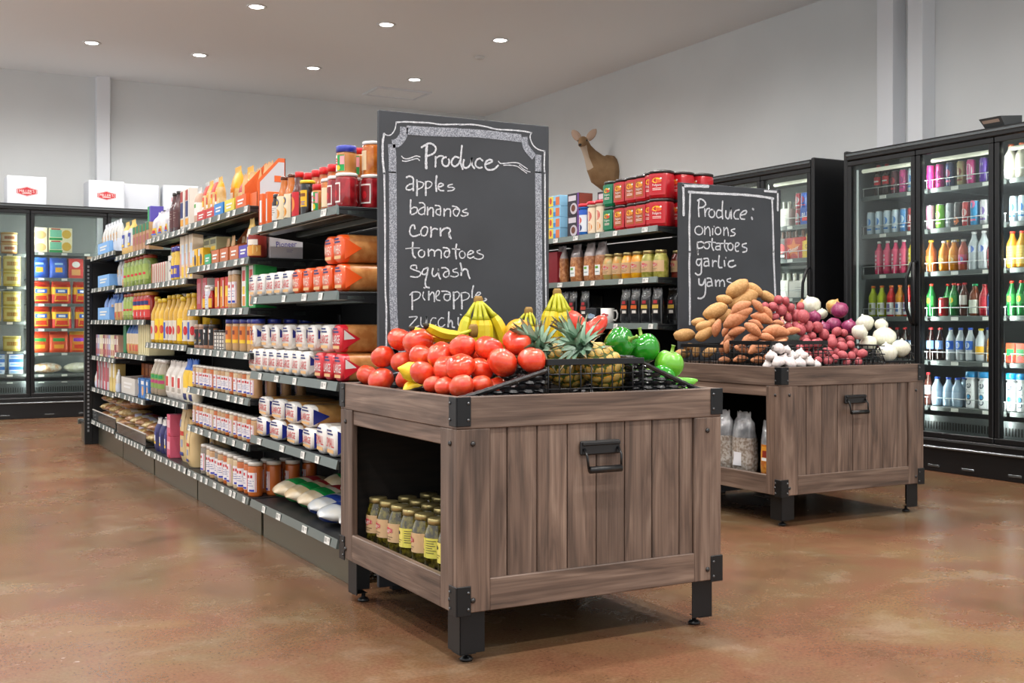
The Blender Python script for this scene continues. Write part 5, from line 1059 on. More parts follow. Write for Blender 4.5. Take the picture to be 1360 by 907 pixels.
kc = carton('coffee_pod_box', 'box', .135, .10, .135, C('#2c2630'), lambda p, w, h: (p.rect(-w*.4, w*.25, h*.66, h*.9, C('#cfc8d0'), y=-.0008), p.disc(w*.05, h*.3, w*.3, h*.26, C('#c8c0c8'), y=-.0008), p.disc(w*.02, h*.32, w*.18, h*.16, C('#6a3a26'), y=-.0012), p.rect(w*.36, w*.5, 0, h, C('#6a3a8a'), y=-.001)), side=C('#7a3a2a'))
for i, (y, z, x) in enumerate(((5.952, 1.485, 3.73), (5.952, 1.621, 3.73), (5.764, 1.621, 3.83), (5.764, 1.485, 3.83))): kc.put((x, y, z), LEFT, 'black and purple coffee pod box, %s, %s' % (('lower front', 'upper front', 'upper rear', 'lower rear')[i], B6), 'coffee pod boxes')
cr_b = bottle('creamer_bottle', 'bottle', .040, .195, G('#2f74c8', .3), G('#d8283a', .35), C('#dfe6f0'), (.12, .8), lambda p, R, z0, z1, W: (p.rect(-W*.5, W*.5, z1-.03, z1, BLU, wrap=R), p.disc(-W*.05, z0+.07, W*.2, .02, C('#d0564a'), wrap=R), p.disc(-W*.05, z0+.025, W*.22, .02, NAVY, wrap=R)), neckr=.95, neckz=.84, capz=.9)
cr_r = bottle('creamer_bottle', 'bottle', .037, .20, G('#d8c8b0', .3), G('#d8283a', .35), C('#ecd9bd'), (.05, .8), lambda p, R, z0, z1, W: (p.disc(0, z0+.1, W*.26, .03, C('#c8403a'), wrap=R), p.disc(0, z0+.035, W*.3, .025, C('#d98a3a'), wrap=R)), neckr=.95, neckz=.84, capz=.9)
cr_b.put((3.745, 5.832, 1.485), LEFT, 'blue creamer bottle with red cap, '+B6)
row(cr_r, 2, 5.740, 5.649, 3.745, 1.485, 'cream and red creamer bottle with red cap, {o} from far end', 'red creamer bottles')
# second shelf: pecans and jars
pec = pouch('pecan_bag', 'bag', .105, .075, .235, [(0, NUTS), (.66, mat('clear_top', '#7a7272', .15, coat=.7, noi=('#b8aeac', 14, .4, .65)))], (.16, .42, .5, C('#e4e6e4')), lambda p, P, t0, t1, A: (patch(p, P, -.1, t0+.2, A*.55, .03, C('#6aa83a'), 1.03), patch(p, P, 0, t0+.09, A*.7, .012, C('#8a9a9a'), 1.03)), seed=35, lump=.08, top=.12)
for i, y in enumerate((6.149, 5.970, 5.815, 5.690)): pec.put((3.735, y, 1.205), LEFT, 'clear bag of shelled nuts with white label, %s from far end' % ORD[i], 'nut bags on the second shelf from top')
MASL = mat('gold_lid', '#b9a873', .32, .75)
KLAB = C('#c9a67c', .6)
def art_mil(p, R, z0, z1, W):
    h = z1-z0; p.logo(-W*.12, z0+h*.62, W*.5, RED, WHP, wrap=R); lines(p, -W*.1, z0+h*.26, W*.45, 2, h*.12, C('#6a5238'), wrap=R)
def mason(name, body, labm=KLAB, art=art_mil, r=.043, h=.155, W=None):
    return jar(name, 'jar', r, h, body, MASL, .018, labm, (.22, .62), art, neck=.72, shoulder=.26, seg=20, labw=W or r*2.5)
PKG = mat('pickled_green', '#8a8a34', .1, coat=.8, noi=('#bdb45c', 34, .4, .62)); PEA = mat('pickled_peach', '#d98a10', .1, coat=.8, noi=('#f0b62a', 22, .4, .62)); BEET = mat('pickled_beet', '#5a1a18', .1, coat=.8, noi=('#8a3a2a', 30, .4, .62)); MIXV = mat('pickled_mix', '#a89a58', .1, coat=.8, noi=('#c98a3a', 34, .45, .62))
mj_g, mj_p, mj_b, mj_m = mason('canning_jar', PKG), mason('canning_jar', PEA), mason('canning_jar', BEET), mason('canning_jar', MIXV)
for i, (k, nm, x, y) in enumerate(((mj_m, 'pale mixed', 3.755, 5.581), (mj_m, 'pale green', 3.755, 5.483), (mj_p, 'bright orange', 3.755, 5.388), (mj_p, 'orange', 3.755, 5.294), (mj_g, 'olive green', 3.755, 5.193), (mj_g, 'light green', 3.77, 5.10), (mj_b, 'dark red', 3.89, 5.10))):
    k.put((x, y, 1.205), LEFT+(.4 if i < 5 else .1), 'canning jar of %s preserves with kraft label, %s from far end' % (nm, ORD[i]), 'canning jars on the second shelf from top')
# third shelf: dark pouches, mug
DPL = mat('dark_foil', '#17181a', .18, coat=.8, noi=('#3a3c3e', 12, .45, .7))
def jerk(col): return pouch('jerky_pouch', 'bag', .085, .04, .20, [(0, DPL)], (.28, .68, .6, C('#2a2624')), lambda p, P, t0, t1, A: (patch(p, P, 0, t1-.07, A*.6, .045, C('#b23038'), 1.03), patch(p, P, 0, t0+.20, A*.95, .05, col, 1.03), patch(p, P, .1, t0+.06, A*.6, .04, C('#d8d4cc'), 1.03)), seed=37, lump=.1)
jk_o, jk_y, jk_r = jerk(C('#d9662a')), jerk(C('#cfae4a')), jerk(C('#b8483c'))
for i, (k, nm, x, y) in enumerate(((jk_r, 'red', 3.73, 6.077), (jk_r, 'red', 3.73, 5.979), (jk_r, 'red', 3.735, 5.849), (jk_o, 'orange', 3.73, 5.406), (jk_o, 'orange', 3.735, 5.316), (jk_y, 'yellow', 3.735, 5.214), (jk_y, 'yellow', 3.735, 5.108), (jk_y, 'yellow', 3.82, 5.08))):
    k.put((x, y, .950), LEFT+.1, 'dark foil pouch with %s label, %s from far end, third shelf' % (nm, ORD[i]), 'dark foil pouches')
b = MB(); b.lathe([(.036, 0), (.0405, .004), (.0415, .092), (.038, .092), (.036, .008)], G('#eceae4', .2), 24, caps=False); b.lathe([(.036, .008), (.001, .009)], G('#eceae4', .2), 24, caps=False)
h = MB(); h.tube([(.040, 0, .076), (.058, 0, .078), (.068, 0, .06), (.066, 0, .036), (.054, 0, .02), (.040, 0, .022)], .0055, G('#eceae4', .2), 8)
p = MB(); p.logo(0, .05, .052, RED, WHP, wrap=.042)
Proto('coffee_mug', 'mug', b, [('handle', h), ('logo_print', p)]).put((3.745, 5.593, .950), LEFT+.45, 'white coffee mug with red emblem beside its dark box')
carton('mug_box', 'box', .085, .085, .095, C('#2a2c30'), lambda p, w, h: p.logo(0, h*.48, w*.8, C('#7a9ab8'), C('#dfe6ea'), y=-.001)).put((3.715, 5.731, .950), LEFT+.25, 'dark mug box with pale blue emblem beside the white mug')
box0 = carton('dark_box', 'box', .11, .08, .2, C('#7a1420'), None); box0.put((3.72, 6.18, 1.205), LEFT, 'dark red box at the far side of the nut bags')

# ------------------------------------------------------------------ jars and bags on the lower shelves of the bins
PEP = mat('pickled_pepper', '#332c0e', .08, coat=.9, noi=('#6e6422', 55, .42, .62)); YLAB = C('#d8cf5a', .6)
def art_yl(p, R, z0, z1, W):
    h = z1-z0; p.rect(-W*.5, W*.0, z0, z1, C('#e2d268'), wrap=R, n=5); p.disc(-W*.22, z0+h*.75, W*.09, h*.1, DK, wrap=R+.0005); lines(p, -W*.22, z0+h*.36, W*.35, 2, h*.12, C('#6a5a20'), wrap=R+.0005); lines(p, W*.24, z0+h*.85, W*.36, 6, h*.12, C('#5a5a3a'), wrap=R+.0005)
pj_r = mason('canning_jar', PEP, KLAB, art_mil, .041, .150); pj_y = mason('canning_jar', PEP, YLAB, art_yl, .041, .150)
k = 0
for r in range(4):
    for c in range(7):
        x = 1.478+r*.095; y = 3.61-c*.095-(r % 2)*.03
        if r == 3 and c in (1, 5, 6): continue
        yel = r == 0 and c in (3, 5, 6)
        (pj_y if yel else pj_r).put((x, y, .209), LEFT+((.35, .1, .2, .35, -.1, .0, .3)[c]), 'jar of peppers with %s label, %s rank inward, %s from far end, in the bin' % ('yellow' if yel else 'tan', ORD[r], ORD[c]), 'pepper jars in the bin')
GRAN = mat('clear_snack', '#b9b2aa', .2, coat=.7, noi=('#8d7f72', 70, .42, .6))
gbag = pouch('snack_bag', 'bag', .15, .09, .30, [(0, GRAN), (.55, mat('clear_top2', '#6d7074', .12, coat=.8, noi=('#b4b7ba', 9, .4, .65)))], (.12, .34, .4, C('#dcdce0')), seed=41, lump=.16, top=.1, flare=.7)
obag = pouch('candy_bag', 'bag', .10, .07, .27, [(0, mat('candy', '#b8642a', .2, coat=.7, noi=('#d8923a', 40, .42, .6))), (.6, mat('clear_top2', '#a9acb0', .12))], (.28, .55, .5, C('#d8922a')), bagart(C('#8a2a1a'), WHT), seed=43, lump=.1, top=.1)
row(gbag, 3, 4.72, 4.40, 3.72, .209, 'clear bag of snack mix, {o} from far end, on the bin shelf', 'snack bags in the potato bin', jr=.1)
obag.put((3.72, 4.20, .209), LEFT, 'clear bag of orange candy closest to the bin post')

# ------------------------------------------------------------------ boxes on the freezer, sensor
WBX = C('#dfe3ea', .5)
def ship(w, logo): return carton('white_shipping_box', 'box', w, .33, .29, WBX, (lambda p, w, h: p.logo(0, h*.47, w*.52, C('#c8323c'), WHP, y=-.001)) if logo else None, c=.006)
for i, (x, y, w, lg, rz, nm) in enumerate(((1.265, 12.36, .37, True, 0, 'white box with red emblem, on the freezer, first from the aisle end'), (2.03, 12.36, .355, True, 0, 'white box with red emblem, on the freezer, before the column'), (2.40, 12.50, .38, False, 0, 'plain white box between the emblem boxes on the freezer'), (2.80, 12.40, .37, True, -.12, 'white box with red emblem, on the freezer, above the shelving'))):
    ship(w, lg).put((x, y, 2.146), rz, nm, 'white boxes on the freezer')
e = empty('motion_sensor', (5.955, 4.63, 2.151), LEFT, 'small dark sensor housing on top of the drink cooler', 'sensor')
b = MB(); b.add([(-.07, -.02, .0), (.07, -.02, 0), (.07, .14, 0), (-.07, .14, 0), (-.085, -.06, .055), (.07, -.06, .055), (.07, .14, .075), (-.085, .14, .075)], [(0, 3, 2, 1), (4, 5, 6, 7), (0, 1, 5, 4), (1, 2, 6, 5), (2, 3, 7, 6), (3, 0, 4, 7)], mat('sensor_grey', '#4a4e50', .4)); obj('housing', b, e)
b = MB(); b.add([(-.065, -.026, .01), (.05, -.026, .01), (.05, -.052, .042), (-.07, -.052, .042)], [(0, 1, 2, 3)], C('#b9a79a', .2)); obj('lens_window', b, e)

# ------------------------------------------------------------------ drinks in the near cooler
def scan(c, art=None, h=.158, r=.0285, top=None): return can('energy_can', 'can', r, h, G(c, .25), top, art)
def blob(c, z=.55, w=.3, hh=.025): return lambda p, R, z0, z1, W: (p.disc(0, z1*z, W*w, hh, C(c), wrap=R), p.rect(-W*.35, W*.35, z1*.18, z1*.25, C(c), wrap=R, n=5))
def claw(c): return lambda p, R, z0, z1, W: [p.add([(R*sin(a), -R*cos(a), z) for a, z in ((x0, z1*.2), (x0+.12, z1*.2), (x0+.75, z1*.78), (x0+.68, z1*.78))], [(0, 1, 2, 3)], C(c)) for x0 in (-.75, -.35)]
cans = {'pink': scan('#d8308a', blob('#8a1a6a')), 'dark': scan('#5a2a3a', blob('#c83a4a')), 'blue_white': scan('#c9dbe8', blob('#2f7ac8')), 'blue': scan('#3a86c8', blob('#c0d8ea')),
        'navy': scan('#3a4a7a', blob('#d05a8a')), 'tan': scan('#a89a70', blob('#8a3a2a')), 'hot_pink': scan('#e03a94', blob('#f4e6ee', .5, .4, .05)), 'purple': scan('#6a3ab8', claw('#f0eef4')),
        'lime': scan('#7ac832', blob('#dff0b8')), 'grey': scan('#9aa2a8', blob('#c8ccd0')), 'black_orange': scan('#4a4648', blob('#d8702a', .25)), 'red': scan('#b8282e', blob('#e8c8c8')), 'cyan': scan('#2a9ad8', blob('#e86a9a', .85)), 'white': scan('#d8d8de', blob('#7a5ab0')), 'mauve': scan('#b8809a', claw('#9a9aa8'))}
COLA = G('#2a1210', .1)
def pet(name, body, cap, labm, r=.031, h=.215, lz=(.34, .6), art=None, **k): return bottle(name, 'bottle', r, h, body, G(cap, .35), labm, lz, art, neckr=.4, neckz=.72, capz=.93, **k)
pets = {'cola': pet('cola_bottle', COLA, '#c81c22', C('#c4202a'), art=lambda p, R, z0, z1, W: p.rect(-W*.3, W*.3, z0+.02, z0+.03, WHT, wrap=R, n=5)),
        'pink_drink': pet('flavoured_water_bottle', G('#d83a6a', .15), '#e0d8d8', C('#d8486e'), .030, .23, (.1, .72), lambda p, R, z0, z1, W: [p.disc(-W*.1, z0+.02+i*.028, W*.15, .009, C('#f4d0da'), wrap=R) for i in range(4)]),
        'yellow_drink': pet('flavoured_water_bottle', G('#e0c414', .15), '#e6e0d8', C('#ecd42a'), .030, .23, (.1, .72), lambda p, R, z0, z1, W: [p.disc(-W*.1, z0+.02+i*.028, W*.15, .009, C('#fff4b0'), wrap=R) for i in range(4)]),
        'sport_lime': pet('sports_drink_bottle', G('#b8c81e', .15), '#e8761e', C('#e6e6dc'), .033, .215, (.06, .45), lambda p, R, z0, z1, W: p.rect(-W*.1, W*.15, z0+.02, z1-.01, C('#8a9a3a'), wrap=R, n=3), waist=.93),
        'sport_red': pet('sports_drink_bottle', G('#cf1c1e', .15), '#e8761e', C('#dcdcdc'), .033, .215, (.06, .45), lambda p, R, z0, z1, W: p.rect(-W*.2, W*.15, z0+.02, z1-.01, C('#7a6a9a'), wrap=R, n=3), waist=.93),
        'sport_amber': pet('sports_drink_bottle', G('#c8841c', .15), '#e8761e', C('#d8d6da'), .033, .215, (.06, .45), lambda p, R, z0, z1, W: p.rect(-W*.2, W*.15, z0+.02, z1-.01, C('#5a7ab0'), wrap=R, n=3), waist=.93),
        'juice_orange': pet('juice_bottle', G('#e08a14', .12), '#e6e2d8', C('#e8a032'), .034, .20, (.2, .5), lambda p, R, z0, z1, W: p.disc(0, (z0+z1)/2, W*.25, .018, C('#f2d8a0'), wrap=R)),
        'juice_red': pet('juice_bottle', G('#b8503a', .12), '#d8d2c8', C('#c8486a'), .034, .20, (.2, .5), lambda p, R, z0, z1, W: p.disc(0, (z0+z1)/2, W*.25, .018, C('#8a9ac8'), wrap=R)),
        'tea': pet('tea_bottle', G('#a85a1e', .12), '#e8c41e', C('#d8783a'), .036, .21, (.2, .5)),
        'water_tall': pet('water_bottle', mat('water_plastic', '#c3ccd2', .08, coat=.8), '#e8eaec', C('#cfd8de'), .036, .245, (.45, .62), lambda p, R, z0, z1, W: p.disc(0, (z0+z1)/2, W*.26, .022, BLU, wrap=R)),
        'green_soda': pet('soda_bottle', G('#1f7a3a', .1), '#d83a26', C('#3a9a4a'), .031, .215, (.34, .62), lambda p, R, z0, z1, W: p.disc(0, (z0+z1)/2, W*.2, .018, YEL, wrap=R)),
        'clear_soda': pet('soda_bottle', G('#5a3028', .1), '#c8303a', C('#d8d0cc'), .031, .215, (.34, .62)),
        'green_cap': pet('tea_bottle', G('#7a3a1e', .12), '#12a868', C('#e4e8dc'), .037, .205, (.08, .5), lambda p, R, z0, z1, W: p.rect(-W*.4, -W*.2, z0, z1, GRN, wrap=R, n=3)),
        'red_bottle': pet('soda_bottle', G('#b81c2c', .15), '#b81c2c', C('#cf3444'), .034, .20, (.2, .6)),
        'blue_bottle': pet('soda_bottle', G('#1f5ab8', .15), '#d0d4da', C('#3a7ad8'), .034, .205, (.2, .6)),
        'diet_cola': pet('cola_bottle', COLA, '#d03038', C('#7aa0d8'), art=lambda p, R, z0, z1, W: p.disc(0, (z0+z1)/2, W*.2, .02, C('#e0e4ea'), wrap=R)),
        'water_blue': pet('water_bottle', mat('water_plastic', '#c3ccd2', .08, coat=.8), '#1f54c8', C('#2a6ad0'), art=lambda p, R, z0, z1, W: p.disc(0, (z0+z1)/2, W*.2, .02, C('#d0e0f0'), wrap=R)),
        'yellow_cap': pet('soda_bottle', mat('water_plastic', '#c3ccd2', .08, coat=.8), '#e8c81e', C('#f0b81e'), .034, .21, (.22, .46)),
        'water_small': pet('water_bottle', mat('water_plastic2', '#a9c4dc', .08, coat=.8), '#1f4ec0', C('#b8d0e6'), .036, .19, (.2, .5)),
        'core': bottle('tall_water_bottle', 'bottle', .036, .235, G('#e2e6ea', .3), G('#1a8fd0', .3), C('#e6eaee'), (.02, .75), lambda p, R, z0, z1, W: (p.text('core', 0, (z0+z1)/2, .036, C('#4a5a6a'), wrap=R, rot=pi/2), p.disc(0, z0+.07, W*.12, .013, C('#2a9ad8'), wrap=R+.0003)), neckr=.95, neckz=.8, capz=.84),
        'milk': pet('milk_bottle', G('#ddd8c8', .3), '#d8602a', C('#d6d2c2'), .040, .215, (.1, .55)),
        'smoothie': pet('juice_bottle', G('#d89a2a', .15), '#d83a26', C('#e2c06a'), .036, .225, (.1, .6), lambda p, R, z0, z1, W: lines(p, 0, z1-.02, W*.6, 6, .016, C('#c87a2a'), wrap=R)),
        'coke_can': can('soda_can', 'can', .033, .122, G('#c01c26', .25), None, lambda p, R, z0, z1, W: p.rect(-W*.08, W*.08, .02, z1*.85, WHT, wrap=R, n=3)),
        'veg': carton('juice_carton', 'box', .065, .07, .12, C('#c84a2a'), lambda p, w, h: (p.rect(-w*.4, w*.4, h*.35, h*.7, GRN, y=-.0008), p.disc(0, h*.25, w*.25, h*.15, RED, y=-.001)))}
ALL = dict(cans); ALL.update(pets)
NICE = {k: k.replace('_', ' ') for k in ALL}
def fill(z, shelf_name, items, x=6.10, door='door'):
    n = {}
    for i, (k, y) in enumerate(items):
        ALL[k].put((x+(.0 if k != 'veg' else -.03), y, z+.0005), LEFT, '%s %s, %s from far end, %s shelf, drink cooler' % (NICE[k] if k in cans else NICE[k], 'can' if k in cans else 'drink', ORD[i], shelf_name), 'drinks on the %s shelf of the drink cooler' % shelf_name)
fill(1.845, 'top', [('cola', 5.709), ('cola', 5.634), ('dark', 5.560), ('pink', 5.487), ('blue_white', 5.413), ('pink', 5.255), ('pink', 5.181), ('navy', 5.099), ('tan', 5.010), ('hot_pink', 4.935), ('purple', 4.838), ('purple', 4.771), ('milk', 4.641), ('milk', 4.561)])
fill(1.578, 'fifth', [('blue_white', 5.778), ('blue_white', 5.702), ('blue_white', 5.627), ('blue_white', 5.553), ('blue', 5.481), ('red', 5.416), ('mauve', 5.258), ('lime', 5.178), ('grey', 5.099), ('black_orange', 5.034), ('red', 4.970), ('cyan', 4.906), ('white', 4.833), ('grey', 4.766), ('blue_white', 4.619), ('blue_white', 4.556)])
fill(1.295, 'fourth', [('pink_drink', 5.702), ('pink_drink', 5.627), ('pink_drink', 5.553), ('pink_drink', 5.484), ('yellow_drink', 5.409), ('tea', 5.252), ('juice_orange', 5.147), ('juice_orange', 5.069), ('juice_red', 4.993), ('water_tall', 4.912), ('water_tall', 4.838), ('red_bottle', 4.771), ('smoothie', 4.630), ('smoothie', 4.561)])
fill(1.0, 'third', [('sport_lime', 5.757), ('sport_lime', 5.678), ('sport_red', 5.593), ('sport_amber', 5.517), ('sport_red', 5.448), ('sport_red', 5.377), ('green_soda', 5.252), ('coke_can', 5.153), ('green_soda', 5.066), ('clear_soda', 4.987), ('green_cap', 4.906), ('red_bottle', 4.833), ('blue_bottle', 4.771), ('green_soda', 4.635), ('green_soda', 4.566)])
fill(.71, 'second', [('cola', 5.674), ('cola', 5.607), ('diet_cola', 5.540), ('diet_cola', 5.474), ('diet_cola', 5.409), ('diet_cola', 5.252), ('diet_cola', 5.178), ('water_blue', 5.093), ('water_blue', 5.016), ('water_blue', 4.941), ('yellow_cap', 4.861), ('juice_orange', 4.777), ('veg', 4.625), ('veg', 4.556)])
fill(.41, 'lowest', [('water_small', 5.540), ('water_small', 5.448), ('clear_soda', 5.276), ('water_small', 5.202), ('water_small', 5.111), ('water_small', 5.040), ('core', 4.929), ('core', 4.833), ('core', 4.630), ('core', 4.556)])
# second ranks seen above the small bottles and cans
for i, (k, y, z, nm) in enumerate((('tea', 5.190, 1.295, 'fourth'), ('tea', 5.123, 1.295, 'fourth'), ('cola', 5.099, 1.0, 'third'), ('green_soda', 5.190, 1.0, 'third'), ('water_blue', 4.878, .71, 'second'), ('water_blue', 4.810, .71, 'second'), ('water_small', 5.063, .41, 'lowest'), ('water_small', 4.993, .41, 'lowest'))):
    ALL[k].put((6.19, y, z+.0005), LEFT, '%s drink in second rank, %s shelf of the drink cooler, %s from far end' % (NICE[k], nm, 'farther' if i % 2 == 0 else 'nearer'), 'drinks in the second rank')

# ------------------------------------------------------------------ beer in the farther cooler
def beerneck(mb, x, y, z, m, cap): mb.lathe([(.026, z-.06), (.026, z-.03), (.013, z+.01), (.0115, z+.045), (.0125, z+.046), (.0125, z+.055)], m, 10, at=(x, y, 0))
def carrier(name, w, d, h, base, art, glass, rows=2, cols=3):
    b = MB(); b.box(-w/2, w/2, 0, d, 0, h, base, .003); p = MB(); art(p, w, h); pr = [('label_print', p)]
    for i in range(cols):
        for j in range(rows):
            n = MB(); beerneck(n, -w/2+w*(i+.5)/cols, d*(j+.5)/rows, h, glass, None); pr.append(('bottle_neck', n))
    return Proto(name, 'beer carton', b, pr)
BGL, CGL = G('#5a2c12', .1), G('#c8b468', .1)
c_w = carrier('bottle_carton', .16, .12, .135, C('#dcd8d0'), lambda p, w, h: (p.rect(-w*.45, -w*.1, h*.2, h*.9, YEL, y=-.001), lines(p, w*.15, h*.6, w*.4, 3, h*.15, GRY, y=-.001)), G('#cfd2c8', .2))
c_r = carrier('bottle_carton', .21, .12, .16, C('#b8201e'), lambda p, w, h: (p.add([(w*.38*cos(a*pi/5+pi/2)*(1 if a % 2 == 0 else .45), -.001, h*.5+w*.38*sin(a*pi/5+pi/2)*(1 if a % 2 == 0 else .45)) for a in range(10)], [tuple(range(10))], C('#e0762a')), p.text('Shiner', 0, h*.45, h*.2, WHT, y=-.002, wmax=w*.7, rot=.3)), BGL)
c_k = carrier('bottle_carton', .16, .12, .16, C('#2a2220'), lambda p, w, h: (p.disc(0, h*.5, w*.35, h*.25, RED, y=-.001), p.rect(-w*.3, w*.3, h*.1, h*.2, WHT, y=-.001)), BGL)
c_y = carrier('bottle_carton', .19, .12, .13, C('#e6c23a'), lambda p, w, h: (p.text('Corona', 0, h*.66, h*.22, NAVY, y=-.001, wmax=w*.7), p.disc(0, h*.28, w*.1, h*.14, C('#b88a1e'), y=-.001)), CGL)
c_v = carrier('bottle_carton', .27, .12, .125, C('#e2ddd6'), lambda p, w, h: (lines(p, -w*.1, h*.6, w*.3, 3, h*.14, C('#6a6a72'), y=-.001), p.rect(w*.36, w*.48, h*.2, h*.6, RED, y=-.001)), G('#d8d4c8', .2), cols=4)
c_b = carton('beer_box', 'beer carton', .19, .12, .125, C('#2450a8'), lambda p, w, h: (p.rect(-w*.4, w*.45, h*.2, h*.45, C('#c8302c'), y=-.001), p.text('BUSCH', .0, h*.6, h*.28, WHT, y=-.002, wmax=w*.8, rot=.12)))
bcan = can('beer_can', 'can', .033, .122, G('#2a5ab8', .25), None, blob('#c83038')); rcan = can('beer_can', 'can', .033, .122, G('#b83a4a', .25), None, blob('#d8dae0'))
FB = 'beer cooler'
def fput(pr, px, z, label, x=6.07): pr.put((x, px, z+.0005), LEFT, label, 'cartons in the beer cooler')
fput(c_w, 6.658, 1.70, 'white and yellow bottle carton, top shelf of the '+FB)
for i, (pxy) in enumerate((6.501, 6.444, 6.349)):
    for k in range(2):
        if k == 0 and i == 2: continue
        (rcan if i == 0 else bcan).put((6.11 if i < 2 else 6.15, pxy, 1.7005+k*.1225+(.003 if i == 2 else 0)), LEFT, '%s beer can, %s from far end, %s layer, top shelf' % ('red' if i == 0 else 'blue', ORD[i], 'upper' if k else 'lower'), 'beer cans in the beer cooler')
fput(c_b, 6.349, 1.70, 'blue and red beer box on the top shelf of the '+FB, 6.06)
fput(c_k, 6.674, 1.447, 'dark bottle carton with red badge, second shelf from top'); fput(c_r, 6.525, 1.447, 'red bottle carton with orange star, second shelf from top'); fput(c_y, 6.341, 1.447, 'yellow bottle carton at the door frame, second shelf from top')
fput(c_w, 6.666, 1.15, 'white and yellow bottle carton, third shelf from top, '+FB); fput(c_v, 6.444, 1.15, 'wide white bottle carton, third shelf from top, '+FB)
fput(c_r, 6.591, .90, 'red bottle carton low in the '+FB); fput(c_y, 6.380, .90, 'yellow bottle carton low in the '+FB)
for i, (y, z) in enumerate(((6.85, 1.70), (7.1, 1.70), (6.85, 1.447), (7.1, 1.447), (6.85, 1.15), (7.1, 1.15), (7.4, 1.70), (7.4, 1.447))): (c_w, c_r, c_k, c_y)[i % 4].put((6.07, y, z+.0005), LEFT, 'bottle carton behind the farther beer cooler doors, %s of eight' % ORD[i], 'cartons behind the farther doors')

# ------------------------------------------------------------------ frozen food
FY = 12.425
tub = jar('frozen_tub', 'tub', .075, .105, C('#c88a3a'), G('#d8b06a', .35), .016, C('#e0c8a0'), (.15, .8), lambda p, R, z0, z1, W: p.rect(-W*.3, W*.3, z0+.02, z0+.05, C('#a85a24'), wrap=R, n=6), neck=1.0, shoulder=.05)
tub_y = jar('frozen_tub', 'tub', .08, .15, C('#e8cf5a'), G('#f0e08a', .35), .016, C('#f2e08a'), (.15, .8), lambda p, R, z0, z1, W: p.rect(-W*.3, W*.3, z0+.03, z0+.07, C('#c8963a'), wrap=R, n=6), neck=1.0, shoulder=.05)
def fz(pr, xs, z, label, group, y=FY, layers=1, lh=0):
    for i, x in enumerate(xs):
        for k in range(layers): pr.put((x, y, z+.0005+k*lh), 0, label % ((ORD[i]+(' lower', ' second layer', ' top layer')[k]) if layers > 1 else ORD[i]), group)
fz(tub, [.93, 1.105], 1.655, 'amber frozen tub, %s from the aisle, top shelf of freezer', 'amber frozen tubs', layers=2, lh=.106)
fz(tub_y, [.95, 1.13], 1.328, 'yellow frozen tub, %s from the aisle, fifth shelf of freezer', 'yellow frozen tubs', layers=2, lh=.151)
fz(tub_y, [.95, 1.13], .973, 'yellow frozen tub, %s from the aisle, fourth shelf of freezer', 'yellow frozen tubs', layers=2, lh=.151)
fz(tub_y, [.94, 1.13], .677, 'yellow frozen tub, %s from the aisle, third shelf of freezer', 'yellow frozen tubs', layers=1)
bwb = carton('blue_white_box', 'box', .13, .12, .075, C('#cfdcea'), lambda p, w, h: (p.rect(-w*.5, w*.5, h*.55, h, C('#3a72c0'), y=-.001), p.rect(-w*.4, w*.3, h*.15, h*.4, C('#8ab0d8'), y=-.001)))
fz(bwb, [1.0, 1.17], .445, 'blue and white frozen box, %s from the aisle, low shelf', 'blue frozen boxes', layers=3, lh=.0755)
wf = carton('waffle_box', 'box', .225, .15, .125, C('#f0e6c0'), lambda p, w, h: (p.rect(-w*.45, w*.05, h*.25, h*.85, C('#7ac8a8'), y=-.001), p.rect(-w*.48, w*.08, 0, h*.2, C('#1f9a50'), y=-.001), p.disc(w*.26, h*.5, w*.2, h*.36, C('#e0b43a'), y=-.001), p.rect(-w*.4, -w*.0, h*.86, h*.95, RED, y=-.001)))
wf2 = carton('waffle_box', 'box', .14, .15, .125, C('#efe2c4'), lambda p, w, h: (p.disc(0, h*.4, w*.42, h*.34, C('#dcb878'), y=-.001)))
fz(wf2, [1.395], 1.68, 'cream frozen box, %s stack, top freezer shelf', 'cream frozen boxes', layers=2, lh=.1255); fz(wf, [1.59], 1.68, 'green and yellow frozen box, %s of stack, top freezer shelf', 'green frozen boxes', layers=2, lh=.1255)
fb1 = pouch('frozen_bag', 'frozen bag', .185, .10, .205, [(0, C('#2456c0')), (.9, C('#3a74d8'))], (.2, .75, .6, C('#2a62cc')), lambda p, P, t0, t1, A: (patch(p, P, 0, .4, A*.6, .12, C('#e8b02a'), 1.03), patch(p, P, 0, .7, A*.7, .05, C('#9ac8f0'), 1.03)), seed=51, top=.2)
fbx = carton('frozen_box', 'box', .14, .12, .20, C('#d03a34'), lambda p, w, h: (p.disc(0, h*.7, w*.28, h*.16, WHT, y=-.001), p.rect(-w*.3, w*.3, h*.15, h*.45, C('#e2a05a'), y=-.001)))
fb2 = pouch('frozen_bag', 'frozen bag', .20, .11, .225, [(0, C('#c82a1e')), (.4, C('#e8b42a')), (.72, C('#cf3a20'))], (.1, .85, .65, C('#e2a024')), lambda p, P, t0, t1, A: (patch(p, P, 0, .56, A*.85, .09, C('#2f5ab8'), 1.03), patch(p, P, 0, .56, A*.5, .05, C('#dce6f4'), 1.04), patch(p, P, 0, .26, A*.8, .09, C('#d8361e'), 1.03), patch(p, P, .1, .8, A*.6, .03, C('#b0201a'), 1.03)), seed=53, top=.25)
fb3 = pouch('frozen_bag', 'frozen bag', .20, .11, .215, [(0, C('#d84a1e')), (.8, C('#c83a1a'))], (.1, .85, .65, C('#cf4a22')), lambda p, P, t0, t1, A: (patch(p, P, 0, .6, A*.85, .08, C('#2f8a3a'), 1.03), patch(p, P, 0, .28, A*.7, .09, C('#e09a2a'), 1.03)), seed=55, top=.25)
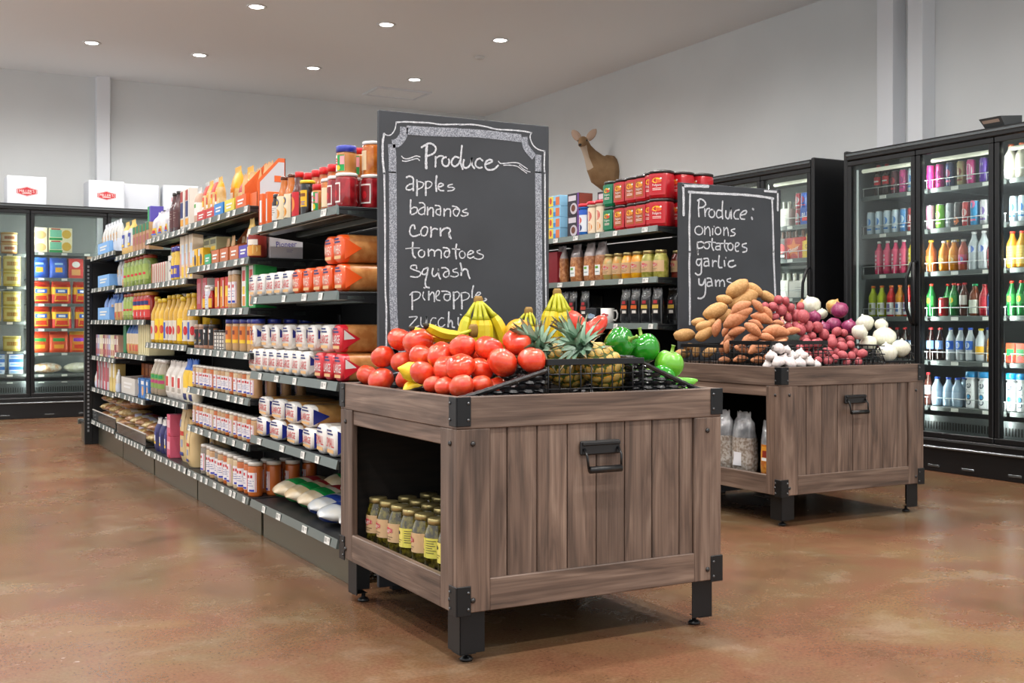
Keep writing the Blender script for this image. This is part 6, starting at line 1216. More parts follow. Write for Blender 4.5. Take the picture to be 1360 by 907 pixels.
fb4 = pouch('frozen_bag', 'frozen bag', .20, .11, .215, [(0, C('#d84a1e')), (.8, C('#d8a02a'))], (.1, .85, .65, C('#d8861e')), lambda p, P, t0, t1, A: (patch(p, P, 0, .6, A*.85, .08, C('#8a2ab0'), 1.03), patch(p, P, 0, .28, A*.7, .09, C('#d8381e'), 1.03)), seed=57, top=.25)
fz(fb1, [1.39, 1.575], 1.42, 'blue frozen snack bag, %s from the mullion, second freezer shelf', 'blue frozen bags'); fz(fbx, [1.74], 1.42, 'red and white frozen box, %s beside the blue bags', 'red frozen boxes')
fz(fb2, [1.405, 1.60, 1.81], 1.158, 'red and yellow frozen bag, %s from the mullion, third freezer shelf', 'red frozen bags upper row')
fz(fb2, [1.405, 1.605, 1.83], .904, 'red and yellow frozen bag, %s from the mullion, fourth freezer shelf', 'red frozen bags lower row')
fz(fb3, [1.395, 1.575], .657, 'orange and green frozen bag, %s from the mullion, fifth freezer shelf', 'orange frozen bags'); fz(fb4, [1.77], .657, 'orange and purple frozen bag, %s on fifth freezer shelf', 'orange frozen bags'); fz(fb3, [1.93], .657, 'orange and green frozen bag, %s beside the purple one', 'orange frozen bags')
for i, (x, m) in enumerate(((1.47, '#d8a878'), (1.78, '#d8d6b8'))):
    lb = MB(); lb.grid(16, 12, lambda u, v: (.15*cos(2*pi*u)*max(.0002, sin(pi*v))**.5, .24*v, .055+.055*sin(2*pi*u)*max(.0002, sin(pi*v))**.5*(1+.2*noise.noise(Vector((u*3, v*5, i))))), mat('frozen_loose%d' % i, m, .35, coat=.5, noi=('#f0ece0', 22, .4, .6)), wrap=True)
    Proto('frozen_sack', 'frozen bag', lb).put((x, 12.42, .44), 0, '%s frozen sack lying on a low freezer shelf' % ('tan' if i == 0 else 'white'), 'frozen sacks')
fz(fb2, [2.14, 2.36], 1.158, 'red frozen bag behind the third freezer door, %s from the mullion', 'bags behind the third door')
fz(fb1, [2.14, 2.36], 1.42, 'blue frozen bag behind the third freezer door, %s from the mullion', 'bags behind the third door')
carton('tan_carton', 'box', .17, .15, .235, C('#a8805e'), None).put((1.93, 12.42, 1.42), 0, 'plain tan carton at the edge of the second freezer door')

# ------------------------------------------------------------------ produce
def blobmesh(rx, ry, rz, m, nu=18, nv=12, fn=None, mf=None):
    b = MB()
    def P(u, v):
        a, t = 2*pi*u, pi*v; x, y, z = sin(t)*cos(a), sin(t)*sin(a), -cos(t); k = fn(a, t, x, y, z) if fn else 1
        return (rx*x*k, ry*y*k, rz*z*k)
    b.grid(nu, nv, P, m, wrap=True, mf=mf); return b
TOM = mat('tomato_skin', '#d4361f', .16, coat=.5, noi=('#e2592f', 3.5, .35, .75)); SCAR = mat('tomato_scar', '#9a6a3a', .7)
def tomato(seed):
    b = blobmesh(.5, .5, .43, TOM, 22, 14, lambda a, t, x, y, z: (1+.035*sin(t)*cos(5*a+seed)+.03*sin(t)*cos(2*a+seed*2))*(1-.13*max(0, z)**8))
    s = MB(); s.lathe([(.075, .372), (.05, .383), (.012, .378)], SCAR, 8)
    for i in range(5):
        a = 2*pi*i/5+seed; s.add([(.02*cos(a+1.3), .02*sin(a+1.3), .378), (.02*cos(a-1.3), .02*sin(a-1.3), .378), (.13*cos(a), .13*sin(a), .376)], [(0, 1, 2)], mat('calyx', '#6a7a34', .6))
    return Proto('tomato', 'tomato', b, [('stem_scar', s)])
TOMS = [tomato(s) for s in (0, 1.7, 3.1)]
def relax(pts, it=40, floor=None, push=1.0):
    """settle a heap of spheres (x,y,z,d): neighbours that interpenetrate move apart"""
    P = [list(p) for p in pts]
    for _ in range(it):
        for i in range(len(P)):
            for j in range(i):
                a, b = P[i], P[j]; d = Vector(a[:3])-Vector(b[:3]); L = d.length; need = (a[3]+b[3])/2*.96
                if 1e-6 < L < need:
                    s = (need-L)/2*push; d /= L
                    for k in range(3): a[k] += d[k]*s; b[k] -= d[k]*s
        if floor is not None:
            for p in P: p[2] = max(p[2], floor+p[3]*.43)
    return P
TP = [(1.43, 3.066, 0.771, 0.061), (1.44, 2.999, 0.771, 0.064), (1.455, 2.925, 0.77, 0.077), (1.53, 2.943, 0.774, 0.069), (1.43, 3.136, 0.802, 0.081), (1.48, 3.082, 0.814, 0.085), (1.5, 2.991, 0.819, 0.088), (1.56, 2.986, 0.816, 0.079), (1.6, 2.938, 0.826, 0.097), (1.645, 2.891, 0.84, 0.087), (1.52, 3.144, 0.86, 0.091), (1.56, 3.09, 0.872, 0.086), (1.6, 3.048, 0.875, 0.09), (1.65, 3.016, 0.886, 0.09), (1.52, 3.363, 0.884, 0.107), (1.5, 3.495, 0.887, 0.089), (1.46, 3.509, 0.83, 0.083), (1.49, 3.422, 0.827, 0.082), (1.5, 3.301, 0.852, 0.085), (1.445, 3.499, 0.785, 0.088), (1.44, 3.613, 0.776, 0.075), (1.45, 3.306, 0.776, 0.074), (1.58, 3.359, 0.832, 0.077), (1.62, 3.152, 0.847, 0.078), (1.58, 2.967, 0.783, 0.07)]
TP = relax(TP, 30, .722)
R = random.Random(5)
TP.sort(key=lambda p: (p[2], p[0]))
rows_ = {}
for i, (x, y, z, d) in enumerate(TP):
    lv = 'bottom' if z < .79 else ('middle' if z < .85 else 'top'); bk = 'rear' if y > 3.22 else 'front'
    rows_.setdefault((lv, bk), []).append((x, y, z, d))
for (lv, bk), L in rows_.items():
    L.sort(key=lambda p: p[0]*.875-p[1]*.485)
    for i, (x, y, z, d) in enumerate(L):
        TOMS[R.randrange(3)].put((x, y, z), R.uniform(0, 6), 'ripe red tomato, %s in the %s layer of the %s heap' % (ORD[i], lv, bk), 'tomatoes in the bin', sc=d, rx=R.uniform(-.7, .7), ry=R.uniform(-.5, .5))
# wicker baskets
WICK = mat('black_wicker', '#16171a', .35, coat=.25)
def wicker(name, L, Wd, h0, h1, loc, rotz, label, group):
    """low lip at local x=0, high end at x=L, width Wd along y"""
    e = empty(name, loc, rotz, label, 'basket', group); per = 2*(L+Wd)
    def pos(s):
        s %= per
        if s < L: return (s, 0), (0, -1)
        if s < L+Wd: return (L, s-L), (1, 0)
        if s < 2*L+Wd: return (L-(s-L-Wd), Wd), (0, 1)
        return (0, Wd-(s-2*L-Wd)), (-1, 0)
    rim = lambda x: h0+(h1-h0)*(x/L)**1.15
    w = MB(); step = .0125
    for k in range(int(h1/step)):
        z = .007+k*step; run = []; n = int(per/.012)
        for i in range(n+1):
            s = per*i/n; (x, y), (nx, ny) = pos(s)
            if z < rim(x)-.004:
                o = .0045*(1 if (i+k*2) % 4 < 2 else -1); fl = 1+.10*z/h1
                run.append(((x-L/2)*fl+L/2+nx*o, (y-Wd/2)*fl+Wd/2+ny*o, z+.002*(1 if i % 4 < 2 else -1)))
            else:
                if len(run) > 2: w.tube(run, 0.0066, WICK, 4, smooth=False)
                run = []
        if len(run) > 2: w.tube(run, .0066, WICK, 4, smooth=False)
    obj('wicker_weave', w, e)
    r = MB(); n = 90; pts = []
    for i in range(n):
        (x, y), (nx, ny) = pos(per*i/n); z = rim(x); fl = 1+.10*z/h1; pts.append(((x-L/2)*fl+L/2, (y-Wd/2)*fl+Wd/2, z))
    r.tube(pts, [.0085 if i % 2 else .0072 for i in range(n)], WICK, 7, closed=True, smooth=False); obj('rope_rim', r, e)
    f = MB(); f.box(.006, L-.006, .006, Wd-.006, .0, .006, WICK); obj('basket_floor', f, e)
    return e
wicker('wicker_basket', .275, .34, .028, .105, (1.405, 2.855, .711), 0, 'black wicker basket under the front tomatoes', 'wicker baskets in the bin')
wicker('wicker_basket', .275, .34, .028, .10, (1.41, 3.30, .711), 0, 'black wicker basket under the rear tomatoes', 'wicker baskets in the bin')
wicker('wicker_basket', .26, .34, .028, .135, (2.265, 3.195, .711), pi, 'black wicker basket holding green peppers', 'wicker baskets in the bin')
# lemons
LEM = mat('lemon_skin', '#e8c31c', .4, noi=('#f2d53a', 30, .4, .6), bump=(90, .15))
lemon = Proto('lemon', 'lemon', MB().lathe([(.001, -.052), (.006, -.047), (.012, -.040), (.026, -.024), (.032, 0), (.027, .022), (.013, .038), (.007, .046), (.002, .052)], LEM, 16))
lemon.put((1.435, 3.225, .80), .0, 'yellow lemon between the tomato baskets, upper of two', 'lemons', ry=-1.3); lemon.put((1.445, 3.235, .745), .4, 'yellow lemon between the tomato baskets, lower of two', 'lemons', ry=-1.6)
mango = Proto('mango', 'mango', blobmesh(.05, .04, .042, mat('mango_skin', '#d8a02c', .3, coat=.3, noi=('#cf6a34', 6, .4, .65)), 16, 12)); mango.put((1.872, 3.335, .925), .3, 'yellow and orange mango behind the tomatoes, upper of two', 'mangoes'); mango.put((1.87, 3.33, .843), 1.2, 'yellow and orange mango behind the tomatoes, lower of two', 'mangoes')
# bananas
BAN = mat('banana_skin', '#d9b91c', .4, noi=('#bfc02a', 9, .4, .7)); BANG = mat('banana_neck', '#b5b526', .4); BANT = mat('banana_stem', '#8a6a2a', .6); BTIP = mat('banana_tip', '#2f2718', .7)
def banana(L, bend, w=.0175, sg=1):
    b = MB(); pts = []; rad = []; n = 14
    for i in range(n):
        t = i/(n-1); a = -bend*t
        pts.append((sg*L/bend*(1-cos(bend*t)), 0, -L/bend*sin(bend*t))); rad.append(w*(.30+.1*t/.24 if t < .24 else .40+.55*(t-.24)/.14 if t < .38 else 1-.22*abs(t-.6)/.4 if t < .9 else .62 if t < .97 else .3))
    b.tube(pts[:5], rad[:5], BANG, 6); b.tube(pts[4:-1], rad[4:-1], BAN, 6, smooth=False); b.tube(pts[-2:], [rad[-2], rad[-1]*.7], BTIP, 7); return b.mesh('banana')
BM = [banana(.20, 1.15), banana(.185, .95), banana(.21, 1.3), banana(.20, 1.15, .0185, -1), banana(.19, 1.0, .0185, -1)]
def bunch(loc, fans, label, tilt=0, lean=0, sc=1.0):
    e = empty('banana_bunch', loc, 0, label, 'bananas', 'banana bunches'); e.rotation_euler = (lean, tilt, 0); e.scale = (sc,)*3
    c = MB(); c.lathe([(.011, -.03), (.014, -.010), (.013, .006), (.009, .014)], BANT, 9, sx=1.3, sy=.8); obj('crown_stem', c, e)
    for i, (rz, out, k, sc) in enumerate(fans):
        obj('banana', BM[k], e, (.009*cos(rz), .007*sin(rz), -.006), (0, -out, rz), sc)
bunch((1.765, 3.42, 1.03), [(-3.05, .72, 4, 1.1), (-2.4, .50, 3, 1.1), (-1.75, .44, 4, 1.14), (-1.1, .58, 3, 1.12), (-.5, .92, 4, 1.18), (.15, .95, 3, 1.1)], 'yellow banana bunch standing upright behind the tomatoes', tilt=.02)
bunch((1.70, 3.33, .935), [(2.95, 1.05, 0, 1.1), (3.35, 1.2, 1, 1.1)], 'bananas lying toward the aisle beside the upright bunch', tilt=0)
bunch((1.99, 3.47, .995), [(2.9, .85, 3, .95), (-2.5, .6, 4, .9), (-1.7, .5, 4, .9), (-.9, .6, 3, .85)], 'smaller banana bunch with brown crown in the middle')
bunch((2.065, 3.40, 1.06), [(3.1, .62, 3, 1.1), (-2.5, .50, 4, 1.14), (-1.8, .46, 3, 1.12), (-1.1, .50, 4, 1.14), (-.4, .66, 3, 1.1)], 'tall banana bunch beside the pineapple crowns')
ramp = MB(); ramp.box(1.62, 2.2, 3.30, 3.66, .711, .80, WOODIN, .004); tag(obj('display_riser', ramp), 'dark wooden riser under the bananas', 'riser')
# pineapples
PA, PB_, PC = mat('pineapple_gold', '#c98f2a', .5, noi=('#d8b25a', 40, .4, .6)), mat('pineapple_green', '#4a5a1e', .6), mat('pineapple_tan', '#b9a05a', .55)
LEAFM = mat('pineapple_leaf', '#6f957a', .45, noi=('#a3bda8', 9, .4, .7)); LEAFT = mat('pineapple_leaf_tip', '#8a7a5a', .6)
def leafmesh(L, w, curl):
    b = MB()
    def P(u, v): x = (u-.5)*w*(1-v)**.7*(.8+.5*v*(1-v)*2); return (x, curl*v*v*L, L*v*(1-.2*curl*v)+abs(u-.5)*.0)
    def Q(u, v): p = P(u, v); return (p[0], p[1]-abs(u-.5)*w*.25+.0, p[2])
    b.grid(3, 7, Q, LEAFM, mf=lambda u, v: LEAFT if v > .85 else LEAFM); b.grid(3, 7, lambda u, v: (Q(1-u, v)[0], Q(1-u, v)[1]+.0015, Q(1-u, v)[2]), LEAFM)
    return b.mesh('leaf')
LV = [leafmesh(.115, .026, .12), leafmesh(.105, .029, .40), leafmesh(.09, .030, .7), leafmesh(.06, .026, .95)]
pbody = MB(); nr, ns = 9, 14
def pshape(u, v):
    a = 2*pi*u; t = v; r = .056*(max(0, sin(pi*min(1, max(0, .06+.88*t))))**.42)
    q1 = (u*ns/2+t*nr*.5); q2 = (u*ns/2-t*nr*.5); s = abs(sin(pi*q1))*abs(sin(pi*q2)); r *= 1+.11*s**.8
    return (r*cos(a), r*sin(a), .165*t)
def pcol(u, v):
    s = abs(sin(pi*(u*ns/2+v*nr*.5)))*abs(sin(pi*(u*ns/2-v*nr*.5))); return PB_ if s < .22 else (PA if s < .62 else PC)
pbody.grid(112, 64, pshape, PA, wrap=True, mf=pcol); PBM_ = pbody.mesh('fruit_body')
def pineapple(loc, rot, label, seed):
    e = empty('pineapple', loc, 0, label, 'pineapple', 'pineapples'); e.rotation_euler = rot; e.scale = (1.04,)*3
    obj('fruit_body', PBM_, e); r = random.Random(seed)
    for i in range(44):
        k = 0 if i < 9 else 1 if i < 21 else 2 if i < 34 else 3
        a = i*2.39996; rr = (.006, .012, .018, .022)[k]
        obj('leaf', LV[k], e, (rr*cos(a), rr*sin(a), .158-.004*k), (-(.05, .25, .5, .8)[k]*r.uniform(.8, 1.2), 0, a-pi/2+pi), r.uniform(1.1, 1.4))
pineapple((1.915, 3.012, .772), (.12, -.98, .0), 'pineapple with grey-green crown next to the tomatoes', 1)
pineapple((1.998, 2.925, .768), (.12, -.92, .0), 'golden pineapple closer to the peppers', 2)
# wire baskets
WIRE = mat('black_wire', '#1a1b1d', .35, .3)
def wirebasket(name, L, Wd, H, loc, rotz, label, nx, ny, nz, band=True, lowfront=None, r=.0022, group='wire baskets'):
    e = empty(name, loc, rotz, label, 'basket', group); b = MB(); hf = lowfront or H
    P = [(0, 0), (L, 0), (L, Wd), (0, Wd)]
    for k in range(nz):
        z = .004+(H-.006)*k/max(1, nz-1)
        if z <= hf+.001: b.tube([(0, 0, z), (L, 0, z)], r, WIRE, 5)
        for q in ((P[1], P[2]), (P[2], P[3]), (P[3], P[0])): b.tube([(*q[0], z), (*q[1], z)], r, WIRE, 5)
    for i in range(nx+1):
        x = L*i/nx; b.tube([(x, 0, 0), (x, 0, hf)], r, WIRE, 5); b.tube([(x, Wd, 0), (x, Wd, H)], r, WIRE, 5); b.tube([(x, 0, .003), (x, Wd, .003)], r, WIRE, 4)
    for i in range(1, ny):
        y = Wd*i/ny; b.tube([(0, y, 0), (0, y, H)], r, WIRE, 5); b.tube([(L, y, 0), (L, y, H)], r, WIRE, 5)
    obj('wire_mesh', b, e)
    t = MB()
    if band:
        z0 = H-.018
        t.box(-.003, L+.003, -.004, 0, z0, H, WIRE, .001); t.box(-.003, L+.003, Wd, Wd+.004, z0, H, WIRE, .001); t.box(-.004, 0, 0, Wd, z0, H, WIRE, .001); t.box(L, L+.004, 0, Wd, z0, H, WIRE, .001)
    else: t.tube([(0, 0, hf), (L, 0, hf), (L, .04, H), (L, Wd, H), (0, Wd, H), (0, .04, H)], r*1.6, WIRE, 6, closed=True)
    obj('rim_band' if band else 'rim_wire', t, e); return e
wirebasket('wire_basket', .335, .24, .135, (1.69, 2.832, .712), 0, 'black wire basket holding two pineapples', 9, 6, 4)
# peppers
GRNP, GRNL, REDP = mat('green_pepper', '#1f7a1c', .14, coat=.5, noi=('#2f9426', 5, .4, .7)), mat('light_green_pepper', '#5aa82a', .16, coat=.5, noi=('#7ac03a', 5, .4, .7)), mat('red_pepper', '#cf2a22', .14, coat=.5, noi=('#e04a34', 4, .4, .7))
STEMG = mat('pepper_stem', '#7a9a3a', .5)
def pepper(m, rx=.043, rz=.048, lobes=4, ph=0.0):
    b = blobmesh(rx, rx, rz, m, 28, 18, lambda a, t, x, y, z: (1+.2*sin(t)**.7*(abs(cos(lobes*a/2+ph))**.6-.55))*(1-.28*max(0, z)**10-.12*max(0, -z)**8)*(1-.10*max(0, -z)))
    s = MB(); s.lathe([(.018, rz*.70), (.012, rz*.78), (.006, rz*.84), (.0055, rz*1.25), (.008, rz*1.32)], STEMG, 8)
    return Proto('bell_pepper', 'bell pepper', b, [('stem', s)])
pg1, pg2, pl = pepper(GRNP, .049, .053), pepper(GRNP, .050, .054, 3, .4), pepper(GRNL, .045, .048)
pg1.put((2.055, 3.00, .888), .3, 'dark green bell pepper lying on its side above the basket', 'green bell peppers', rx=1.25, ry=.2)
pg2.put((2.15, 3.00, .868), 1.0, 'large dark green bell pepper in the middle of the basket', 'green bell peppers', ry=.2, rx=-.2)
pl.put((2.205, 2.94, .820), .5, 'light green bell pepper with stem up at the basket lip', 'green bell peppers', rx=.25)
for i, (x, y, z) in enumerate(((2.06, 3.1, .80), (2.16, 3.11, .79), (2.07, 2.93, .775), (2.15, 2.91, .765))): (pg1, pg2, pl, pg2)[i].put((x, y, z), i*1.3, 'green bell pepper inside the wicker basket, %s from the middle' % ORD[i], 'green bell peppers', rx=.8)
def longpep(m, name, cat, L=.12, r=.032):
    b = MB(); n = 12; pts = [(.012*sin(i/n*2.2), 0, L*i/(n-1)) for i in range(n)]; b.tube(pts, [r*(.35, .75, .95, 1, .98, .95, .9, .85, .78, .66, .48, .2)[i] for i in range(n)], m, 12)
    s = MB(); s.tube([(0, 0, .004), (-.004, 0, -.02)], [.008, .005], STEMG, 7); return Proto(name, cat, b, [('stem', s)])
rp = longpep(REDP, 'red_pepper', 'red pepper'); zu = longpep(mat('zucchini_skin', '#5fae32', .22, coat=.4, noi=('#86c850', 12, .4, .65)), 'green_chilli', 'chilli pepper', .11, .018)
rp.put((2.005, 3.11, .885), .2, 'long red pepper, front of two beside the pineapple crown', 'red peppers', ry=-.5, rx=-.3); rp.put((2.03, 3.15, .915), .4, 'long red pepper pointing up behind the other red one', 'red peppers', ry=.95)
for i, (x, y, z, rz, ry) in enumerate(((2.215, 2.90, .742, .3, 1.5), (2.20, 2.96, .765, -.4, 1.45), (2.19, 2.86, .735, .1, 1.55))): zu.put((x, y, z), rz, 'light green long pepper at the bin edge, %s from the front' % ORD[i], 'light green long peppers', ry=ry, sc=1.0)
# potatoes, yams, onions, garlic
def tuber(name, cat, m, k, seed, bend=0.0, taper=0.0, nu=16, nv=14):
    def f(a, t, x, y, z): return 1+.10*noise.noise(Vector((x*1.6+seed*3, y*1.6, z*1.6)))+.03*noise.noise(Vector((x*5, y*5+seed, z*5)))
    b = MB()
    def P(u, v):
        a, t = 2*pi*u, pi*v; x, y, z = sin(t)*cos(a), sin(t)*sin(a), -cos(t); q = f(a, t, x, y, z); tp = 1-taper*abs(z)**1.5
        return (k*x*q*tp*.5+bend*z*z, k*y*q*tp*.5, z*q*.5)
    b.grid(nu, nv, P, m, wrap=True); return Proto(name, cat, b)
RUS = mat('russet_skin', '#b98a52', .65, noi=('#cfa36a', 14, .38, .66), bump=(60, .12)); YAM = mat('yam_skin', '#b9744a', .6, noi=('#cf8f66', 12, .38, .66), bump=(50, .12)); RPT = mat('red_potato_skin', '#a8404a', .5, noi=('#c0686a', 12, .38, .68), bump=(50, .1))
rus = [tuber('russet_potato', 'potato', RUS, .60, s) for s in (1, 2)]; yam = [tuber('yam', 'yam', YAM, .50, s, .06, .30) for s in (3, 4)]; rpt = [tuber('red_potato', 'red potato', RPT, .86, s) for s in (5, 6)]
def onion(name, c1, c2):
    m = mat(name+'_skin', c1, .28, coat=.35, noi=(c2, 5, .35, .7, (3, 3, .6)))
    b = MB(); b.lathe([(.02, -.42), (.2, -.40), (.40, -.22), (.49, 0), (.44, .2), (.27, .35), (.12, .42), (.05, .47), (.045, .52), (.01, .53)], m, 18)
    r = MB(); r.lathe([(.06, -.45), (.05, -.42)], mat('root_tan', '#b89a6a', .8), 8); return Proto(name, 'onion', b, [('root', r)])
on_w, on_r, on_y = onion('white_onion', '#d8d8c0', '#eceadc'), onion('red_onion', '#7a1f4a', '#a84a74'), onion('yellow_onion', '#c8924a', '#dcb070')
gm = mat('garlic_skin', '#e2dcd6', .5, noi=('#cbb6c0', 6, .45, .75, (2, 2, .5)))
gb_ = MB(); gb_.lathe([(.08, -.36), (.36, -.34), (.5, -.12), (.46, .12), (.26, .32), (.12, .40), (.08, .52), (.06, .55)], gm, 21, fn=lambda a, z: 1+.09*abs(cos(3.5*a)))
garlic = Proto('garlic_bulb', 'garlic', gb_)
HEAP = {'rus': [(3.941, 4.66, 1.136, 0.138, -0.506, 0.61), (4.057, 4.66, 1.13, 0.106, -0.506, -0.61), (4.147, 4.66, 1.094, 0.095, -0.506, -0.52), (3.854, 4.66, 1.077, 0.088, -0.506, -0.17), (3.982, 4.66, 1.076, 0.166, -0.506, 0.52), (3.794, 4.66, 1.017, 0.136, -0.506, 0.44), (3.841, 4.66, 0.991, 0.11, -0.506, 0.52), (3.72, 4.666, 0.939, 0.087, -0.506, 0.35), (3.72, 4.824, 0.891, 0.117, -0.506, 0.09), (3.722, 4.66, 0.898, 0.108, -0.506, 0.61), (3.72, 4.707, 0.96, 0.076, -0.506, 0.17), (3.761, 4.66, 0.953, 0.065, -0.506, 0.7), (3.71, 4.829, 0.791, 0.083, -0.506, 0.0), (3.71, 4.604, 0.806, 0.081, -0.506, 0.52), (3.71, 4.711, 0.809, 0.071, -0.506, 1.4), (3.71, 4.769, 0.829, 0.066, -0.506, 0.0)], 'yam': [(3.757, 4.42, 1.034, 0.116, -0.506, 0.49), (3.764, 4.42, 1.004, 0.122, -0.506, 0.44), (3.74, 4.437, 0.974, 0.148, -0.506, 0.52), (3.874, 4.42, 1.04, 0.086, -0.506, -0.87), (3.94, 4.42, 1.005, 0.081, -0.506, -1.05), (3.9, 4.42, 0.98, 0.118, -0.506, -0.35), (3.861, 4.42, 0.949, 0.085, -0.506, -0.52), (4.007, 4.42, 0.955, 0.065, -0.506, -0.17), (3.74, 4.43, 0.914, 0.095, -0.506, 0.35), (3.74, 4.303, 0.925, 0.104, -0.506, -0.61), (3.74, 4.585, 0.929, 0.098, -0.506, 1.31), (3.74, 4.515, 0.914, 0.064, -0.506, 1.05), (3.867, 4.28, 0.915, 0.136, -0.506, -0.09), (3.971, 4.28, 0.915, 0.084, -0.506, 0.17), (3.74, 4.325, 0.876, 0.104, -0.506, 0.35), (3.893, 4.28, 0.875, 0.084, -0.506, 0.17), (3.74, 4.476, 0.884, 0.085, -0.506, 0.52), (3.802, 4.28, 0.886, 0.083, -0.506, -0.17), (3.725, 4.473, 0.844, 0.096, -0.506, 1.22), (3.725, 4.25, 0.838, 0.113, -0.506, 0.44), (3.725, 4.52, 0.828, 0.075, -0.506, 1.4), (3.725, 4.382, 0.776, 0.079, -0.506, 0.17), (3.725, 4.25, 0.775, 0.077, -0.506, 0.0), (3.82, 4.2, 0.852, 0.077, -0.506, 0.7), (3.725, 4.504, 0.768, 0.07, -0.506, 0.0), (3.725, 4.367, 0.826, 0.084, -0.506, -0.35), (3.757, 4.2, 0.8, 0.072, -0.506, 0.35)], 'red': [(4.111, 4.52, 1.07, 0.055), (4.05, 4.52, 1.038, 0.061), (4.125, 4.52, 1.017, 0.068), (4.084, 4.52, 0.991, 0.047), (4.215, 4.52, 1.002, 0.065), (4.18, 4.52, 1.033, 0.052), (4.159, 4.52, 0.981, 0.052), (4.243, 4.52, 1.029, 0.05), (4.146, 4.52, 1.051, 0.049), (4.208, 4.52, 0.955, 0.056), (4.264, 4.52, 0.944, 0.05), (4.18, 4.52, 0.949, 0.05), (4.016, 4.52, 1.043, 0.042), (4.089, 4.32, 0.98, 0.072), (4.116, 4.32, 0.939, 0.06), (4.075, 4.32, 0.914, 0.062), (4.177, 4.32, 0.919, 0.066), (4.225, 4.32, 0.893, 0.06), (4.15, 4.32, 0.888, 0.054), (4.089, 4.32, 0.879, 0.054), (4.184, 4.32, 0.863, 0.06), (4.267, 4.32, 0.883, 0.055), (4.344, 4.32, 0.867, 0.055), (4.309, 4.32, 0.903, 0.055), (4.358, 4.32, 0.893, 0.049), (4.407, 4.32, 0.866, 0.055), (4.162, 4.2, 0.85, 0.059), (3.995, 4.2, 0.836, 0.06), (4.055, 4.2, 0.836, 0.058), (3.949, 4.2, 0.832, 0.042), (4.23, 4.2, 0.834, 0.059), (4.292, 4.2, 0.838, 0.05), (4.182, 4.2, 0.809, 0.047), (4.135, 4.2, 0.81, 0.061), (4.068, 4.2, 0.804, 0.07), (3.995, 4.2, 0.807, 0.056), (4.313, 4.2, 0.808, 0.054), (4.156, 4.12, 0.792, 0.052), (4.285, 4.12, 0.795, 0.053), (4.096, 4.12, 0.778, 0.046), (4.056, 4.12, 0.768, 0.052), (4.183, 4.12, 0.766, 0.047), (4.265, 4.12, 0.765, 0.047), (4.21, 4.12, 0.786, 0.047), (3.99, 4.12, 0.77, 0.046)], 'onw': [(4.538, 4.74, 1.05, 0.117), (4.545, 4.662, 1.005, 0.066), (4.523, 4.3, 0.949, 0.099), (4.545, 4.259, 0.939, 0.073), (4.355, 4.2, 0.904, 0.086), (4.525, 4.2, 0.888, 0.124), (4.411, 4.2, 0.852, 0.092), (4.445, 4.1, 0.803, 0.111), (4.531, 4.1, 0.823, 0.102)], 'onr': [(4.516, 4.52, 0.998, 0.099), (4.479, 4.52, 0.957, 0.091), (4.349, 4.52, 0.985, 0.077), (4.45, 4.52, 0.939, 0.075), (4.533, 4.45, 0.933, 0.091)], 'ony': [(4.545, 4.572, 1.042, 0.093), (4.517, 4.78, 1.056, 0.067)], 'gar': [(3.756, 4.13, 0.825, 0.061), (3.775, 4.13, 0.787, 0.064), (3.832, 4.13, 0.801, 0.056), (3.877, 4.13, 0.805, 0.053), (3.794, 4.13, 0.818, 0.044), (3.69, 4.119, 0.789, 0.055), (3.69, 4.071, 0.771, 0.063), (3.755, 4.06, 0.766, 0.063), (3.817, 4.06, 0.764, 0.06), (3.875, 4.06, 0.773, 0.054), (3.69, 4.139, 0.759, 0.051), (3.913, 4.06, 0.758, 0.044), (3.849, 4.06, 0.791, 0.039)]}
PR = {'rus': (rus, 'russet potato', 'russet potatoes', .60), 'yam': (yam, 'orange skinned yam', 'yams', .45), 'red': (rpt, 'small red potato', 'red potatoes', .9), 'onw': ([on_w], 'white onion', 'white onions', 1), 'onr': ([on_r], 'red onion', 'red onions', 1), 'ony': ([on_y], 'yellow onion', 'yellow onions', 1), 'gar': ([garlic], 'white garlic bulb', 'garlic bulbs', 1)}
R = random.Random(11)
for k, L in HEAP.items():
    protos, nm, grp, _ = PR[k]
    if k in ('red', 'onw', 'onr', 'gar', 'ony'):
        q = relax([(x, y, z, s) for x, y, z, s, *_ in L], 25, .712, .8); L = [(*q[i], *L[i][4:]) for i in range(len(L))]
    bands = {}
    for it in L: bands.setdefault(int((it[2]-.7)/.06), []).append(it)
    for bnum, bl in sorted(bands.items()):
        bl.sort(key=lambda p: p[0]*.875-p[1]*.485)
        for i, it in enumerate(bl):
            x, y, z, s = it[:4]; az, el = (it[4], it[5]) if len(it) > 4 else (R.uniform(0, 6), R.uniform(-.5, .5))
            if k in ('rus', 'yam'): rot = dict(rotz=az, ry=pi/2-el)
            elif k == 'red': rot = dict(rotz=R.uniform(0, 6), ry=R.uniform(0, 3))
            else: rot = dict(rotz=R.uniform(0, 6), ry=R.uniform(-.5, .5), rx=R.uniform(-.4, .4))
            lab = '%s, %s across, %s level up in the produce heap' % (nm, ORD[min(i, 19)], ORD[min(bnum, 9)])
            protos[R.randrange(len(protos))].put((x, y, z), rot['rotz'], lab, grp, sc=s, ry=rot['ry'], rx=rot.get('rx', 0))
wirebasket('wire_basket', .34, .30, .135, (3.675, 4.49, .712), 0, 'black wire basket holding russet potatoes', 9, 8, 4)
wirebasket('wire_basket', .36, .30, .155, (3.70, 4.13, .712), 0, 'black wire basket holding orange skinned yams', 12, 10, 6)
wirebasket('wire_basket', .33, .34, .11, (4.02, 4.045, .712), 0, 'low black wire basket spilling red potatoes', 12, 10, 4, band=False, lowfront=.065, r=.0018)
wirebasket('wire_basket', .21, .30, .13, (4.365, 4.045, .712), 0, 'black wire basket holding white onions', 6, 8, 4, band=False, lowfront=.05, r=.0028)
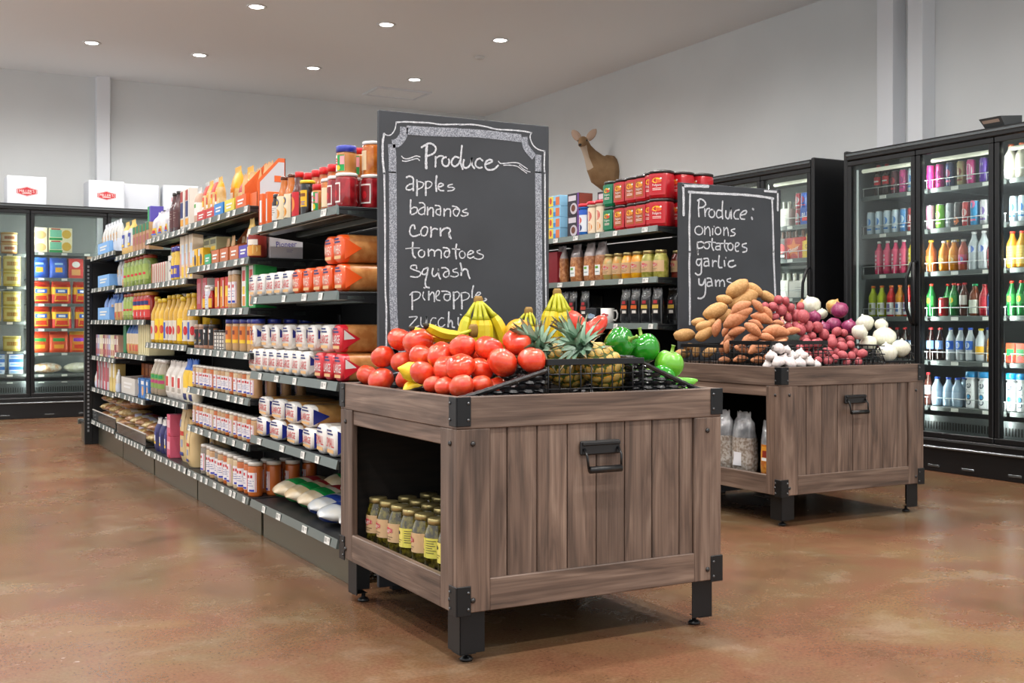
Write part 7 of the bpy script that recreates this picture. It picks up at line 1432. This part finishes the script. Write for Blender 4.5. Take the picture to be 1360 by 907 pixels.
# ------------------------------------------------------------------ deer head on the side wall
FUR = mat('deer_fur', '#8a6a48', .85, noi=('#a0805c', 7, .38, .66), bump=(80, .3)); FURL = mat('deer_fur_pale', '#cbb9a4', .85); EARM = mat('deer_ear', '#b89c88', .8); NOSE = mat('deer_nose', '#1d1714', .3)
e = empty('mounted_deer_head', (6.85, 10.15, 2.40), 0, 'mounted deer head without antlers on the side wall', 'deer mount')
SP = [(-.005, 0, .17, .15, .19), (-.07, 0, .17, .15, .19), (-.14, 0, .20, .13, .16), (-.22, -.01, .27, .092, .115), (-.29, -.02, .345, .066, .078), (-.345, -.03, .41, .052, .06), (-.385, -.045, .455, .055, .06), (-.415, -.075, .468, .054, .054), (-.447, -.107, .452, .042, .042), (-.478, -.138, .430, .030, .031), (-.500, -.160, .415, .025, .026), (-.512, -.172, .408, .012, .014)]
FACE = Vector((-.70, -.71, 0)); SIDE = Vector((-.71, .70, 0))
b = MB(); vs = []; n = 16
for i, (x, y, z, rw, rh) in enumerate(SP):
    a0 = Vector(SP[max(i-1, 0)][:3]); a1 = Vector(SP[min(i+1, len(SP)-1)][:3]); t = (a1-a0).normalized(); sd = Vector((0, 1, 0)).lerp(SIDE, min(1, max(0, (i-4)/2))).normalized(); up = sd.cross(t).normalized()
    if i < 2: up = Vector((0, 0, 1))
    if up.z < 0: up = -up
    for k in range(n):
        a = 2*pi*k/n; vs.append(Vector((x, y, z))+sd*cos(a)*rw+up*sin(a)*rh*(1.12 if sin(a) < 0 and i < 4 else 1))
fs = []; ms = []
for i in range(len(SP)-1):
    for k in range(n):
        k2 = (k+1) % n; fs.append((i*n+k, i*n+k2, (i+1)*n+k2, (i+1)*n+k)); ms.append(FURL if 3 <= i <= 6 and 10 <= k <= 13 else FUR)
fs.append(tuple((len(SP)-1)*n+k for k in range(n))); ms.append(FUR); fs.append(tuple(range(n))[::-1]); ms.append(FUR)
b.add(vs, fs, ms, True); obj('head_and_neck', b, e)
ear = MB(); ear.grid(7, 9, lambda u, v: ((u-.5)*.078*sin(pi*min(1, .14+v*.86))**.6, -.02*sin(pi*u)*(1-v)+.0, .145*v), EARM); ear.grid(7, 9, lambda u, v: ((.5-u)*.084*sin(pi*min(1, .14+v*.86))**.6, -.02*sin(pi*u)*(1-v)+.006, .147*v), FUR); ear = ear.mesh('ear')
for s in (-1, 1):
    z = (SIDE*s*.62+Vector((0, 0, .78))-FACE*.1).normalized(); y = (-FACE-z*(-FACE).dot(z)).normalized(); x = y.cross(z)
    q = obj('ear', ear, e); q.matrix_basis = Matrix.Translation(Vector((-.39, -.05, .49))+SIDE*s*.042) @ Matrix((x, y, z)).transposed().to_4x4()
    ey = MB(); ey.lathe([(.001, -.012), (.009, -.008), (.012, 0), (.009, .008), (.001, .012)], NOSE, 10); obj('eye', ey, e, Vector((-.432, -.092, .472))+SIDE*s*.044)
b = blobmesh(.017, .017, .015, NOSE, 12, 8); obj('nose', b, e, (-.510, -.170, .412))
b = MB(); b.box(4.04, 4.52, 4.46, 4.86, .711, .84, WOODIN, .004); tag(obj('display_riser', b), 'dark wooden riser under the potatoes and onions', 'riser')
